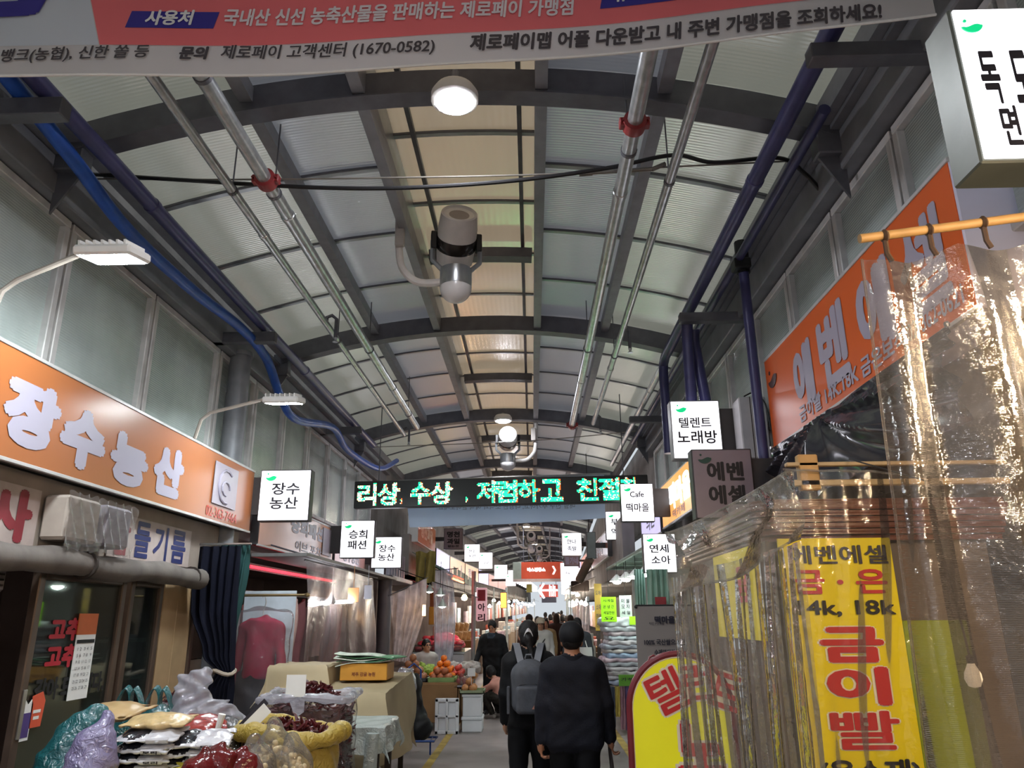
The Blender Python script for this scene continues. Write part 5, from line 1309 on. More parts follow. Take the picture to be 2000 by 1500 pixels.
for tx, px, py, hp_, an in (('텔', 1302, 1350, 92, .42), ('런', 1362, 1330, 80, .08), ('트', 1418, 1350, 78, -.32)):
    c_ = at(px, py, Y=YA - .01); h_ = at(px, py - hp_ / 2, Y=YA).z - at(px, py + hp_ / 2, Y=YA).z
    u_ = Vector((math.cos(an), 0, math.sin(an))); v_ = Vector((-math.sin(an), 0, math.cos(an)))
    letters(t, tx, c_, u_, v_, h_ * .92, h_, halo, .08, off=.002); letters(t, tx, c_, u_, v_, h_ * .82, h_ * .9, red_t, .02, off=.008)
for tx, px, py, hp_ in (('노', 1368, 1462, 110), ('래', 1372, 1590, 110)):
    c_ = at(px, py, Y=YA - .01); h_ = .3
    letters(t, tx, c_, XP, ZP, h_ * 1.02, h_ * 1.06, halo, .1, off=.002); letters(t, tx, c_, XP, ZP, h_ * .9, h_, red_t, .06, off=.008)
MB().box(acx - .33, acx + .33, YA - .15, YA + .25, 0, .1, .02).build('foot', blackm, t)
MB().tube([at(1267, 1296, Y=YA), at(1268, 1284, Y=YA), at(1276, 1280, Y=YA), at(1284, 1286, Y=YA), at(1283, 1292, Y=YA)], .007, 6).build('carry_hook', MATS['maroon_tube'], t)
# grey standing banner
t = thing('standing_banner', (1.36, 8, 0), 'grey standing fabric banner behind the arched sign', 'banner')
MB().box(1.04, 1.68, 8.0, 8.006, .12, 1.775, .002).build('cloth', mat('banner_taupe', '#9a918c', .7, 0, .2, .06, 2), t)
MB().tube([(1.05, 8.02, 1.78), (1.67, 8.02, 1.78)], .012, 8).tube([(1.05, 8.03, 1.76), (1.36, 8.2, .6), (1.1, 8.4, 0)], .01, 6).tube([(1.67, 8.03, 1.76), (1.36, 8.2, .6), (1.62, 8.4, 0)], .01, 6).build('stand', blackm, t)
MB().tube([(1.05, 7.99, 1.775), (1.05, 8.0, 1.765)], .016, 8).build('corner_knob', blackm, t)
fit(t, '떡마을', 1278, 1203, 1318, 1218, 7.995, navy_t, .05)
fit(t, '떡카페', 1268, 1215, 1296, 1221, 7.995, navy_t, .0)
fit(t, '100% 국산쌀으로 만든', 1258, 1248, 1350, 1260, 7.995, navy_t, .03)
fit(t, '수제영양간식', 1278, 1268, 1326, 1280, 7.995, navy_t, .03)
# pale unit on the wall
q0, q1 = at(1442, 775, Y=6.9), at(1508, 895, Y=6.9)
t = thing('wall_unit', (q0.x, 6.95, q1.z), 'tall off white metal unit on the wall beside the navy pole', 'unit')
MB().box(q0.x, q1.x, 6.9, 7.15, q1.z, q0.z, .01).build('body', mat('unit_white', '#b9b6b8', .5), t)
MB().box(q0.x + .1, q0.x + .106, 6.895, 6.9, q1.z, q0.z).build('seam', dark_in, t, 0)
MB().tube(smooth_path([Vector((q0.x + .05, 6.89, q0.z)), Vector((q0.x + .15, 6.88, q0.z + .03)), Vector((q0.x + .24, 6.88, q0.z - .08)), Vector((q0.x + .26, 6.88, q0.z - .3))], 5), .007, 6).build('cable', blackm, t)
for k, (x, y, z) in enumerate(((1.75, 1.0, 2.72), (2.0, 1.6, 2.66), (1.5, .2, 2.75))):  # unseen bulbs added for warm glints on the curtain and light on the banner
    t = thing('warm_bulb', (x, y, z), ['shaded warm bulb over the stall beside the camera, nearest to the rod', 'shaded warm bulb over the stall beside the camera, by the wall', 'shaded warm bulb over the stall beside the camera, rearmost'][k], 'bulb', 'warm stall bulbs')
    MB().lathe([(.002, -.075), (.035, -.068), (.055, -.03), (.05, .008), (.02, .05)], (x, y, z), n=14).build('globe', mat('warm_globe', '#ffd9a0', .4, var=0, emit=230, ecol='#ffe0b8'), t)
    MB().lathe([(.025, .08), (.05, .06), (.13, .0)], (x, y, z), n=18, caps=False).build('shade', white, t)  # shade added to keep the bulb's light off the fascia
    MB().tube([(x, y, z + .05), (x, y, z + .1)], .014, 8).tube([(x, y, z + .1), (x, y, 3.4)], .004, 6).build('socket_cord', blackm, t)
# ================================================================ MIDDLE LEFT: clothes shop behind plastic, fruit stall
haze_f = clear('dust_sheet', .26, '#f2e9ea', .25, '#b9a5a6', .25, .3, None, .3, .01)
haze_m = clear('milky_sheet', .7, '#f4eef0', .25, '#e2d6d8', .25, .3, None, .4, .02)
# canopy slab and corrugated edge
t = thing('metal_canopy', (-2.95, 11, 2.3), 'thin grey metal canopy below the pale fascia signs', 'canopy')
MB().box(-3.2, -2.55, 8.7, 14.6, 2.36, 2.4, .004).build('sheet', mat('canopy_grey', '#6e6d6c', .5, .3), t)
for y in (9.2, 10.8, 12.4, 14): MB().tube([(-2.58, y, 2.37), (-3.2, y, 2.55)], .012, 6).build('stay', darksteel, t)
t = thing('corrugated_canopy', (-2.6, 15.5, 2.2), 'corrugated grey metal skirt under the third lit sign box', 'canopy')
MB().grid(lambda u, v: (-2.78 + .03 * math.sin(u * 50), 14.5 + 2.4 * u, 2.45 + .5 * v), 60, 2, th=.004).build('sheet', mat('corrugated_zinc', '#8b8c96', .35, .5, .5, .15), t)
MB().box(-3.0, -2.6, 14.5, 16.9, 2.36, 2.45, .01).build('edge_beam', mat('beam_pale', '#a9a7aa', .5), t)
# clothes rail
cl_cols = ['#8f5a58', '#6d4a4c', '#9d7a72', '#51474c', '#a58a80', '#7a4f50', '#63504e', '#b59a90', '#4a4046', '#8a6a66', '#96555a', '#6b5f62']
for k, c in enumerate(cl_cols):
    y = 9.1 + k * .42
    h = R.uniform(.8, 1.1)
    t = tag(MB().grid(lambda u, v: (-3.35 + .05 * math.sin(u * 7 + k) + .02 * math.sin(v * 5), y - .17 + .34 * u + .02 * math.sin(v * 4), 1.95 - h * v - (.12 * abs(u - .5) * 2 if v < .2 else .12 * abs(u - .5) * 2 * max(0, 1 - (v - .2) * 3))), 14, 12, th=.04).build('hanging_garment', mat('garment%d' % k, c, .85)), '%s garment, number %s along the rail behind the plastic' % (['dusty red', 'brown', 'tan', 'charcoal', 'beige', 'maroon', 'dark taupe', 'cream', 'black', 'rose brown', 'berry', 'slate'][k], ['one', 'two', 'three', 'four', 'five', 'six', 'seven', 'eight', 'nine', 'ten', 'eleven', 'twelve'][k]), 'garment', 'garments on the rail')
t = thing('clothes_rail', (-3.35, 11.3, 1.98), 'clothes rail inside the shop behind the plastic', 'rail')
MB().tube([(-3.35, 8.8, 1.99), (-3.35, 14.2, 1.99)], .015, 8).build('bar', chrome, t)
for y in (8.9, 14.1): MB().tube([(-3.35, y, 0), (-3.35, y, 1.99)], .018, 8).build('post', chrome, t)
for k, (y0, y1, z1, c, lb) in enumerate(((9.2, 10.6, .95, '#5a4f55', 'dark cloth covered counter inside the clothes shop'), (10.8, 13.4, 1.05, '#6e5b5e', 'mauve cloth covered counter deeper in the clothes shop'))):
    tag(soft('covered_counter', [('b', (-2.95, (y0 + y1) / 2, z1 / 2), (.15, (y1 - y0) / 2 - .08, z1 / 2 - .05), .05, 0, .02)], mat('counter%d' % k, c, .85), None, .04, wrinkle(.012, 16, 14, 18)), lb, 'counter')
red_e = mat('heater_red', '#ff3040', .4, var=0, emit=.9, ecol='#ff2c40', sample=False)
t = thing('red_strip_light', (-3.3, 11, 2.25), 'glowing red light strip above the hanging garments', 'lamp')
MB().box(-3.34, -3.3, 9.0, 13.0, 2.26, 2.29).build('strip', red_e, t, 0)
MB().box(-3.36, -3.34, 8.9, 13.1, 2.24, 2.32).build('holder', darksteel, t, 0)
# the plastic sheets
t = thing('plastic_sheet', (-2.62, 10.5, .3), 'wide hazy plastic sheet closing the clothes shop', 'curtain')
MB().tube([(-2.62, 8.85, 2.33), (-2.62, 13.1, 2.33)], .012, 8).build('rail', darksteel, t)
MB().grid(lambda u, v: (-2.62 + .03 * math.sin(u * 30 + 2 * math.sin(v * 3)) * (.3 + v) + .04 * math.sin(v * 4 + u * 5), 8.9 + 4.1 * u, 2.32 - 1.75 * v), 90, 20).build('sheet', haze_f, t)
p_ = at(750, 1200, X=-2.74)
t = thing('round_post', (-2.74, p_.y, 0), 'dark grey round post beside the hanging milky plastic', 'post')
MB().lathe([(.13, 0), (.13, 2.45)], (-2.74, p_.y, 0), n=20).build('shaft', mat('post_grey', '#565258', .55, .2), t)
MB().lathe([(.16, 0), (.16, .06)], (-2.74, p_.y, 0), n=20).build('collar', darksteel, t)
p_ = at(800, 1150, Y=13.4)
t = thing('plastic_sheet', (p_.x, 13.4, .9), 'pale pinkish plastic sheet swooping down past the warm tube', 'curtain')
def swoop(u, v):
    a = at(762 + 8 * v, 1165 + 125 * v, Y=13.4); b_ = at(833 - 40 * max(0, v - .25) ** 1.2 * 1.2, 1130 + 165 * v, Y=13.2)
    q = a.lerp(b_, u); q.y += .05 * math.sin(u * 19 + v * 4) + .03 * math.sin(u * 7 - v * 9); return q
MB().grid(swoop, 40, 24).build('sheet', haze_m, t)
MB().tube([at(758, 1164, Y=13.4), at(836, 1128, Y=13.2)], .008, 6).build('cord', darksteel, t)
p_ = at(828, 1192, Y=13.6)
t = thing('warm_tube_lamp', p_, 'short glowing warm tube at the edge of the milky plastic', 'lamp')
MB().tube([p_ - ZP * .09, p_ + ZP * .09], .028, 12).build('tube', mat('warm_tube', '#ffe0a8', .4, var=0, emit=14, ecol='#ffc878'), t)
MB().tube([p_ + ZP * .09, p_ + ZP * .14], .02, 10).tube([p_ + ZP * .14, p_ + ZP * .9], .005, 6).build('socket_cord', blackm, t)
p_ = at(868, 1200, Y=16.6)
t = thing('plastic_sheet', (p_.x, 16.6, .5), 'bluish milky plastic sheet hanging in long folds by the butcher stall', 'curtain')
def sh2(u, v):
    a = at(846, 1115 + 180 * v, Y=16.8); b_ = at(884 + 8 * math.sin(v * 3), 1112 + 180 * v, Y=16.4)
    q = a.lerp(b_, u); q.y += .06 * math.sin(u * 23 + v * 2); q.x += .02 * math.sin(u * 23 + v); return q
MB().grid(sh2, 50, 20).build('sheet', clear('blue_sheet', .6, '#eef0f6', .25, '#cfd2e0', .25, .3, None, .4, .02), t)
MB().tube([at(840, 1115, Y=16.8), at(895, 1110, Y=16.3)], .01, 6).build('cord', darksteel, t)
# clothes display: rod, white board, bagged jacket
t = thing('display_board', (-2.85, 8.62, .3), 'white board behind the bagged red jacket', 'board')
MB().box(-3.2, -2.62, 8.62, 8.64, .3, 1.98, .004).build('panel', mat('board_bluewhite', '#c3ccd6', .5), t)
t = thing('hanging_rod', (-2.8, 8.3, 1.95), 'brass rod carrying the bagged jacket', 'rod')
MB().tube([at(458, 1163, Y=8.3), at(600, 1162, Y=8.3)], .014, 8).build('bar', mat('brass', '#8d7a58', .35, .8), t)
MB().lathe([(.012, -.03), (.026, 0), (.012, .03)], at(600, 1162, Y=8.3), XP, 12).build('finial', MATS['brass'], t)
q = at(508, 1270, Y=8.3); jx, jy, jz = q.x, 8.3, 1.4
t = thing('bagged_jacket', (jx, jy, .9), 'dark red jacket on a hanger inside a clear garment bag', 'jacket')
soft('jacket', [('c', (jx - .17, jy, jz + .2), (jx + .17, jy, jz + .2), .06, .06, 0, .06), ('b', (jx, jy, jz - .02), (.11, .03, .26), .045, 0, .05), ('c', (jx - .19, jy, jz + .18), (jx - .25, jy + .02, jz - .33), .055, .045, 0, .02), ('c', (jx + .19, jy, jz + .18), (jx + .25, jy + .02, jz - .33), .055, .045, 0, .02), ('c', (jx - .03, jy, jz + .25), (jx + .03, jy, jz + .28), .05, .04, 0, .03)], mat('jacket_red', '#96233f', .8, 0, .2, .15, 8), t, .014, wrinkle(.006, 30, 26, 18))
soft('dark_trousers', [('b', (jx - .02, jy + .01, jz - .55), (.16, .03, .28), .04, 0, .04)], mat('cloth_black', '#1b181c', .85), t, .02, wrinkle(.006, 24, 20, 12))
MB().tube(smooth_path([Vector((jx, jy, jz + .27)), Vector((jx, jy, jz + .36)), Vector((jx + .02, jy, jz + .45)), Vector((jx, jy, jz + .52)), Vector((jx - .02, jy, jz + .5))], 5), .005, 6).build('hanger_hook', chrome, t)
soft('garment_bag', [('b', (jx, jy, jz - .2), (.25, .06, .52), .05, 0, .03), ('e', (jx, jy, jz + .3), (.16, .07, .1), 0, .1)], clear('garment_film', .12, '#ffffff', .06, '#d8d0d8', .25, .5), t, .02, wrinkle(.008, 22, 18, 16))
# cross-shaped fluorescent
t = thing('tube_fixture', at(648, 1175, Y=10.2), 'white two tube fixture glowing behind the hazy sheet', 'lamp')
q = at(648, 1172, Y=10.2)
tube_e = mat('tube_white', '#ffffff', .4, var=0, emit=40, ecol='#f2f6ff')
MB().tube([at(607, 1182, Y=10.0), at(640, 1176, Y=10.2)], .02, 8).build('tube', tube_e, t)
MB().tube([at(650, 1176, Y=10.2), at(688, 1175, Y=10.4)], .02, 8).build('tube', tube_e, t)
MB().lathe([(.02, .1), (.03, .05), (.05, 0), (.06, -.03), (.04, -.05)], q, n=14).tube([q + ZP * .1, q + ZP * .45], .008, 6).build('socket_cord', white, t)
for k, (px0, py0, px1, py1, c, lb) in enumerate(((680, 1148, 700, 1176, '#c48a58', 'orange card hanging beside the tube fixture'), (712, 1143, 725, 1170, '#a9a9b2', 'grey card hanging beside the orange one'))):
    a, b_ = at(px0, py0, Y=10.4), at(px1, py1, Y=10.4)
    tag(MB().box(a.x, b_.x, 10.4, 10.41, b_.z, a.z, .002).tube([((a.x + b_.x) / 2, 10.405, a.z), ((a.x + b_.x) / 2, 10.405, 2.36)], .004, 4).build('hanging_card', mat('card%d' % k, c, .6)), lb, 'card')

# ---- fruit stall
_before = set(bpy.data.objects)
crate_w = mat('foam_white', '#dcdfe2', .6, 0, .3, .04)
card = mat('cardboard', '#8a6a48', .75, 0, .2, .15, 3)
FY = 12.7
t = thing('fruit_stand', (-1.95, 13.5, 0), 'cardboard fronted fruit stand on the street edge', 'stand')
MB().box(-2.55, -1.42, 12.75, 14.4, .66, .7, .006).build('stand_top', card, t)
MB().box(-2.1, -1.45, 12.72, 12.75, .12, .68, .004).build('front_board', card, t)
MB().box(-1.44, -1.41, 12.75, 14.4, .1, .68, .004).build('side_board', card, t)
for x in (-2.5, -1.46):
    for y in (12.82, 14.34): MB().box(x - .03, x + .03, y - .03, y + .03, 0, .66).build('leg', dark_in, t, 0)
tray_m = mat('tray_dark', '#26282a', .5); tray_g = mat('tray_green', '#7d9a58', .5)
def fruit_mesh(r, kind):
    b = MB()
    if kind == 'pear': b.lathe([(.002, -r * .95), (r * .55, -r * .8), (r * .98, -r * .2), (r * .9, r * .35), (r * .5, r * .8), (r * .1, r * .9), (.002, r * .86)], (0, 0, 0), n=12)
    elif kind == 'long': b.lathe([(.002, -r * 1.5), (r * .6, -r * 1.2), (r * .85, -r * .2), (r * .75, r * .7), (r * .4, r * 1.3), (.002, r * 1.5)], (0, 0, 0), n=12)
    else: b.lathe([(.002, -r * .85), (r * .6, -r * .75), (r, -r * .1), (r * .8, r * .55), (r * .35, r * .82), (.002, r * .74)], (0, 0, 0), n=12)
    return b
_proto = {}
def fruit(kind, r, m, p, label, group, cat='fruit', stem=True):
    key = (kind, r, m.name)
    if key not in _proto:
        o = fruit_mesh(r, kind).build(cat, m, None, 60, local=True)
        if stem: MB().tube([(0, 0, r * .75), (.004, 0, r * 1.0)], .004, 5).build('stem', mat('fruit_stem', '#5a4a30', .7), o, local=True)
        _proto[key] = o
    else: o = copy_tree(_proto[key])
    o.location = warp(p); o.rotation_euler = (R.uniform(-.6, .6), R.uniform(-.6, .6), R.uniform(0, 6))
    return tag(o, label, cat, group)
pear_m = mat('pear_brown', '#a06a48', .45, 0, .4, .15, 30); org = mat('orange_peel', '#e8781a', .4, 0, .4, .1, 40); app = mat('apple_red', '#c24438', .35, 0, .5, .25, 12); yl = mat('melon_yellow', '#c9b83a', .4, 0, .4, .15, 12)
swp = mat('sweet_potato', '#8a4a48', .6, 0, .3, .2, 12)
def pile(x0, x1, y0, y1, z, r, rows, kind, m, label, group, cat, name=None):
    for L_ in range(rows):
        nx = max(1, int((x1 - x0) / (2 * r)) - L_); ny = max(1, int((y1 - y0) / (2 * r)) - L_)
        for i in range(nx):
            for j in range(ny):
                if L_ < rows - 1 and 0 < i < nx - 1 and 0 < j < ny - 1: continue
                fruit(kind, r, m, (x0 + (i + .5 + L_ * .5) * 2 * r + R.uniform(-.006, .006), y0 + (j + .5 + L_ * .5) * 2 * r + R.uniform(-.006, .006), z + r * .9 + L_ * r * 1.55), label, group, cat)
def tray(name, label, x0, x1, y0, y1, z, h, m):
    t = thing(name, ((x0 + x1) / 2, (y0 + y1) / 2, z), label, 'tray')
    MB().box(x0, x1, y0, y1, z, z + .012).build('tray_floor', m, t, 0)
    for a, b_, c, d in ((x0, x1, y0, y0 + .012), (x0, x1, y1 - .012, y1), (x0, x0 + .012, y0, y1), (x1 - .012, x1, y0, y1)): MB().box(a, b_, c, d, z, z + h).build('tray_wall', m, t, 0)
tray('fruit_tray', 'black tray under the brown pears', -2.5, -1.95, 12.8, 13.3, .7, .06, tray_m)
pile(-2.47, -1.97, 12.82, 13.28, .715, .062, 4, 'pear', pear_m, 'brown pear in the black tray at the stand corner', 'pears in the black tray', 'pear')
tray('fruit_tray', 'green printed tray under the reddish pears', -1.93, -1.5, 12.78, 13.2, .7, .07, tray_g)
pile(-1.91, -1.52, 12.8, 13.18, .715, .058, 2, 'pear', mat('pear_red', '#a8603e', .45, 0, .4, .15, 30), 'reddish brown pear in the green printed tray', 'pears in the green tray', 'pear')
pile(-1.98, -1.5, 13.25, 13.8, .72, .055, 4, 'round', org, 'orange in the heap behind the pears', 'oranges on the stand', 'orange')
pile(-1.62, -1.36, 13.35, 14.0, .75, .05, 2, 'round', app, 'red fruit in the strip beside the oranges', 'red fruit on the stand', 'apple')
pile(-2.3, -2.0, 13.35, 13.75, .74, .05, 2, 'round', yl, 'yellow green fruit behind the pears', 'yellow fruit on the stand', 'fruit')
pile(-1.48, -1.25, 12.74, 13.0, .66, .045, 2, 'long', swp, 'sweet potato in the net bag at the stand front', 'sweet potatoes on the stand', 'sweet potato')
tray('net_tray', 'shallow grey tray holding the sweet potatoes', -1.5, -1.22, 12.72, 13.02, .62, .04, mat('tray_grey', '#8a8890', .5))
t = thing('tray_leg', (-1.35, 12.85, 0), 'thin post carrying the sweet potato tray', 'post'); t.name = 'tray_post'
MB().box(-1.4, -1.33, 12.8, 12.9, 0, .62).build('shaft', card, t, 0)
q = at(825, 1296, Y=13.5)
t = thing('red_basin', (-2.38, 13.9, .7), 'dark red plastic basin at the back of the fruit stand', 'basin')
MB().lathe([(.001, .01), (.13, .01), (.16, .16), (.17, .16), (.165, .17), (.15, .16), (.12, .03)], (-2.38, 13.9, .7), n=20).build('bowl', mat('basin_red', '#8a2a2a', .4), t)
soft('leafy_greens', [('e', (-2.15, 13.95, .8), (.16, .14, .08), 0, .03), ('e', (-2.2, 13.9, .88), (.07, .06, .07), 0, .03), ('e', (-2.05, 14.0, .84), (.09, .08, .07), 0, .03)], mat('greens', '#8fae4e', .6, 0, .3, .35, 30), None, .014, wrinkle(.012, 60, 60, 60), label='heap of pale green vegetables by the red basin', cat='vegetables')
for k, (x, y, c, lb) in enumerate(((-1.75, 14.15, '#c8c6c4', 'white bagged produce heap behind the oranges'), (-1.4, 14.2, '#b9b4ae', 'white bagged produce heap at the stand end'))):
    soft('produce_bag', [('e', (x, y, .82), (.2, .16, .12), 0, .03), ('e', (x + .12, y - .05, .84), (.12, .1, .1), 0, .03)], film_mat('produce_film%d' % k, c, '#e0dcd8', .15), None, .016, wrinkle(.014, 40, 40, 44), label=lb, cat='bag')
soft('net_film', [('e', (-1.36, 12.86, .7), (.14, .12, .09), 0, .03)], clear('net_film', .15, '#ffffff', .1, '#d8cfc8', .25, .5), None, .016, wrinkle(.008, 40, 40, 40), label='clear film over the sweet potatoes', cat='film')
# foam boxes
def foam(x0, x1, y0, y1, z0, z1, label, lid=True):
    t = thing('foam_box', ((x0 + x1) / 2, (y0 + y1) / 2, z0), label, 'box')
    MB().box(x0, x1, y0, y1, z0, z1 - .05, .012).build('box_body', crate_w, t)
    MB().box(x0 - .012, x1 + .012, y0 - .012, y1 + .012, z1 - .05, z1, .012).build('lid', crate_w, t)
foam(-1.36, -1.05, 12.55, 12.95, 0, .22, 'white foam box on the floor under the pear tray')
foam(-1.35, -1.06, 12.56, 12.94, .22, .55, 'tall white foam box carrying the pear tray')
tray('fruit_tray', 'printed tray of pears on the foam boxes', -1.4, -1.02, 12.52, 12.98, .55, .05, mat('tray_print', '#8f9a78', .6))
pile(-1.38, -1.04, 12.55, 12.95, .57, .06, 3, 'pear', mat('pear_gold', '#b88050', .45, 0, .4, .15, 30), 'golden pear in the tray on the foam boxes', 'pears on the foam boxes', 'pear')
t = thing('price_card', (-1.2, 12.8, .85), 'white price card above the golden pears', 'card')
MB().obox((-1.22, 12.6, .86), (XP, YP, ZP), (.06, .003, .06)).tube([(-1.22, 12.605, .8), (-1.22, 12.61, .62)], .004, 5).build('card', white, t, 0)
# foam crate with windows leaning
t = thing('foam_crate', (-1.6, 12.3, 0), 'white foam crate with four hollows leaning on the fruit stand', 'crate')
cx0, cy0 = at(840, 1438, Y=12.4).x, 12.4
MB().box(cx0 - .18, cx0 + .18, cy0 - .0, cy0 + .05, 0, .5, .01).build('back', crate_w, t)
for a, b_, c, d in ((-.18, .18, 0, .05), (-.18, .18, .45, .5), (-.18, .18, .23, .27), (-.18, -.13, 0, .5), (.13, .18, 0, .5), (-.02, .02, 0, .5)):
    MB().box(cx0 + a, cx0 + b_, cy0 - .04, cy0 + .002, c, d, .008).build('rib', crate_w, t)
for o in set(bpy.data.objects) - _before:
    if o.parent is None: o.location.x += .25
# trolley, bags in front of the stand
t = thing('blue_trolley', (-1.55, 10.6, 0), 'blue metal hand trolley with a black cover by the foam crate', 'trolley')
blue_m = mat('trolley_blue', '#22407e', .4, .3)
q = at(810, 1448, Z=.16); tx, ty = q.x, q.y
MB().tube([(tx - .22, ty, .16), (tx + .25, ty, .16), (tx + .25, ty + .35, .16), (tx - .22, ty + .35, .16), (tx - .22, ty, .16)], .014, 8).build('deck_frame', blue_m, t)
for k in range(4): MB().tube([(tx - .2 + .13 * k, ty, .16), (tx - .2 + .13 * k, ty + .35, .16)], .008, 6).build('deck_bar', blue_m, t)
for x in (-.18, .2): MB().tube([(tx + x, ty + .02, .16), (tx + x, ty + .02, 0)], .012, 6).build('leg', blue_m, t)
MB().tube([(tx - .2, ty + .35, .16), (tx - .2, ty + .4, 1.0), (tx - .1, ty + .42, 1.08), (tx + .0, ty + .4, 1.0), (tx, ty + .35, .16)], .013, 8).build('handle', blue_m, t)
soft('covered_load', [('e', (tx - .05, ty + .2, .42), (.16, .15, .25), 0, .03), ('e', (tx - .08, ty + .2, .75), (.13, .12, .22), 0, .06), ('e', (tx + .04, ty + .16, .3), (.17, .14, .16), 0, .05)], mat('black_cloth', '#17181b', .6, 0, .4, .2), None, .02, wrinkle(.016, 26, 24, 22), label='black cloth bundle piled on the blue trolley', cat='bundle')
q = at(792, 1335, Y=ty - .1)
soft('film_bundle', [('e', (q.x, ty - .1, q.z), (.15, .12, .2), 0, .04), ('e', (q.x - .05, ty - .12, q.z - .35), (.11, .1, .2), 0, .06)], film_mat('bag_silver', '#a3a3aa', '#c5c5cc', .3), None, .016, wrinkle(.018, 34, 30, 30), label='crumpled silvery film bundle hanging by the trolley', cat='bundle')
soft('white_bag', [('e', (q.x - .02, ty - .2, q.z - .45), (.09, .08, .2), 0, .04)], film_mat('bag_white2', '#b9b7b4', '#d5d3d0', .2), None, .016, wrinkle(.012, 34, 30, 30), label='white plastic bag hanging below the silvery bundle', cat='bag')

# ================================================================ MIDDLE RIGHT: bedding stall
t = thing('bedding_counter', (1.45, 12.9, 0), 'dark counter below the stacked quilts', 'counter')
MB().box(1.12, 1.95, 12.2, 14.2, .62, .68, .006).build('top', dark_in, t)
for x in (1.18, 1.9):
    for y in (12.28, 14.1): MB().box(x - .03, x + .03, y - .03, y + .03, 0, .62).build('leg', dark_in, t, 0)
qc = ['#9aa0b4', '#b4b0b6', '#a8a4a4', '#c2bcc0', '#b0b4ba', '#c9b4bc', '#9fb2cc', '#bdb6b2', '#a9adb8', '#c7c2c6', '#c4cfd6', '#d0c2c6', '#c9ced2', '#cfd4d6']
names_q = ['slate', 'lilac', 'stone', 'pale mauve', 'cool grey', 'dusty pink', 'light blue', 'oat', 'steel', 'pearl', 'ice', 'blush', 'mist', 'white']
z = .68
for k in range(14):
    h = [.07, .06, .07, .06, .065, .06, .07, .06, .06, .07, .06, .065, .075, .13][k]
    dx = R.uniform(-.05, .05)
    soft('folded_quilt', [('b', (1.47 + dx, 12.75, z + h / 2), (.3 + R.uniform(-.02, .02), .42, h / 2 - .018), .02, 0, .02), ('c', (1.15 + dx, 12.36, z + h / 2), (1.15 + dx, 13.1, z + h / 2), h / 2, h / 2, 0, .02)], mat('quilt%d' % k, qc[k], .85, 0, .2, .14, 14), None, .02, wrinkle(.011, 30, 26, 40, k), label='%s folded quilt, %s in the stack on the bedding counter' % (names_q[k], ['lowest', 'second from the bottom', 'third from the bottom', 'fourth from the bottom', 'fifth from the bottom', 'sixth from the bottom', 'seventh from the bottom', 'seventh from the top', 'sixth from the top', 'fifth from the top', 'fourth from the top', 'third from the top', 'second from the top', 'topmost'][k]), cat='quilt', group='stacked quilts')
    z += h
for k, (y, c, lb, h) in enumerate(((12.1, '#3f4658', 'dark slate', .55), (12.16, '#c9b45a', 'mustard yellow', .42), (12.2, '#a8808e', 'dusty pink', .6), (12.24, '#6a5a86', 'violet', .62), (12.28, '#30344c', 'navy', .66), (12.22, '#9aa0a8', 'light grey', .6), (12.18, '#b8328a', 'magenta', .35))):
    x = 1.16 + .08 * k
    tag(MB().grid(lambda u, v: (x + .09 * (u - .5) * (1 - .3 * v), y - .06 + .02 * math.sin(u * 9 + v * 4) + .04 * v, .68 - h * v), 8, 12, th=.01).build('hanging_scarf', mat('scarf%d' % k, c, .85)), '%s scarf hanging from the bedding counter' % lb, 'scarf', 'scarves under the quilts')
neon = mat('paper_neon', '#9ae02a', .6, 0, .3, .05, emit=.25, ecol='#96e020', sample=False)
def notice(name, rect, y, m, label, rows=(), ink_=ink_soft, cat='notice', hang=2.5):
    a, b_ = at(rect[0], rect[1], Y=y), at(rect[2], rect[3], Y=y)
    t = thing(name, ((a.x + b_.x) / 2, y, b_.z), label, cat)
    MB().box(a.x, b_.x, y, y + .008, b_.z, a.z, .002).build('sheet', m, t)
    W_, H_ = b_.x - a.x, a.z - b_.z
    if hang: MB().tube([((a.x + b_.x) / 2, y + .004, a.z), ((a.x + b_.x) / 2, y + .004, hang)], .003, 4).build('string', blackm, t)
    for tx, cy_, h_ in rows: letters(t, tx, ((a.x + b_.x) / 2, y - .001, b_.z + H_ * cy_), XP, ZP, W_ * .7, H_ * h_, ink_, .01)
    return t
notice('paper_notice', (1173, 1166, 1205, 1214), 12.3, neon, 'neon green handwritten notice above the quilts', (('사계절', .85, .12), ('온 냉 간', .6, .14), ('세일만원', .36, .13), ('요', .14, .12)))
notice('paper_notice', (1209, 1163, 1235, 1206), 12.35, mat('paper_white', '#c9d2cc', .6), 'white handwritten notice beside the neon one', (('이 불', .75, .2), ('모 자', .5, .2), ('세 일', .22, .16)))
notice('paper_notice', (1229, 1204, 1244, 1220), 12.3, neon, 'small neon slip at the end of the quilts', hang=None)
notice('paper_notice', (1208, 1318, 1240, 1340), 12.08, mat('paper_green', '#5f9a2c', .6), 'green slip pinned below the quilt stack', (('가격', .6, .3),), hang=None)
notice('paper_notice', (1279, 1166, 1302, 1184), 10.8, mat('paper_red', '#a84048', .6), 'red slip on the mint cloth beside the clear curtain')
ob_ = notice('ochre_board', (1160, 1140, 1178, 1232), 13.6, mat('board_ochre', '#96761e', .6), 'ochre shop board beside the neon notice', (('도매', .8, .1), ('소매', .5, .12), ('한복', .3, .12), ('이불', .1, .1)), cat='board', hang=None)
q = at(1169, 1232, Y=13.6)
MB().box(q.x - .03, q.x + .03, 13.605, 13.66, 0, q.z + .05).build('post', dark_in, ob_, 0)
mint = mat('mint_cloth', '#a9cfc0', .8, 0, .2, .12, 4)
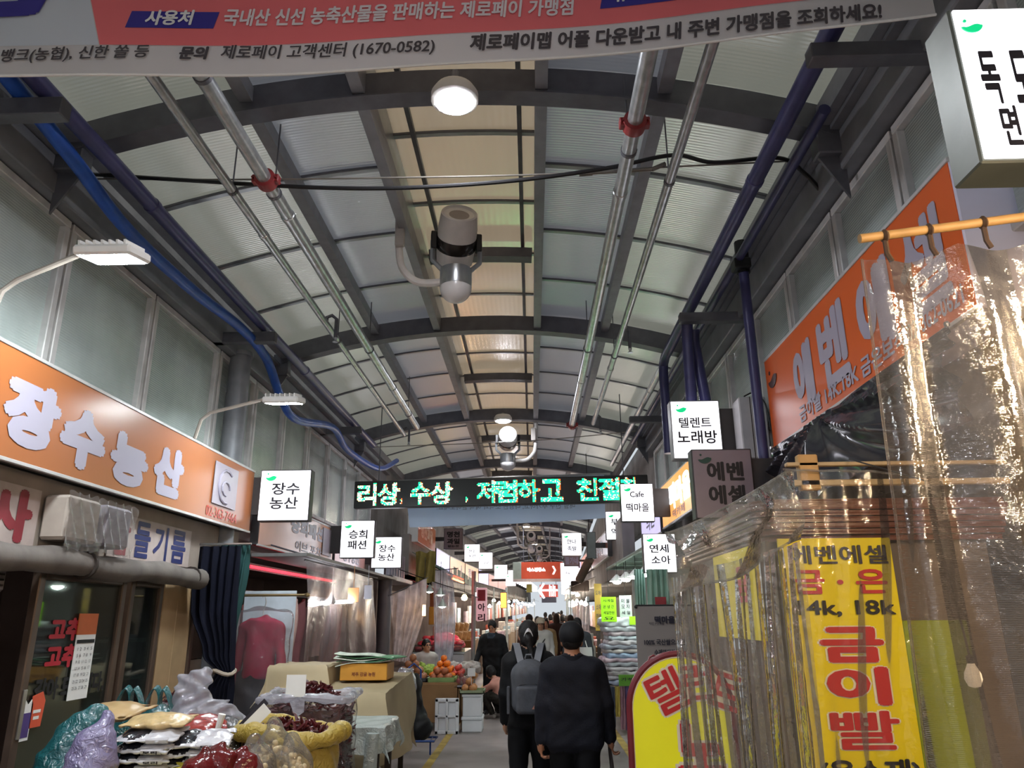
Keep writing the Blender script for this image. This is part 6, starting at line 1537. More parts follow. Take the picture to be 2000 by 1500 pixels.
for k, (px0, px1, y, lb) in enumerate(((1238, 1262, 11.6, 'pale mint cloth hanging in folds over the quilts'), (1262, 1308, 11.0, 'wide mint cloth hanging near the clear curtain'))):
    a, b_ = at(px0, 1112, Y=y), at(px1, 1190, Y=y)
    tag(MB().grid(lambda u, v: (a.x + (b_.x - a.x) * u, y + .03 * math.sin(u * 24 + v), a.z + (b_.z - a.z) * v), 40, 6, th=.006).build('hanging_cloth', mint), lb, 'cloth')
t = thing('stall_canopy', (1.8, 13, 2.5), 'green tinted metal canopy with ribs over the bedding stall', 'canopy')
ca, cb = at(1186, 1112, Y=14), at(1262, 1068, Y=11.4)
MB().add([ca, cb, cb + XP * .6, ca + XP * .6], [(0, 1, 2, 3)]).build('sheet', mat('canopy_green', '#5f6f66', .5), t, 0)
for k in range(6):
    p_ = ca.lerp(cb, k / 5); MB().tube([p_, p_ + XP * .6], .015, 6).build('rib', mat('rib_sage', '#8b9a90', .5), t)
MB().tube([ca, cb], .03, 8).build('edge_tube', MATS['rib_sage'], t)
for k in range(4):
    q = at(1205 + 18 * k, 1133 - 5 * k, Y=13.2 - .5 * k)
    t = thing('shaded_lamp', q, ['glaring white lamp under the green canopy, farthest of four', 'glaring white lamp under the green canopy, second of four', 'glaring white lamp under the green canopy, third of four', 'glaring white lamp under the green canopy, closest of four'][k], 'lamp', 'lamps under the green canopy')
    MB().lathe([(.02, .09), (.05, .06), (.12, -.01), (.125, -.02)], q, n=18, caps=False).build('shade', white, t)
    MB().lathe([(.001, -.07), (.05, -.06), (.085, -.02), (.06, .02)], q, n=16).build('bulb', mat('bulb_cool', '#ffffff', .4, var=0, emit=40, ecol='#f0fff8'), t)
    MB().tube([q + ZP * .09, q + ZP * .3], .005, 6).build('cord', blackm, t)
# ================================================================ FAR STREET
pale_post = mat('post_pale', '#a9b2b0', .5, .1)
green_aw = mat('awning_green', '#2f5a50', .7, 0, .3, .15)
t = thing('canvas_awning', (-2.4, 19, 2.6), 'dark green canvas awning edge under the orange fruit sign', 'awning')
MB().grid(lambda u, v: (-2.7 + .75 * v, 17.3 + 5.2 * u, 3.1 - .45 * v - .05 * math.sin(u * 9) * v), 20, 6, th=.01).build('sheet', green_aw, t)
MB().tube([(-1.95, 17.3, 2.64), (-1.95, 22.5, 2.64)], .02, 8).build('edge_tube', pale_post, t)
t = thing('olive_tarp', (-2.55, 15.5, 1.9), 'olive brown tarpaulin bundle hanging above the pendant lamps', 'tarpaulin')
MB().grid(lambda u, v: at(812 + 38 * u, 1078 + 60 * v, Y=15.6) + Vector((0, .06 * math.sin(u * 14 + v * 3), .02 * math.sin(u * 9))), 24, 10, th=.01).build('sheet', mat('tarp_olive', '#6f6232', .8, 0, .2, .25, 5), t)
pend_e = mat('pendant_glow', '#ffffff', .4, var=0, emit=30, ecol='#f4fff4')
shade_m = mat('pendant_shade', '#9aa39a', .4, .2)
for k, (px, py, y) in enumerate(((839, 1155, 16), (860, 1161, 15.6), (864, 1184, 15.0))):
    q = at(px, py, Y=y)
    t = thing('pendant_lamp', q, ['cone pendant lamp nearest the olive tarpaulin', 'cone pendant lamp, middle one of three over the fruit', 'lowest cone pendant lamp over the fruit'][k], 'lamp', 'cone pendant lamps over the fruit')
    MB().lathe([(.02, .13), (.03, .1), (.085, .0), (.09, -.01)], q, n=16, caps=False).build('shade', shade_m, t)
    MB().lathe([(.001, -.035), (.05, -.025), (.06, .0), (.03, .04)], q, n=12).build('bulb', pend_e, t)
    MB().tube([q + ZP * .12, q + ZP * .65], .006, 6).build('cord', blackm, t)
cable('light_string', 'sagging black wire carrying the pendant lamps', [at(780, 1112, Y=15), at(840, 1134, Y=15.8), at(905, 1155, Y=17), at(935, 1168, Y=18.5)], .009, blackm)
t = thing('vent_block', (-2.35, 20.6, 2.5), 'pale green plastic crate row fixed under the signs', 'crate')
a, b_ = at(886, 1106, Y=19.2), at(922, 1130, Y=20.6)
for k in range(5):
    p_ = a.lerp(b_, k / 5); q = a.lerp(b_, (k + .75) / 5)
    MB().add([p_, q, q - ZP * .22, p_ - ZP * .22, p_ + YP * .1, q + YP * .1, q - ZP * .22 + YP * .1, p_ - ZP * .22 + YP * .1], [(0, 1, 2, 3), (4, 7, 6, 5), (0, 4, 5, 1), (3, 2, 6, 7)]).build('cell', mat('vent_pale', '#a8bdb0', .5), t, 0)
# butcher counter with pink light
t = thing('butcher_counter', (-2.0, 18.2, 0), 'white butcher counter with pink lit meat behind the fruit stand', 'counter')
MB().box(-2.6, -1.5, 17.3, 19.4, 0, .92, .01).build('body', mat('counter_white', '#b9b4b6', .5), t)
MB().box(-2.62, -1.48, 17.28, 19.42, .92, .97, .01).build('tray_rim', alu, t)
MB().box(-2.62, -1.48, 17.28, 17.3, .97, 1.12).build('glass_guard', glass, t, 0)
meat = mat('meat_pink', '#d84a5a', .35, 0, .5, .35, 9)
for k in range(14):
    x, y = -2.5 + .17 * (k % 6) + R.uniform(-.03, .03), 17.6 + .55 * (k // 6) + R.uniform(-.1, .1)
    soft('meat_cut', [('e', (x, y, 1.02 + .1 * (k // 6)), (.11, .16, .06), 0, .02)], meat, None, .03, wrinkle(.01, 30, 30, 30, k), label='pink cut of meat on the butcher counter', cat='meat', group='cuts on the butcher counter')
soft('pink_cloth', [('e', (-2.1, 18.9, 1.16), (.34, .3, .18), 0, .05), ('e', (-1.85, 18.5, 1.08), (.24, .25, .12), 0, .05)], mat('pink_film', '#e0566a', .4, 0, .4, .2, 6, emit=.15, ecol='#ff5068'), None, .03, wrinkle(.03, 18, 18, 22), label='heap of glowing pink meat bags behind the counter guard', cat='meat')  # pink counter light put into the bags as a faint glow
t = thing('pink_lamp', (-2.2, 18.3, 2.3), 'glowing orange red tube under the red awning', 'lamp')
MB().tube([at(884, 1130, Y=17.6), at(905, 1138, Y=18.6)], .02, 8).build('tube', mat('tube_red', '#ff5a30', .4, var=0, emit=9, ecol='#ff5030'), t)
MB().tube([at(884, 1128, Y=17.6) + ZP * .06, at(905, 1136, Y=18.6) + ZP * .06], .02, 6).build('holder', white, t)
t = thing('red_awning', (-2.4, 18.5, 2.3), 'red lined awning over the butcher counter', 'awning')
MB().grid(lambda u, v: (-2.75 + .6 * v, 17.4 + 2.6 * u, 2.5 - .3 * v), 8, 3, th=.01).build('sheet', mat('awning_red', '#a03038', .7), t)
for k, (px, y, lb) in enumerate(((924, 18.8, 'pale pipe post beside the vertical pink sign'), (990, 34, 'thin pipe post deep on the left side'))):
    q = at(px, 1300, Y=y)
    t = tag(MB().tube([(q.x, y, 0), (q.x, y, 2.75)], .05, 12).build('pipe_post', pale_post), lb, 'post')
t = thing('vertical_sign', at(940, 1180, Y=19.6), 'narrow pink vertical sign with dark characters', 'sign')
a, b_ = at(930, 1148, Y=19.6), at(951, 1212, Y=19.6)
MB().box(a.x, b_.x, 19.6, 19.68, b_.z, a.z, .006).build('panel', mat('sign_palepink', '#d8a8b0', .5, 0, .4, .05, emit=.2, ecol='#e0b0b8', sample=False), t)
w_ = b_.x - a.x
MB().box(a.x + .04, b_.x - .04, 19.592, 19.6, a.z - .32, a.z - .05).build('picture_block', mat('block_crimson', '#a8283c', .5), t, 0)
letters(t, '아', ((a.x + b_.x) / 2, 19.595, a.z - .47), XP, ZP, .18, .19, mat('ink_plum', '#4a2030', .5), .03)
letters(t, '리', ((a.x + b_.x) / 2, 19.595, a.z - .72), XP, ZP, .18, .19, MATS['ink_plum'], .03)
q = at(907, 1167, Y=20)
t = thing('warm_bulb', q, 'glowing warm bulb in front of the yellow stall back', 'bulb')
MB().lathe([(.001, -.08), (.06, -.06), (.08, -.01), (.05, .05), (.02, .08)], q, n=14).build('globe', mat('warm_globe2', '#ffe2a8', .4, var=0, emit=30, ecol='#ffd080'), t)
MB().tube([q + ZP * .08, q + ZP * .6], .006, 6).build('cord', blackm, t)
for k, (x0, x1, z0, z1, c, lb) in enumerate(((-2.72, -2.1, 1.5, 1.95, '#b8934a', 'yellow carton on the shelf behind the warm bulb'), (-2.6, -2.15, .9, 1.45, '#b58a80', 'pink carton below the yellow one'), (-2.7, -2.2, 1.95, 2.3, '#7a4a40', 'brown carton above the yellow one'))):
    tag(MB().box(x0, x1, 20.6, 21.0, z0, z1, .01).build('carton', mat('carton%d' % k, c, .7)), lb, 'box')
# dried snack display
for k in range(9):
    x, z = -2.3 + .12 * (k % 5), 1.15 + .22 * (k // 5)
    q = (x, 22.0 + .1 * k, z)
    soft('snack_bag', [('b', q, (.05, .05, .1), .04, 0, .02, Matrix.Rotation(.2, 3, 'Y'))], mat('snack_tan', '#c9a070', .4, 0, .5, .2, 14), None, .025, wrinkle(.008, 40, 40, 30), label='upright tan snack bag on the stall past the pink sign', cat='bag', group='snack bags on the stall')
t = thing('snack_stand', (-2.1, 22.4, 0), 'stand carrying the upright snack bags', 'stand')
MB().box(-2.5, -1.6, 21.8, 23.4, 0, 1.05, .01).build('body', card, t)
t = thing('lit_vertical_sign', at(983, 1172, Y=28), 'small glowing orange vertical sign', 'sign')
a, b_ = at(978, 1158, Y=28), at(989, 1187, Y=28)
MB().box(a.x, b_.x, 28, 28.1, b_.z, a.z, .005).build('panel', mat('sign_orange_glow', '#ff9a40', .4, var=.3, vs=12, emit=1.2, ecol='#ff9838', sample=False), t)
MB().box(a.x - .02, b_.x + .02, 28.02, 28.12, b_.z - .02, a.z + .02).build('frame', sign_dark, t, 0)

# overhead direction boards
YO = 33.0
a, b_ = at(1018, 1098, Y=YO), at(1100, 1130, Y=YO)
t = thing('direction_board', ((a.x + b_.x) / 2, YO, b_.z), 'orange overhead direction board with white characters and an arrow', 'sign')
MB().box(a.x, b_.x, YO, YO + .1, b_.z, a.z, .006).build('panel', mat('board_orange', '#b0452c', .5, 0, .4, .12, 4, emit=.12, ecol='#b0452c'), t)
MB().box(a.x - .36, a.x, YO, YO + .1, b_.z - .05, a.z, .006).build('end_panel', mat('board_greygreen', '#8f9a90', .5), t)
MB().box(a.x - .36, b_.x, YO - .005, YO + .1, b_.z - .12, b_.z, .006).build('lower_strip', mat('board_pale', '#b9a9a4', .5), t)
glow_l = MATS['letter_glow']
letters(t, '박스정류소', ((a.x + b_.x) / 2 - .25, YO - .004, (a.z + b_.z) / 2 + .03), XP, ZP, .78, .17, glow_l, .05)
MB().prism([(-.07, .17), (.0, .17), (.09, 0), (.0, -.17), (-.07, -.17), (.02, 0)], ((a.x + b_.x) / 2 + .5, YO - .006, (a.z + b_.z) / 2), XP, ZP, .005).build('arrow', glow_l, t, 0)
for x in (a.x + .1, b_.x - .1): MB().tube([(x, YO + .05, a.z), (x, YO + .05, 5.8)], .015, 6).build('hanging_rod', darksteel, t)
YO = 44.0
a, b_ = at(1054, 1142, Y=YO), at(1090, 1166, Y=YO)
t = thing('direction_board', ((a.x + b_.x) / 2, YO, b_.z), 'glowing white arrow board pointing left below the orange board', 'sign')
MB().box(a.x, b_.x, YO, YO + .1, b_.z, a.z).build('panel', mat('board_crimson', '#a84038', .5, emit=.1, ecol='#a84038'), t, 0)
zm = (a.z + b_.z) / 2
MB().prism([(-.62, 0), (-.32, .42), (-.22, .38), (-.42, .08), (.5, .08), (.5, -.02), (-.42, -.02), (-.22, -.38), (-.32, -.42)], ((a.x + b_.x) / 2, YO - .012, zm), XP, ZP, .01).build('arrow', glow_l, t, 0)
for q_ in range(4): MB().box((a.x + b_.x) / 2 + .02 + .1 * q_, (a.x + b_.x) / 2 + .07 + .1 * q_, YO - .02, YO - .01, zm - .3, zm + .32 - .06 * (q_ % 2)).build('print_bar', glow_l, t, 0)
MB().box(a.x + .1, b_.x - .1, YO, YO + .1, b_.z - .3, b_.z).build('lower_strip', mat('board_navy', '#2a2c40', .5), t, 0)
for x in (a.x + .1, b_.x - .1): MB().tube([(x, YO + .05, a.z), (x, YO + .05, 5.8)], .015, 6).build('hanging_rod', darksteel, t)
a, b_ = at(1028, 1141, Y=40), at(1039, 1157, Y=40)
t = tag(MB().box(a.x, b_.x, 40, 40.06, b_.z, a.z).tube([((a.x + b_.x) / 2, 40.03, a.z), ((a.x + b_.x) / 2, 40.03, 5.3)], .01, 4).build('hanging_sign', mat('sign_mustard', '#7d762c', .6)), 'small mustard sign hanging left of the arrow board', 'sign')
# right side clutter: plastic sheet, tube, lanterns, cartons
q0, q1 = at(1118, 1178, Y=19.5), at(1152, 1255, Y=19.5)
t = thing('plastic_sheet', (q0.x, 19.5, .9), 'creamy plastic sheet hanging beside the ochre board', 'curtain')
MB().grid(lambda u, v: (q0.x + (q1.x - q0.x) * u, 19.5 + .05 * math.sin(u * 17 + v * 2), q0.z + (q1.z - q0.z) * v), 30, 10).build('sheet', haze_m, t)
MB().tube([(q0.x - .05, 19.5, q0.z), (q1.x + .3, 19.5, q0.z + .05)], .012, 6).build('cord', darksteel, t)
t = thing('hanging_roll', at(1140, 1115, Y=18), 'tan roll hanging slantwise under the right roof edge', 'roll')
MB().tube([at(1132, 1132, Y=18), at(1152, 1092, Y=17.4)], .1, 14).build('roll', mat('roll_tan', '#8f8272', .7), t)
MB().tube([at(1152, 1092, Y=17.4), at(1152, 1092, Y=17.4) + ZP * 2.5], .01, 6).build('rope', blackm, t)
for k, (px0, py0, px1, py1, y, c, lb) in enumerate(((1136, 1237, 1160, 1262, 15.1, '#9a9288', 'grey carton behind the capped man'), (1130, 1262, 1165, 1300, 15, '#8d867e', 'larger grey carton below the other by the bedding stall'), (1140, 1300, 1168, 1350, 14.8, '#7a706a', 'dark carton on the floor by the bedding stall'))):
    a, b_ = at(px0, py0, Y=y), at(px1, py1, Y=y)
    tag(MB().box(a.x, b_.x, y, y + .5, b_.z, a.z, .01).build('carton', mat('cartonr%d' % k, c, .7)), lb, 'box')
t = thing('wall_fan', at(1133, 1150, Y=22), 'dark wall bracket with a small lantern over the right stalls', 'lantern')
q = at(1132, 1120, Y=22)
MB().lathe([(.06, .14), (.14, .1), (.14, -.1), (.06, -.14)], q, n=14).build('glass', mat('lantern_glow', '#fff0e0', .4, var=0, emit=2.5, ecol='#fff2e4', sample=False), t)
MB().box(q.x - .25, q.x + .25, q.y - .1, q.y + .3, q.z - .5, q.z - .2, .02).tube([q - ZP * .2, q + ZP * .3], .02, 6).build('bracket', dark_in, t)

# row of stalls running into the distance
pal = ['#b08a5a', '#c9b28a', '#a8503c', '#8c9a5a', '#c8c2ba', '#8a4a3a', '#d0a050', '#70605a', '#b9a0a8', '#9fb0b8']
ordn = ['first', 'second', 'third', 'fourth', 'fifth', 'sixth', 'seventh', 'eighth', 'ninth', 'tenth', 'eleventh', 'twelfth']
stall_e = mat('stall_bulb', '#ffffff', .4, var=0, emit=130, ecol='#fff3e0')
for s, x0, x1, nm in ((-1, -2.7, -1.55, 'left'), (1, 1.22, 1.85, 'right')):
    for k in range(12):
        y = (24.2 if s < 0 else 21) + 4.4 * k
        t = thing('market_stall', ((x0 + x1) / 2, y, 0), '%s %s side stall with goods, counting into the distance' % (ordn[k], nm), 'stall', 'far %s stalls' % nm)
        MB().box(x0, x1, y, y + 3.4, 0, .75, .01).build('counter', mat('stallc%d' % (k % 4), ['#7d6a5a', '#8d8880', '#6a5a58', '#9a8468'][k % 4], .7), t)
        for i in range(7):
            gx = x0 + .08 + (x1 - x0 - .3) * R.random(); gy = y + .1 + .42 * i; h = R.uniform(.1, .5)
            MB().box(gx, gx + R.uniform(.2, .35), gy, gy + .36, .75, .75 + h, .02).build('goods_crate', mat('goods%d' % R.randrange(10), pal[R.randrange(10)], .6, 0, .4, .3, 9), t)
        xb = x0 + .05 if s < 0 else x1 - .05
        for i in range(3):
            gy = y + .3 + 1.1 * i
            MB().box(xb - .04, xb + .04, gy, gy + .8, 1.35, 1.35 + R.uniform(.4, .9), .01).build('hung_goods', mat('goods%d' % R.randrange(10), pal[R.randrange(10)], .6, 0, .4, .3, 9), t)
        if k % 3 == 1: MB().tube([(x0 if s > 0 else x1, y + .05, 0), (x0 if s > 0 else x1, y + .05, 2.6)], .025, 8).build('post', pale_post, t)
        MB().grid(lambda u, v: ((x0 + (x1 - x0 + .15) * v if s < 0 else x1 - (x1 - x0 + .15) * v), y + 4.2 * u, 2.75 - .3 * v), 2, 2, th=.01).build('awning', mat('stalla%d' % (k % 5), ['#5a4a48', '#6f6a70', '#3f5a54', '#7a4a40', '#5c5a62'][k % 5], .7), t)
        for i in range(2):
            q = Vector((x1 - .25 if s < 0 else x0 + .25, y + .8 + 1.8 * i + R.uniform(-.3, .3), 2.05 + R.uniform(-.1, .25)))
            MB().lathe([(.001, -.05), (.06, -.03), (.07, 0), (.02, .08)], q, n=10).build('bulb', stall_e, t)
            MB().tube([q + ZP * .08, q + ZP * .45], .006, 4).build('cord', blackm, t)
# ================================================================ PEOPLE
skin = mat('skin', '#b98a70', .55, 0, .4, .06, 20)
skin_d = mat('skin_warm', '#a87458', .55, 0, .4, .06, 20)
hair_k = mat('hair_black', '#141112', .6, 0, .35, .2, 60, .5, 120)
hair_b = mat('hair_brown', '#2e211c', .6, 0, .35, .2, 60, .5, 120)
eye_d = mat('eye_dark', '#1c1414', .3)
lip = mat('lip', '#9a5a50', .5)
shoe_k = mat('shoe_black', '#151416', .5)
def V3(*a): return Vector(a)
def hand(c, d, s, side, curl=.6, r=.0095, fl=.075):
    """palm plus four bent fingers and a side thumb; c = wrist, d = direction down the hand, side = towards the thumb"""
    d = Vector(d).normalized(); side = Vector(side); side = (side - d * side.dot(d)).normalized(); n = d.cross(side)
    pc = Vector(c) + d * .045
    P_ = [('e', pc, (.024, .042, .048), s, .012, Matrix((n, side, d)).transposed())]
    for i, (o, l) in enumerate(((.027, .92), (.009, 1.0), (-.009, .95), (-.026, .78))):
        b = Vector(c) + d * .08 + side * o
        k1 = b + (d * math.cos(curl * .5) + n * math.sin(curl * .5)) * fl * .45 * l
        k2 = k1 + (d * math.cos(curl * 1.6) + n * math.sin(curl * 1.6)) * fl * .32 * l
        k3 = k2 + (d * math.cos(curl * 2.5) + n * math.sin(curl * 2.5)) * fl * .26 * l
        P_ += [('c', b - d * .02, k1, r * 1.1, r, s, .003), ('c', k1, k2, r, r * .95, s, .002), ('c', k2, k3, r * .95, r * .8, s, .002)]
    b = Vector(c) + d * .03 + side * .028
    t1 = b + (side * .7 + d * .6 + n * .3).normalized() * .038; t2 = t1 + (d * .9 + n * .5).normalized() * .03
    P_ += [('c', b, t1, r * 1.3, r * 1.1, s, .008), ('c', t1, t2, r * 1.1, r * .85, s, .003)]
    return P_
def head(c, f, up, s=1., face=True, sk=2, dk=4, lp=5):
    """skull, jaw, ears, nose, eyes, brows, mouth; f = where the face looks"""
    c = Vector(c); f = Vector(f).normalized(); up = Vector(up); up = (up - f * up.dot(f)).normalized(); r = f.cross(up)
    rot = Matrix((r, f, up)).transposed()
    q = lambda x, y, z: c + (r * x + f * y + up * z) * s
    P_ = [('e', q(0, -.008, .025), (.076 * s, .094 * s, .095 * s), sk, .01, rot), ('e', q(0, .018, -.05), (.058 * s, .068 * s, .07 * s), sk, .03, rot), ('e', q(0, .05, -.085), (.03 * s, .03 * s, .025 * s), sk, .02, rot)]
    for k in (-1, 1): P_.append(('e', q(.077 * k, -.005, -.01), (.012 * s, .022 * s, .032 * s), sk, .008, rot))
    if face:
        P_ += [('c', q(0, .09, .01), q(0, .108, -.028), .009 * s, .014 * s, sk, .01)]
        for k in (-1, 1):
            P_.append(('e', q(.032 * k, .086, .008), (.016 * s, .009 * s, .007 * s), dk, .002, rot))
            P_.append(('c', q(.018 * k, .093, .028), q(.046 * k, .083, .03), .005 * s, .004 * s, dk, .002))
        P_.append(('c', q(-.022, .078, -.062), q(.022, .078, -.062), .007 * s, .007 * s, lp, .003))
    return P_
def hair_cap(c, f, up, s=1., m='short', vox=.009):
    c = Vector(c); f = Vector(f).normalized(); up = Vector(up); up = (up - f * up.dot(f)).normalized(); r = f.cross(up)
    rot = Matrix((r, f, up)).transposed(); q = lambda x, y, z: c + (r * x + f * y + up * z) * s
    P_ = [('e', q(0, -.014, .035), (.086 * s, .1 * s, .1 * s), 0, .01, rot)]
    if m != 'crop': P_ += [('e', q(0, -.05, -.01), (.078 * s, .058 * s, .09 * s), 0, .02, rot)]
    else: P_ += [('e', q(0, -.05, .0), (.076 * s, .052 * s, .065 * s), 0, .02, rot)]
    if m == 'long': P_ += [('e', q(0, -.06, -.1), (.075 * s, .045 * s, .11 * s), 0, .03, rot), ('e', q(.07, -.01, -.05), (.02 * s, .05 * s, .1 * s), 0, .02, rot), ('e', q(-.07, -.01, -.05), (.02 * s, .05 * s, .1 * s), 0, .02, rot)]
    if m == 'bob': P_ += [('e', q(.07, .0, -.03), (.022 * s, .055 * s, .075 * s), 0, .02, rot), ('e', q(-.07, .0, -.03), (.022 * s, .055 * s, .075 * s), 0, .02, rot)]
    if m == 'tail': P_ += [('e', q(0, -.1, -.02), (.04 * s, .035 * s, .04 * s), 0, .02, rot), ('c', q(0, -.115, -.03), q(.025, -.125, -.16), .03 * s, .022 * s, 0, .02), ('c', q(.025, -.125, -.16), q(.05, -.115, -.24), .022 * s, .008 * s, 0, .02)]
    P_ += [('-e', q(0, .11, -.03), (.07 * s, .075 * s, .098 * s), 0, 0., rot)]
    return P_
def body(H=1.7, w=1., J=None, coat=.84, bulk=1., arms=((0, 0), (0, 0)), legs=((0, 0), (0, 0)), vox=.014, facedir=(0, 1, 0), headup=(0, 0, 1), face=True, fingers=True, flare=.0, hoodie=False, elbow=.04, handside=None):
    """standing or walking body in its own frame (faces +y); arms / legs = (swing forward of hand, outwards) per side, left first"""
    k = H / 1.7; P_ = []
    sh = 1.4 * k
    bk = bulk
    P_ += [('b', (0, 0, 1.24 * k), (.115 * w * bk, .045 * bk, .13 * k), .075, 0, .05), ('c', (-.14 * w, 0, sh - .01), (.14 * w, 0, sh - .01), .075 * bk, .075 * bk, 0, .07)]
    zb0 = coat * k
    P_ += [('b', (0, 0, (zb0 + 1.15 * k) / 2 + .03), ((.105 + flare) * w * bk, .045 * bk, (1.15 * k - zb0) / 2 - .04), .07, 0, .04)]
    P_ += [('c', (0, -.005, 1.42 * k), (0, .012, 1.52 * k), .06, .05, 2, .03), ('c', (-.045, -.01, 1.44 * k), (.045, -.01, 1.44 * k), .058, .058, 0, .04)]
    hc = Vector((0, .025, 1.595 * k))
    P_ += head(hc, facedir, headup, k, face)
    for i, s in enumerate((-1, 1)):
        sw, ou = arms[i]; lsw, lft = legs[i]
        S = V3(s * .185 * w, 0, sh - .02); E = V3(s * (.225 * w + ou * .5), sw * .35 - elbow * .6, 1.13 * k); Wt = V3(s * (.235 * w + ou), sw, (.88 + abs(sw) * .35) * k)
        P_ += [('c', S, E, .066 * bk, .056 * bk, 0, .035), ('c', E, Wt, .056 * bk, .044 * bk, 0, .02)]
        dd = (Wt - E).normalized()
        if fingers: P_ += hand(Wt + dd * .005, dd, 2, (0, 1, 0) if abs(dd.z) > .5 else (0, 0, 1), .75)
        else: P_ += [('e', Wt + dd * .06, (.03, .04, .06), 2, .02)]
        hp_ = V3(s * .085, 0, .88 * k); kn = V3(s * .095, lsw * .5 + .02, (.49 + lft * .2) * k); an = V3(s * .1, lsw, (.085 + lft) * k)
        P_ += [('c', hp_, kn, .095 * bk, .07, 1, .03), ('c', kn, an, .07, .058, 1, .02)]
        P_ += [('c', an + V3(0, -.03, -.045), an + V3(0, .14, -.05 - lft * .4), .038, .034, 3, .02), ('e', an + V3(0, -.01, -.03), (.045, .06, .05), 3, .02)]
    return P_, hc
def person(label, loc, ang, cols, H=1.7, hair=None, hm='short', vox=.014, facedir=(0, 1, 0), headup=(0, 0, 1), extra=(), dispa=.003, group=None, **kw):
    P_, hc = body(H, vox=vox, facedir=facedir, headup=headup, **kw)
    mats = [cols[0], cols[1], cols[2] if len(cols) > 2 else skin, cols[3] if len(cols) > 3 else shoe_k, eye_d, lip, cols[4] if len(cols) > 4 else white]
    o = soft('person', list(P_) + list(extra), mats, None, vox, (lambda X, Y_, Z: np.where(Z < 1.42, 1., 0.) * dispa * (np.sin(X * 40 + 3 * np.sin(Z * 11)) * np.sin(Z * 34 + 2 * np.sin(Y_ * 20)))) if dispa else None, local=True, label=label, cat='person', group=group)
    o.location = warp(loc); o.rotation_euler = (0, 0, ang)
    if hair: soft('hair', hair_cap(hc, facedir, headup, H / 1.7, hm), hair, o, max(.009, vox * .8), wrinkle(.003, 90, 90, 60), local=True)
    return o, hc
coat_navy = mat('coat_navy', '#15161f', .75, 0, .25, .2, 12, .25, 90)
trs_k = mat('trousers_black', '#0d0d10', .8, 0, .2, .2, 10)
coat_k = mat('coat_black', '#0f0f12', .75, 0, .25, .2, 12, .2, 60)

# man in a cap walking away
q = at(1117, 1350, Y=6.0)
mn, hc = person('person in a black cap and navy jacket walking away with a brown bag', (q.x + .01, 6.0, 0), 0, [coat_navy, trs_k, skin_d, shoe_k], 1.6, hair_k, 'crop', .0095, w=.95, bulk=1.1, coat=.8, flare=.03, arms=((-.02, .02), (.03, .035)), legs=((.12, 0), (-.1, .02)))
capm = mat('cap_black', '#101116', .7, 0, .3, .1)
soft('cap', [('e', hc + V3(0, -.01, .05), (.096, .116, .1), 0, .01), ('-e', hc + V3(0, .02, -.075), (.2, .2, .075), 0, 0.), ('c', hc + V3(-.05, .1, .03), hc + V3(.05, .1, .03), .012, .012, 0, .02), ('e', hc + V3(0, .14, .02), (.075, .06, .012), 0, .02)], capm, mn, .009, local=True)
MB().grid(lambda u, v: (.078 * math.cos(math.pi * (.0 - u)) * 1.0, -.012 - .072 * math.sin(math.pi * u) * .95, 1.345 + .06 * v + .004 * math.sin(u * 9)), 24, 3, th=.008).build('collar', coat_navy, mn, local=True)
# his bag
hx, hy, hz = q.x + .01 + .27, 6.03, .64
t = thing('hand_bag', (hx, hy, .2), 'soft brown bag carried in the hand of the capped man', 'bag')
soft('bag_body', [('b', (hx, hy, .42), (.05, .1, .12), .035, 0, .03)], mat('bag_brown', '#4a3a32', .6, 0, .4, .2), t, .014, wrinkle(.008, 40, 40, 44))
for yy in (-.06, .06): MB().tube(smooth_path([V3(hx, hy + yy - .02, .55), V3(hx - .005, hy + yy * .6, .68), V3(hx - .02, hy, .78), V3(hx - .01, hy + yy * .3 + .03, .66), V3(hx, hy + yy + .02, .55)], 5), .009, 6).build('bag_handle', mat('bag_strap', '#2c2220', .6), t)

# woman with a grey backpack
q = at(1033, 1300, Y=6.65)
wm, hc = person('person with a dark ponytail and grey backpack walking away in black', (q.x - .0, 6.65, -.01), 0, [coat_k, trs_k, skin, shoe_k], 1.64, hair_k, 'tail', .0105, w=.86, bulk=1.04, coat=.86, arms=((.1, .0), (.08, .0)), legs=((-.08, .02), (.1, 0)))
MB().grid(lambda u, v: hc + V3((u - .5) * .075, -.132 + .02 * abs(u - .5) * 2, .05 + .03 * (v - .5) * (1 - abs(u - .5) * 1.6) - .05 * (u - .5) ** 2 * 4), 10, 4, th=.012).build('hair_clip', mat('clip_white', '#d8d6d8', .4), wm, local=True)
bx, by = q.x + .0, 6.65
grey_b = mat('backpack_grey', '#4a4c52', .7, 0, .3, .15, 20, .2, 80); grey_l = mat('backpack_strap', '#6a6c72', .6)
t = thing('backpack', (bx, by - .2, .95), 'grey backpack with light grey straps worn by the ponytailed person', 'backpack')
soft('pack_body', [('b', (bx + .005, by - .2, 1.13), (.07, .02, .1), .075, 0, .03), ('e', (bx + .005, by - .2, 1.25), (.125, .08, .11), 0, .06)], grey_b, t, .012)
soft('front_pocket', [('b', (bx + .01, by - .275, 1.06), (.085, .012, .075), .03, 0, .02)], grey_b, t, .011)
for s in (-1, 1):
    MB().grid(lambda u, v: smooth_path([V3(bx + s * .06, by - .2, 1.32), V3(bx + s * .085, by - .13, 1.41), V3(bx + s * .105, by - .03, 1.475), V3(bx + s * .12, by + .07, 1.41), V3(bx + s * .125, by + .115, 1.28), V3(bx + s * .14, by + .05, 1.08)], 4)[min(20, int(v * 20))] + V3(s * .0 + (u - .5) * .055, 0, 0), 3, 20, th=.012).build('shoulder_strap', grey_l, t)
    MB().obox((bx + s * .165, by - .19, 1.05), (XP, YP, ZP), (.012, .05, .1), .008).build('side_pocket', grey_b, t)
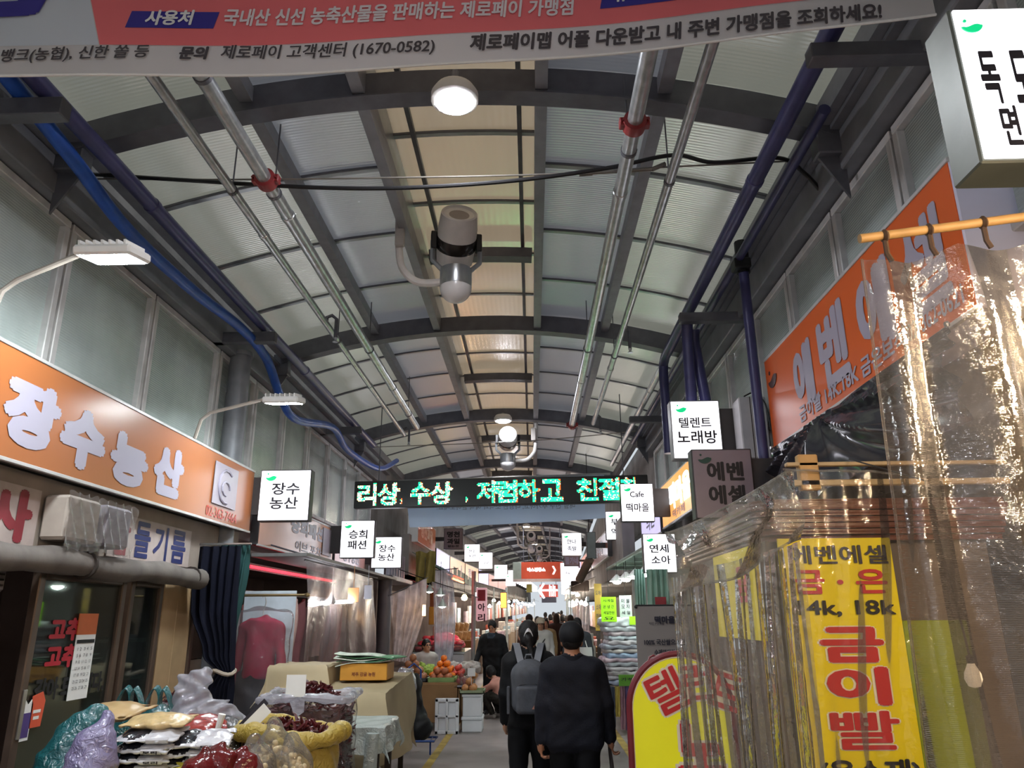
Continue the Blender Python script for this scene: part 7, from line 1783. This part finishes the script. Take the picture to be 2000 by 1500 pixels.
MB().tube(smooth_path([V3(bx - .1, by - .29, 1.14), V3(bx - .06, by - .295, 1.17), V3(bx + .07, by - .295, 1.17), V3(bx + .11, by - .29, 1.12)], 4), .004, 5).build('zip', ink, t)
MB().tube([(bx - .03, by - .2, 1.36), (bx - .02, by - .21, 1.39), (bx + .02, by - .21, 1.39), (bx + .03, by - .2, 1.36)], .007, 6).build('grab_loop', grey_l, t)
MB().prism([(-.03, -.035), (.035, -.035), (.04, .03), (.02, .04)], (bx + .05, by - .318, 1.03), XP, ZP, .003).build('patch', mat('patch_salmon', '#a5705e', .6), t, 0)

# man facing us at the fruit stand
q = at(962, 1300, Y=14.8)
person('person in a dark jacket looking down beside the fruit stand', (q.x, 14.8, 0), math.pi - .25, [coat_k, trs_k, skin_d, shoe_k], 1.6, hair_k, 'short', .012, facedir=(0, 1, -.3), headup=(0, .3, 1), coat=.82, w=1.05, arms=((.0, .02), (.18, .02)), legs=((0, 0), (.05, 0)), extra=[('b', (0, .085, 1.28), (.045, .012, .1), .02, 6, .02)], )
bpy.data.objects['person.002'].data.materials[6] = mat('scarf_teal', '#1f2c38', .8)
# crouching person
q = at(962, 1400, Y=14.2)
pinkm = mat('top_pink', '#c08a7c', .75, 0, .2, .1, 10); camo = mat('trousers_camo', '#2c2a26', .8, 0, .2, .5, 25)
def crouch():
    P_ = [('e', (0, -.16, .33), (.17, .15, .14), 1, .05), ('c', (0, -.16, .38), (0, .02, .62), .14, .13, 0, .06, (1.15, 1, 1)), ('c', (-.13, .02, .63), (.13, .02, .63), .075, .075, 0, .06), ('c', (0, .06, .68), (0, .11, .76), .05, .048, 2, .03)]
    P_ += head((0, .17, .83), (0, 1, -.55), (0, .55, 1), .98)
    for s in (-1, 1):
        P_ += [('c', (s * .1, -.14, .34), (s * .15, .24, .44), .1, .075, 1, .04), ('c', (s * .15, .24, .44), (s * .13, .06, .12), .075, .055, 1, .03), ('c', (s * .13, .02, .05), (s * .13, .2, .04), .042, .036, 3, .02)]
        P_ += [('c', (s * .17, .03, .61), (s * .2, .26, .5), .06, .05, 0, .03), ('c', (s * .2, .26, .5), (s * .1, .46, .46), .05, .038, 0, .02)] + hand((s * .1, .46, .46), (-s * .25, .9, -.15), 2, (0, 0, 1), .7)
    return P_
o = soft('person', crouch(), [pinkm, camo, skin, mat('shoe_pale', '#9a9490', .6), eye_d, lip], None, .012, wrinkle(.003, 40, 36, 30), local=True, label='person in a pink top crouching by the foam boxes', cat='person')
o.location = (q.x + .1, 14.2, 0); o.rotation_euler = (0, 0, math.radians(62)); o.scale = (.92, .92, .9)
soft('hair', hair_cap((0, .17, .83), (0, 1, -.55), (0, .55, 1), .98, 'bob'), hair_k, o, .011, wrinkle(.003, 90, 90, 60), local=True)
# seated vendor
q = at(832, 1262, Y=14.9)
o, hc = person('seated vendor with dark hair behind the fruit stand', (q.x, 14.9, -.36), math.pi + .6, [mat('vest_grey', '#a39c98', .8), trs_k, skin, shoe_k], 1.62, hair_k, 'short', .015, coat=.95, arms=((.15, 0), (.15, 0)), fingers=False)
o.location.z = 0
for v in o.data.vertices:
    if v.co.z < .95: v.co.z = max(0., .95 - (.95 - v.co.z) * .62 - .0)
for v in o.data.vertices: v.co.z = v.co.z - .34 if v.co.z > .9 else v.co.z * .6
for c in o.children:
    for v in c.data.vertices: v.co.z -= .34
tag(MB().box(q.x - .2, q.x + .2, 14.75, 15.15, 0, .42, .02).build('vendor_stool', card), 'low stool under the seated vendor', 'stool')
# woman in white with a cap
q = at(1056, 1260, Y=16.5)
wh = mat('hoodie_white', '#cfcdc8', .8, 0, .2, .06)
o, hc = person('person in a white hooded top and cream cap walking towards the camera', (q.x, 16.5, 0), math.pi + .08, [wh, mat('trousers_grey', '#8a8680', .8), skin, shoe_k], 1.63, hair_b, 'long', .013, coat=.8, w=1.0, bulk=1.1, arms=((.12, .0), (.2, -.02)), legs=((.12, 0), (-.08, .02)))
soft('cap', [('e', hc + V3(0, -.005, .065), (.096, .112, .085), 0, .01), ('-e', hc + V3(0, 0, -.06), (.2, .2, .085), 0, 0.), ('e', hc + V3(0, .13, .035), (.07, .06, .012), 0, .02)], mat('cap_cream', '#c9bda8', .75), o, .011, local=True)
MB().tube(smooth_path([V3(-.17, .05, 1.38), V3(-.05, .13, 1.2), V3(.12, .15, .98), V3(.2, .08, .85)], 5), .012, 6).build('bag_strap', shoe_k, o, local=True)
# the crowd, smaller with distance
crowd = [(1034, 18.5, 0, '#5a4a44', hair_b, 1.72, 'brown haired person in taupe just behind the ponytailed one'), (1066, 19, math.pi, '#b59a70', hair_b, 1.62, 'person in tan carrying a pale bag near the white hooded one'),
         (1088, 21, 0, '#3a2a26', hair_b, 1.74, 'person in a long dark brown coat in the crowd'), (1100, 23.5, 0, '#22242c', hair_k, 1.68, 'person in charcoal behind the brown coat'), (1115, 19.5, .2, '#2c2e34', hair_b, 1.7, 'person in a slate jacket left of the dark haired woman'),
         (1128, 14.6, 0, '#3a3c40', hair_k, 1.64, 'dark haired person partly hidden by the capped man'), (1076, 27, 0, '#6a3a34', hair_k, 1.66, 'person in rust far in the crowd'), (1092, 31, math.pi, '#30343c', hair_k, 1.7, 'small figure in dark grey far in the crowd'),
         (1108, 28, 0, '#8a7a68', hair_b, 1.6, 'small figure in khaki far in the crowd'), (1066, 34, 0, '#24262c', hair_k, 1.68, 'tiny figure in black near the far lamps'), (1082, 40, 0, '#4a3c3c', hair_b, 1.66, 'tiny figure in brown near the far lamps'), (1098, 45, 0, '#2a2c34', hair_k, 1.7, 'tiniest figure at the end of the crowd'), (1050, 24, 0, '#332c30', hair_k, 1.63, 'person in plum black on the left of the crowd')]
for k_, (px, y, an, c, hm_, H_, lb) in enumerate(crowd):
    q = at(px, 1240, Y=y)
    person('%s' % lb, (q.x, y, 0), an, [mat('crowdc%d' % k_, c, .8, 0, .2, .1), trs_k if k_ % 3 else mat('jeans', '#2c3448', .8), skin, shoe_k], H_, hm_, 'long' if k_ in (1, 2, 5, 8) else 'short', .02 if y < 22 else .028, fingers=y < 20, coat=.6 if k_ == 2 else .84, legs=((.12, 0), (-.1, .02)) if k_ % 2 else ((-.1, .02), (.1, 0)), arms=((.06, 0), (-.04, 0)), dispa=0, face=y < 26)
q = at(1140, 1262, Y=14.5)
t = thing('tote_bag', (q.x, 14.5, 1.0), 'white tote bag on the shoulder of the dark haired person', 'bag')
MB().grid(lambda u, v: (q.x - .12 + .24 * u + .01 * math.sin(v * 5), 14.45 - .04 * math.sin(u * math.pi), 1.15 - .38 * v), 10, 8, th=.04).build('bag_body', wh, t)
MB().tube([(q.x - .08, 14.46, 1.14), (q.x - .1, 14.5, 1.36), (q.x - .05, 14.56, 1.4), (q.x + .02, 14.5, 1.3), (q.x + .06, 14.46, 1.14)], .01, 6).build('bag_handle', wh, t)
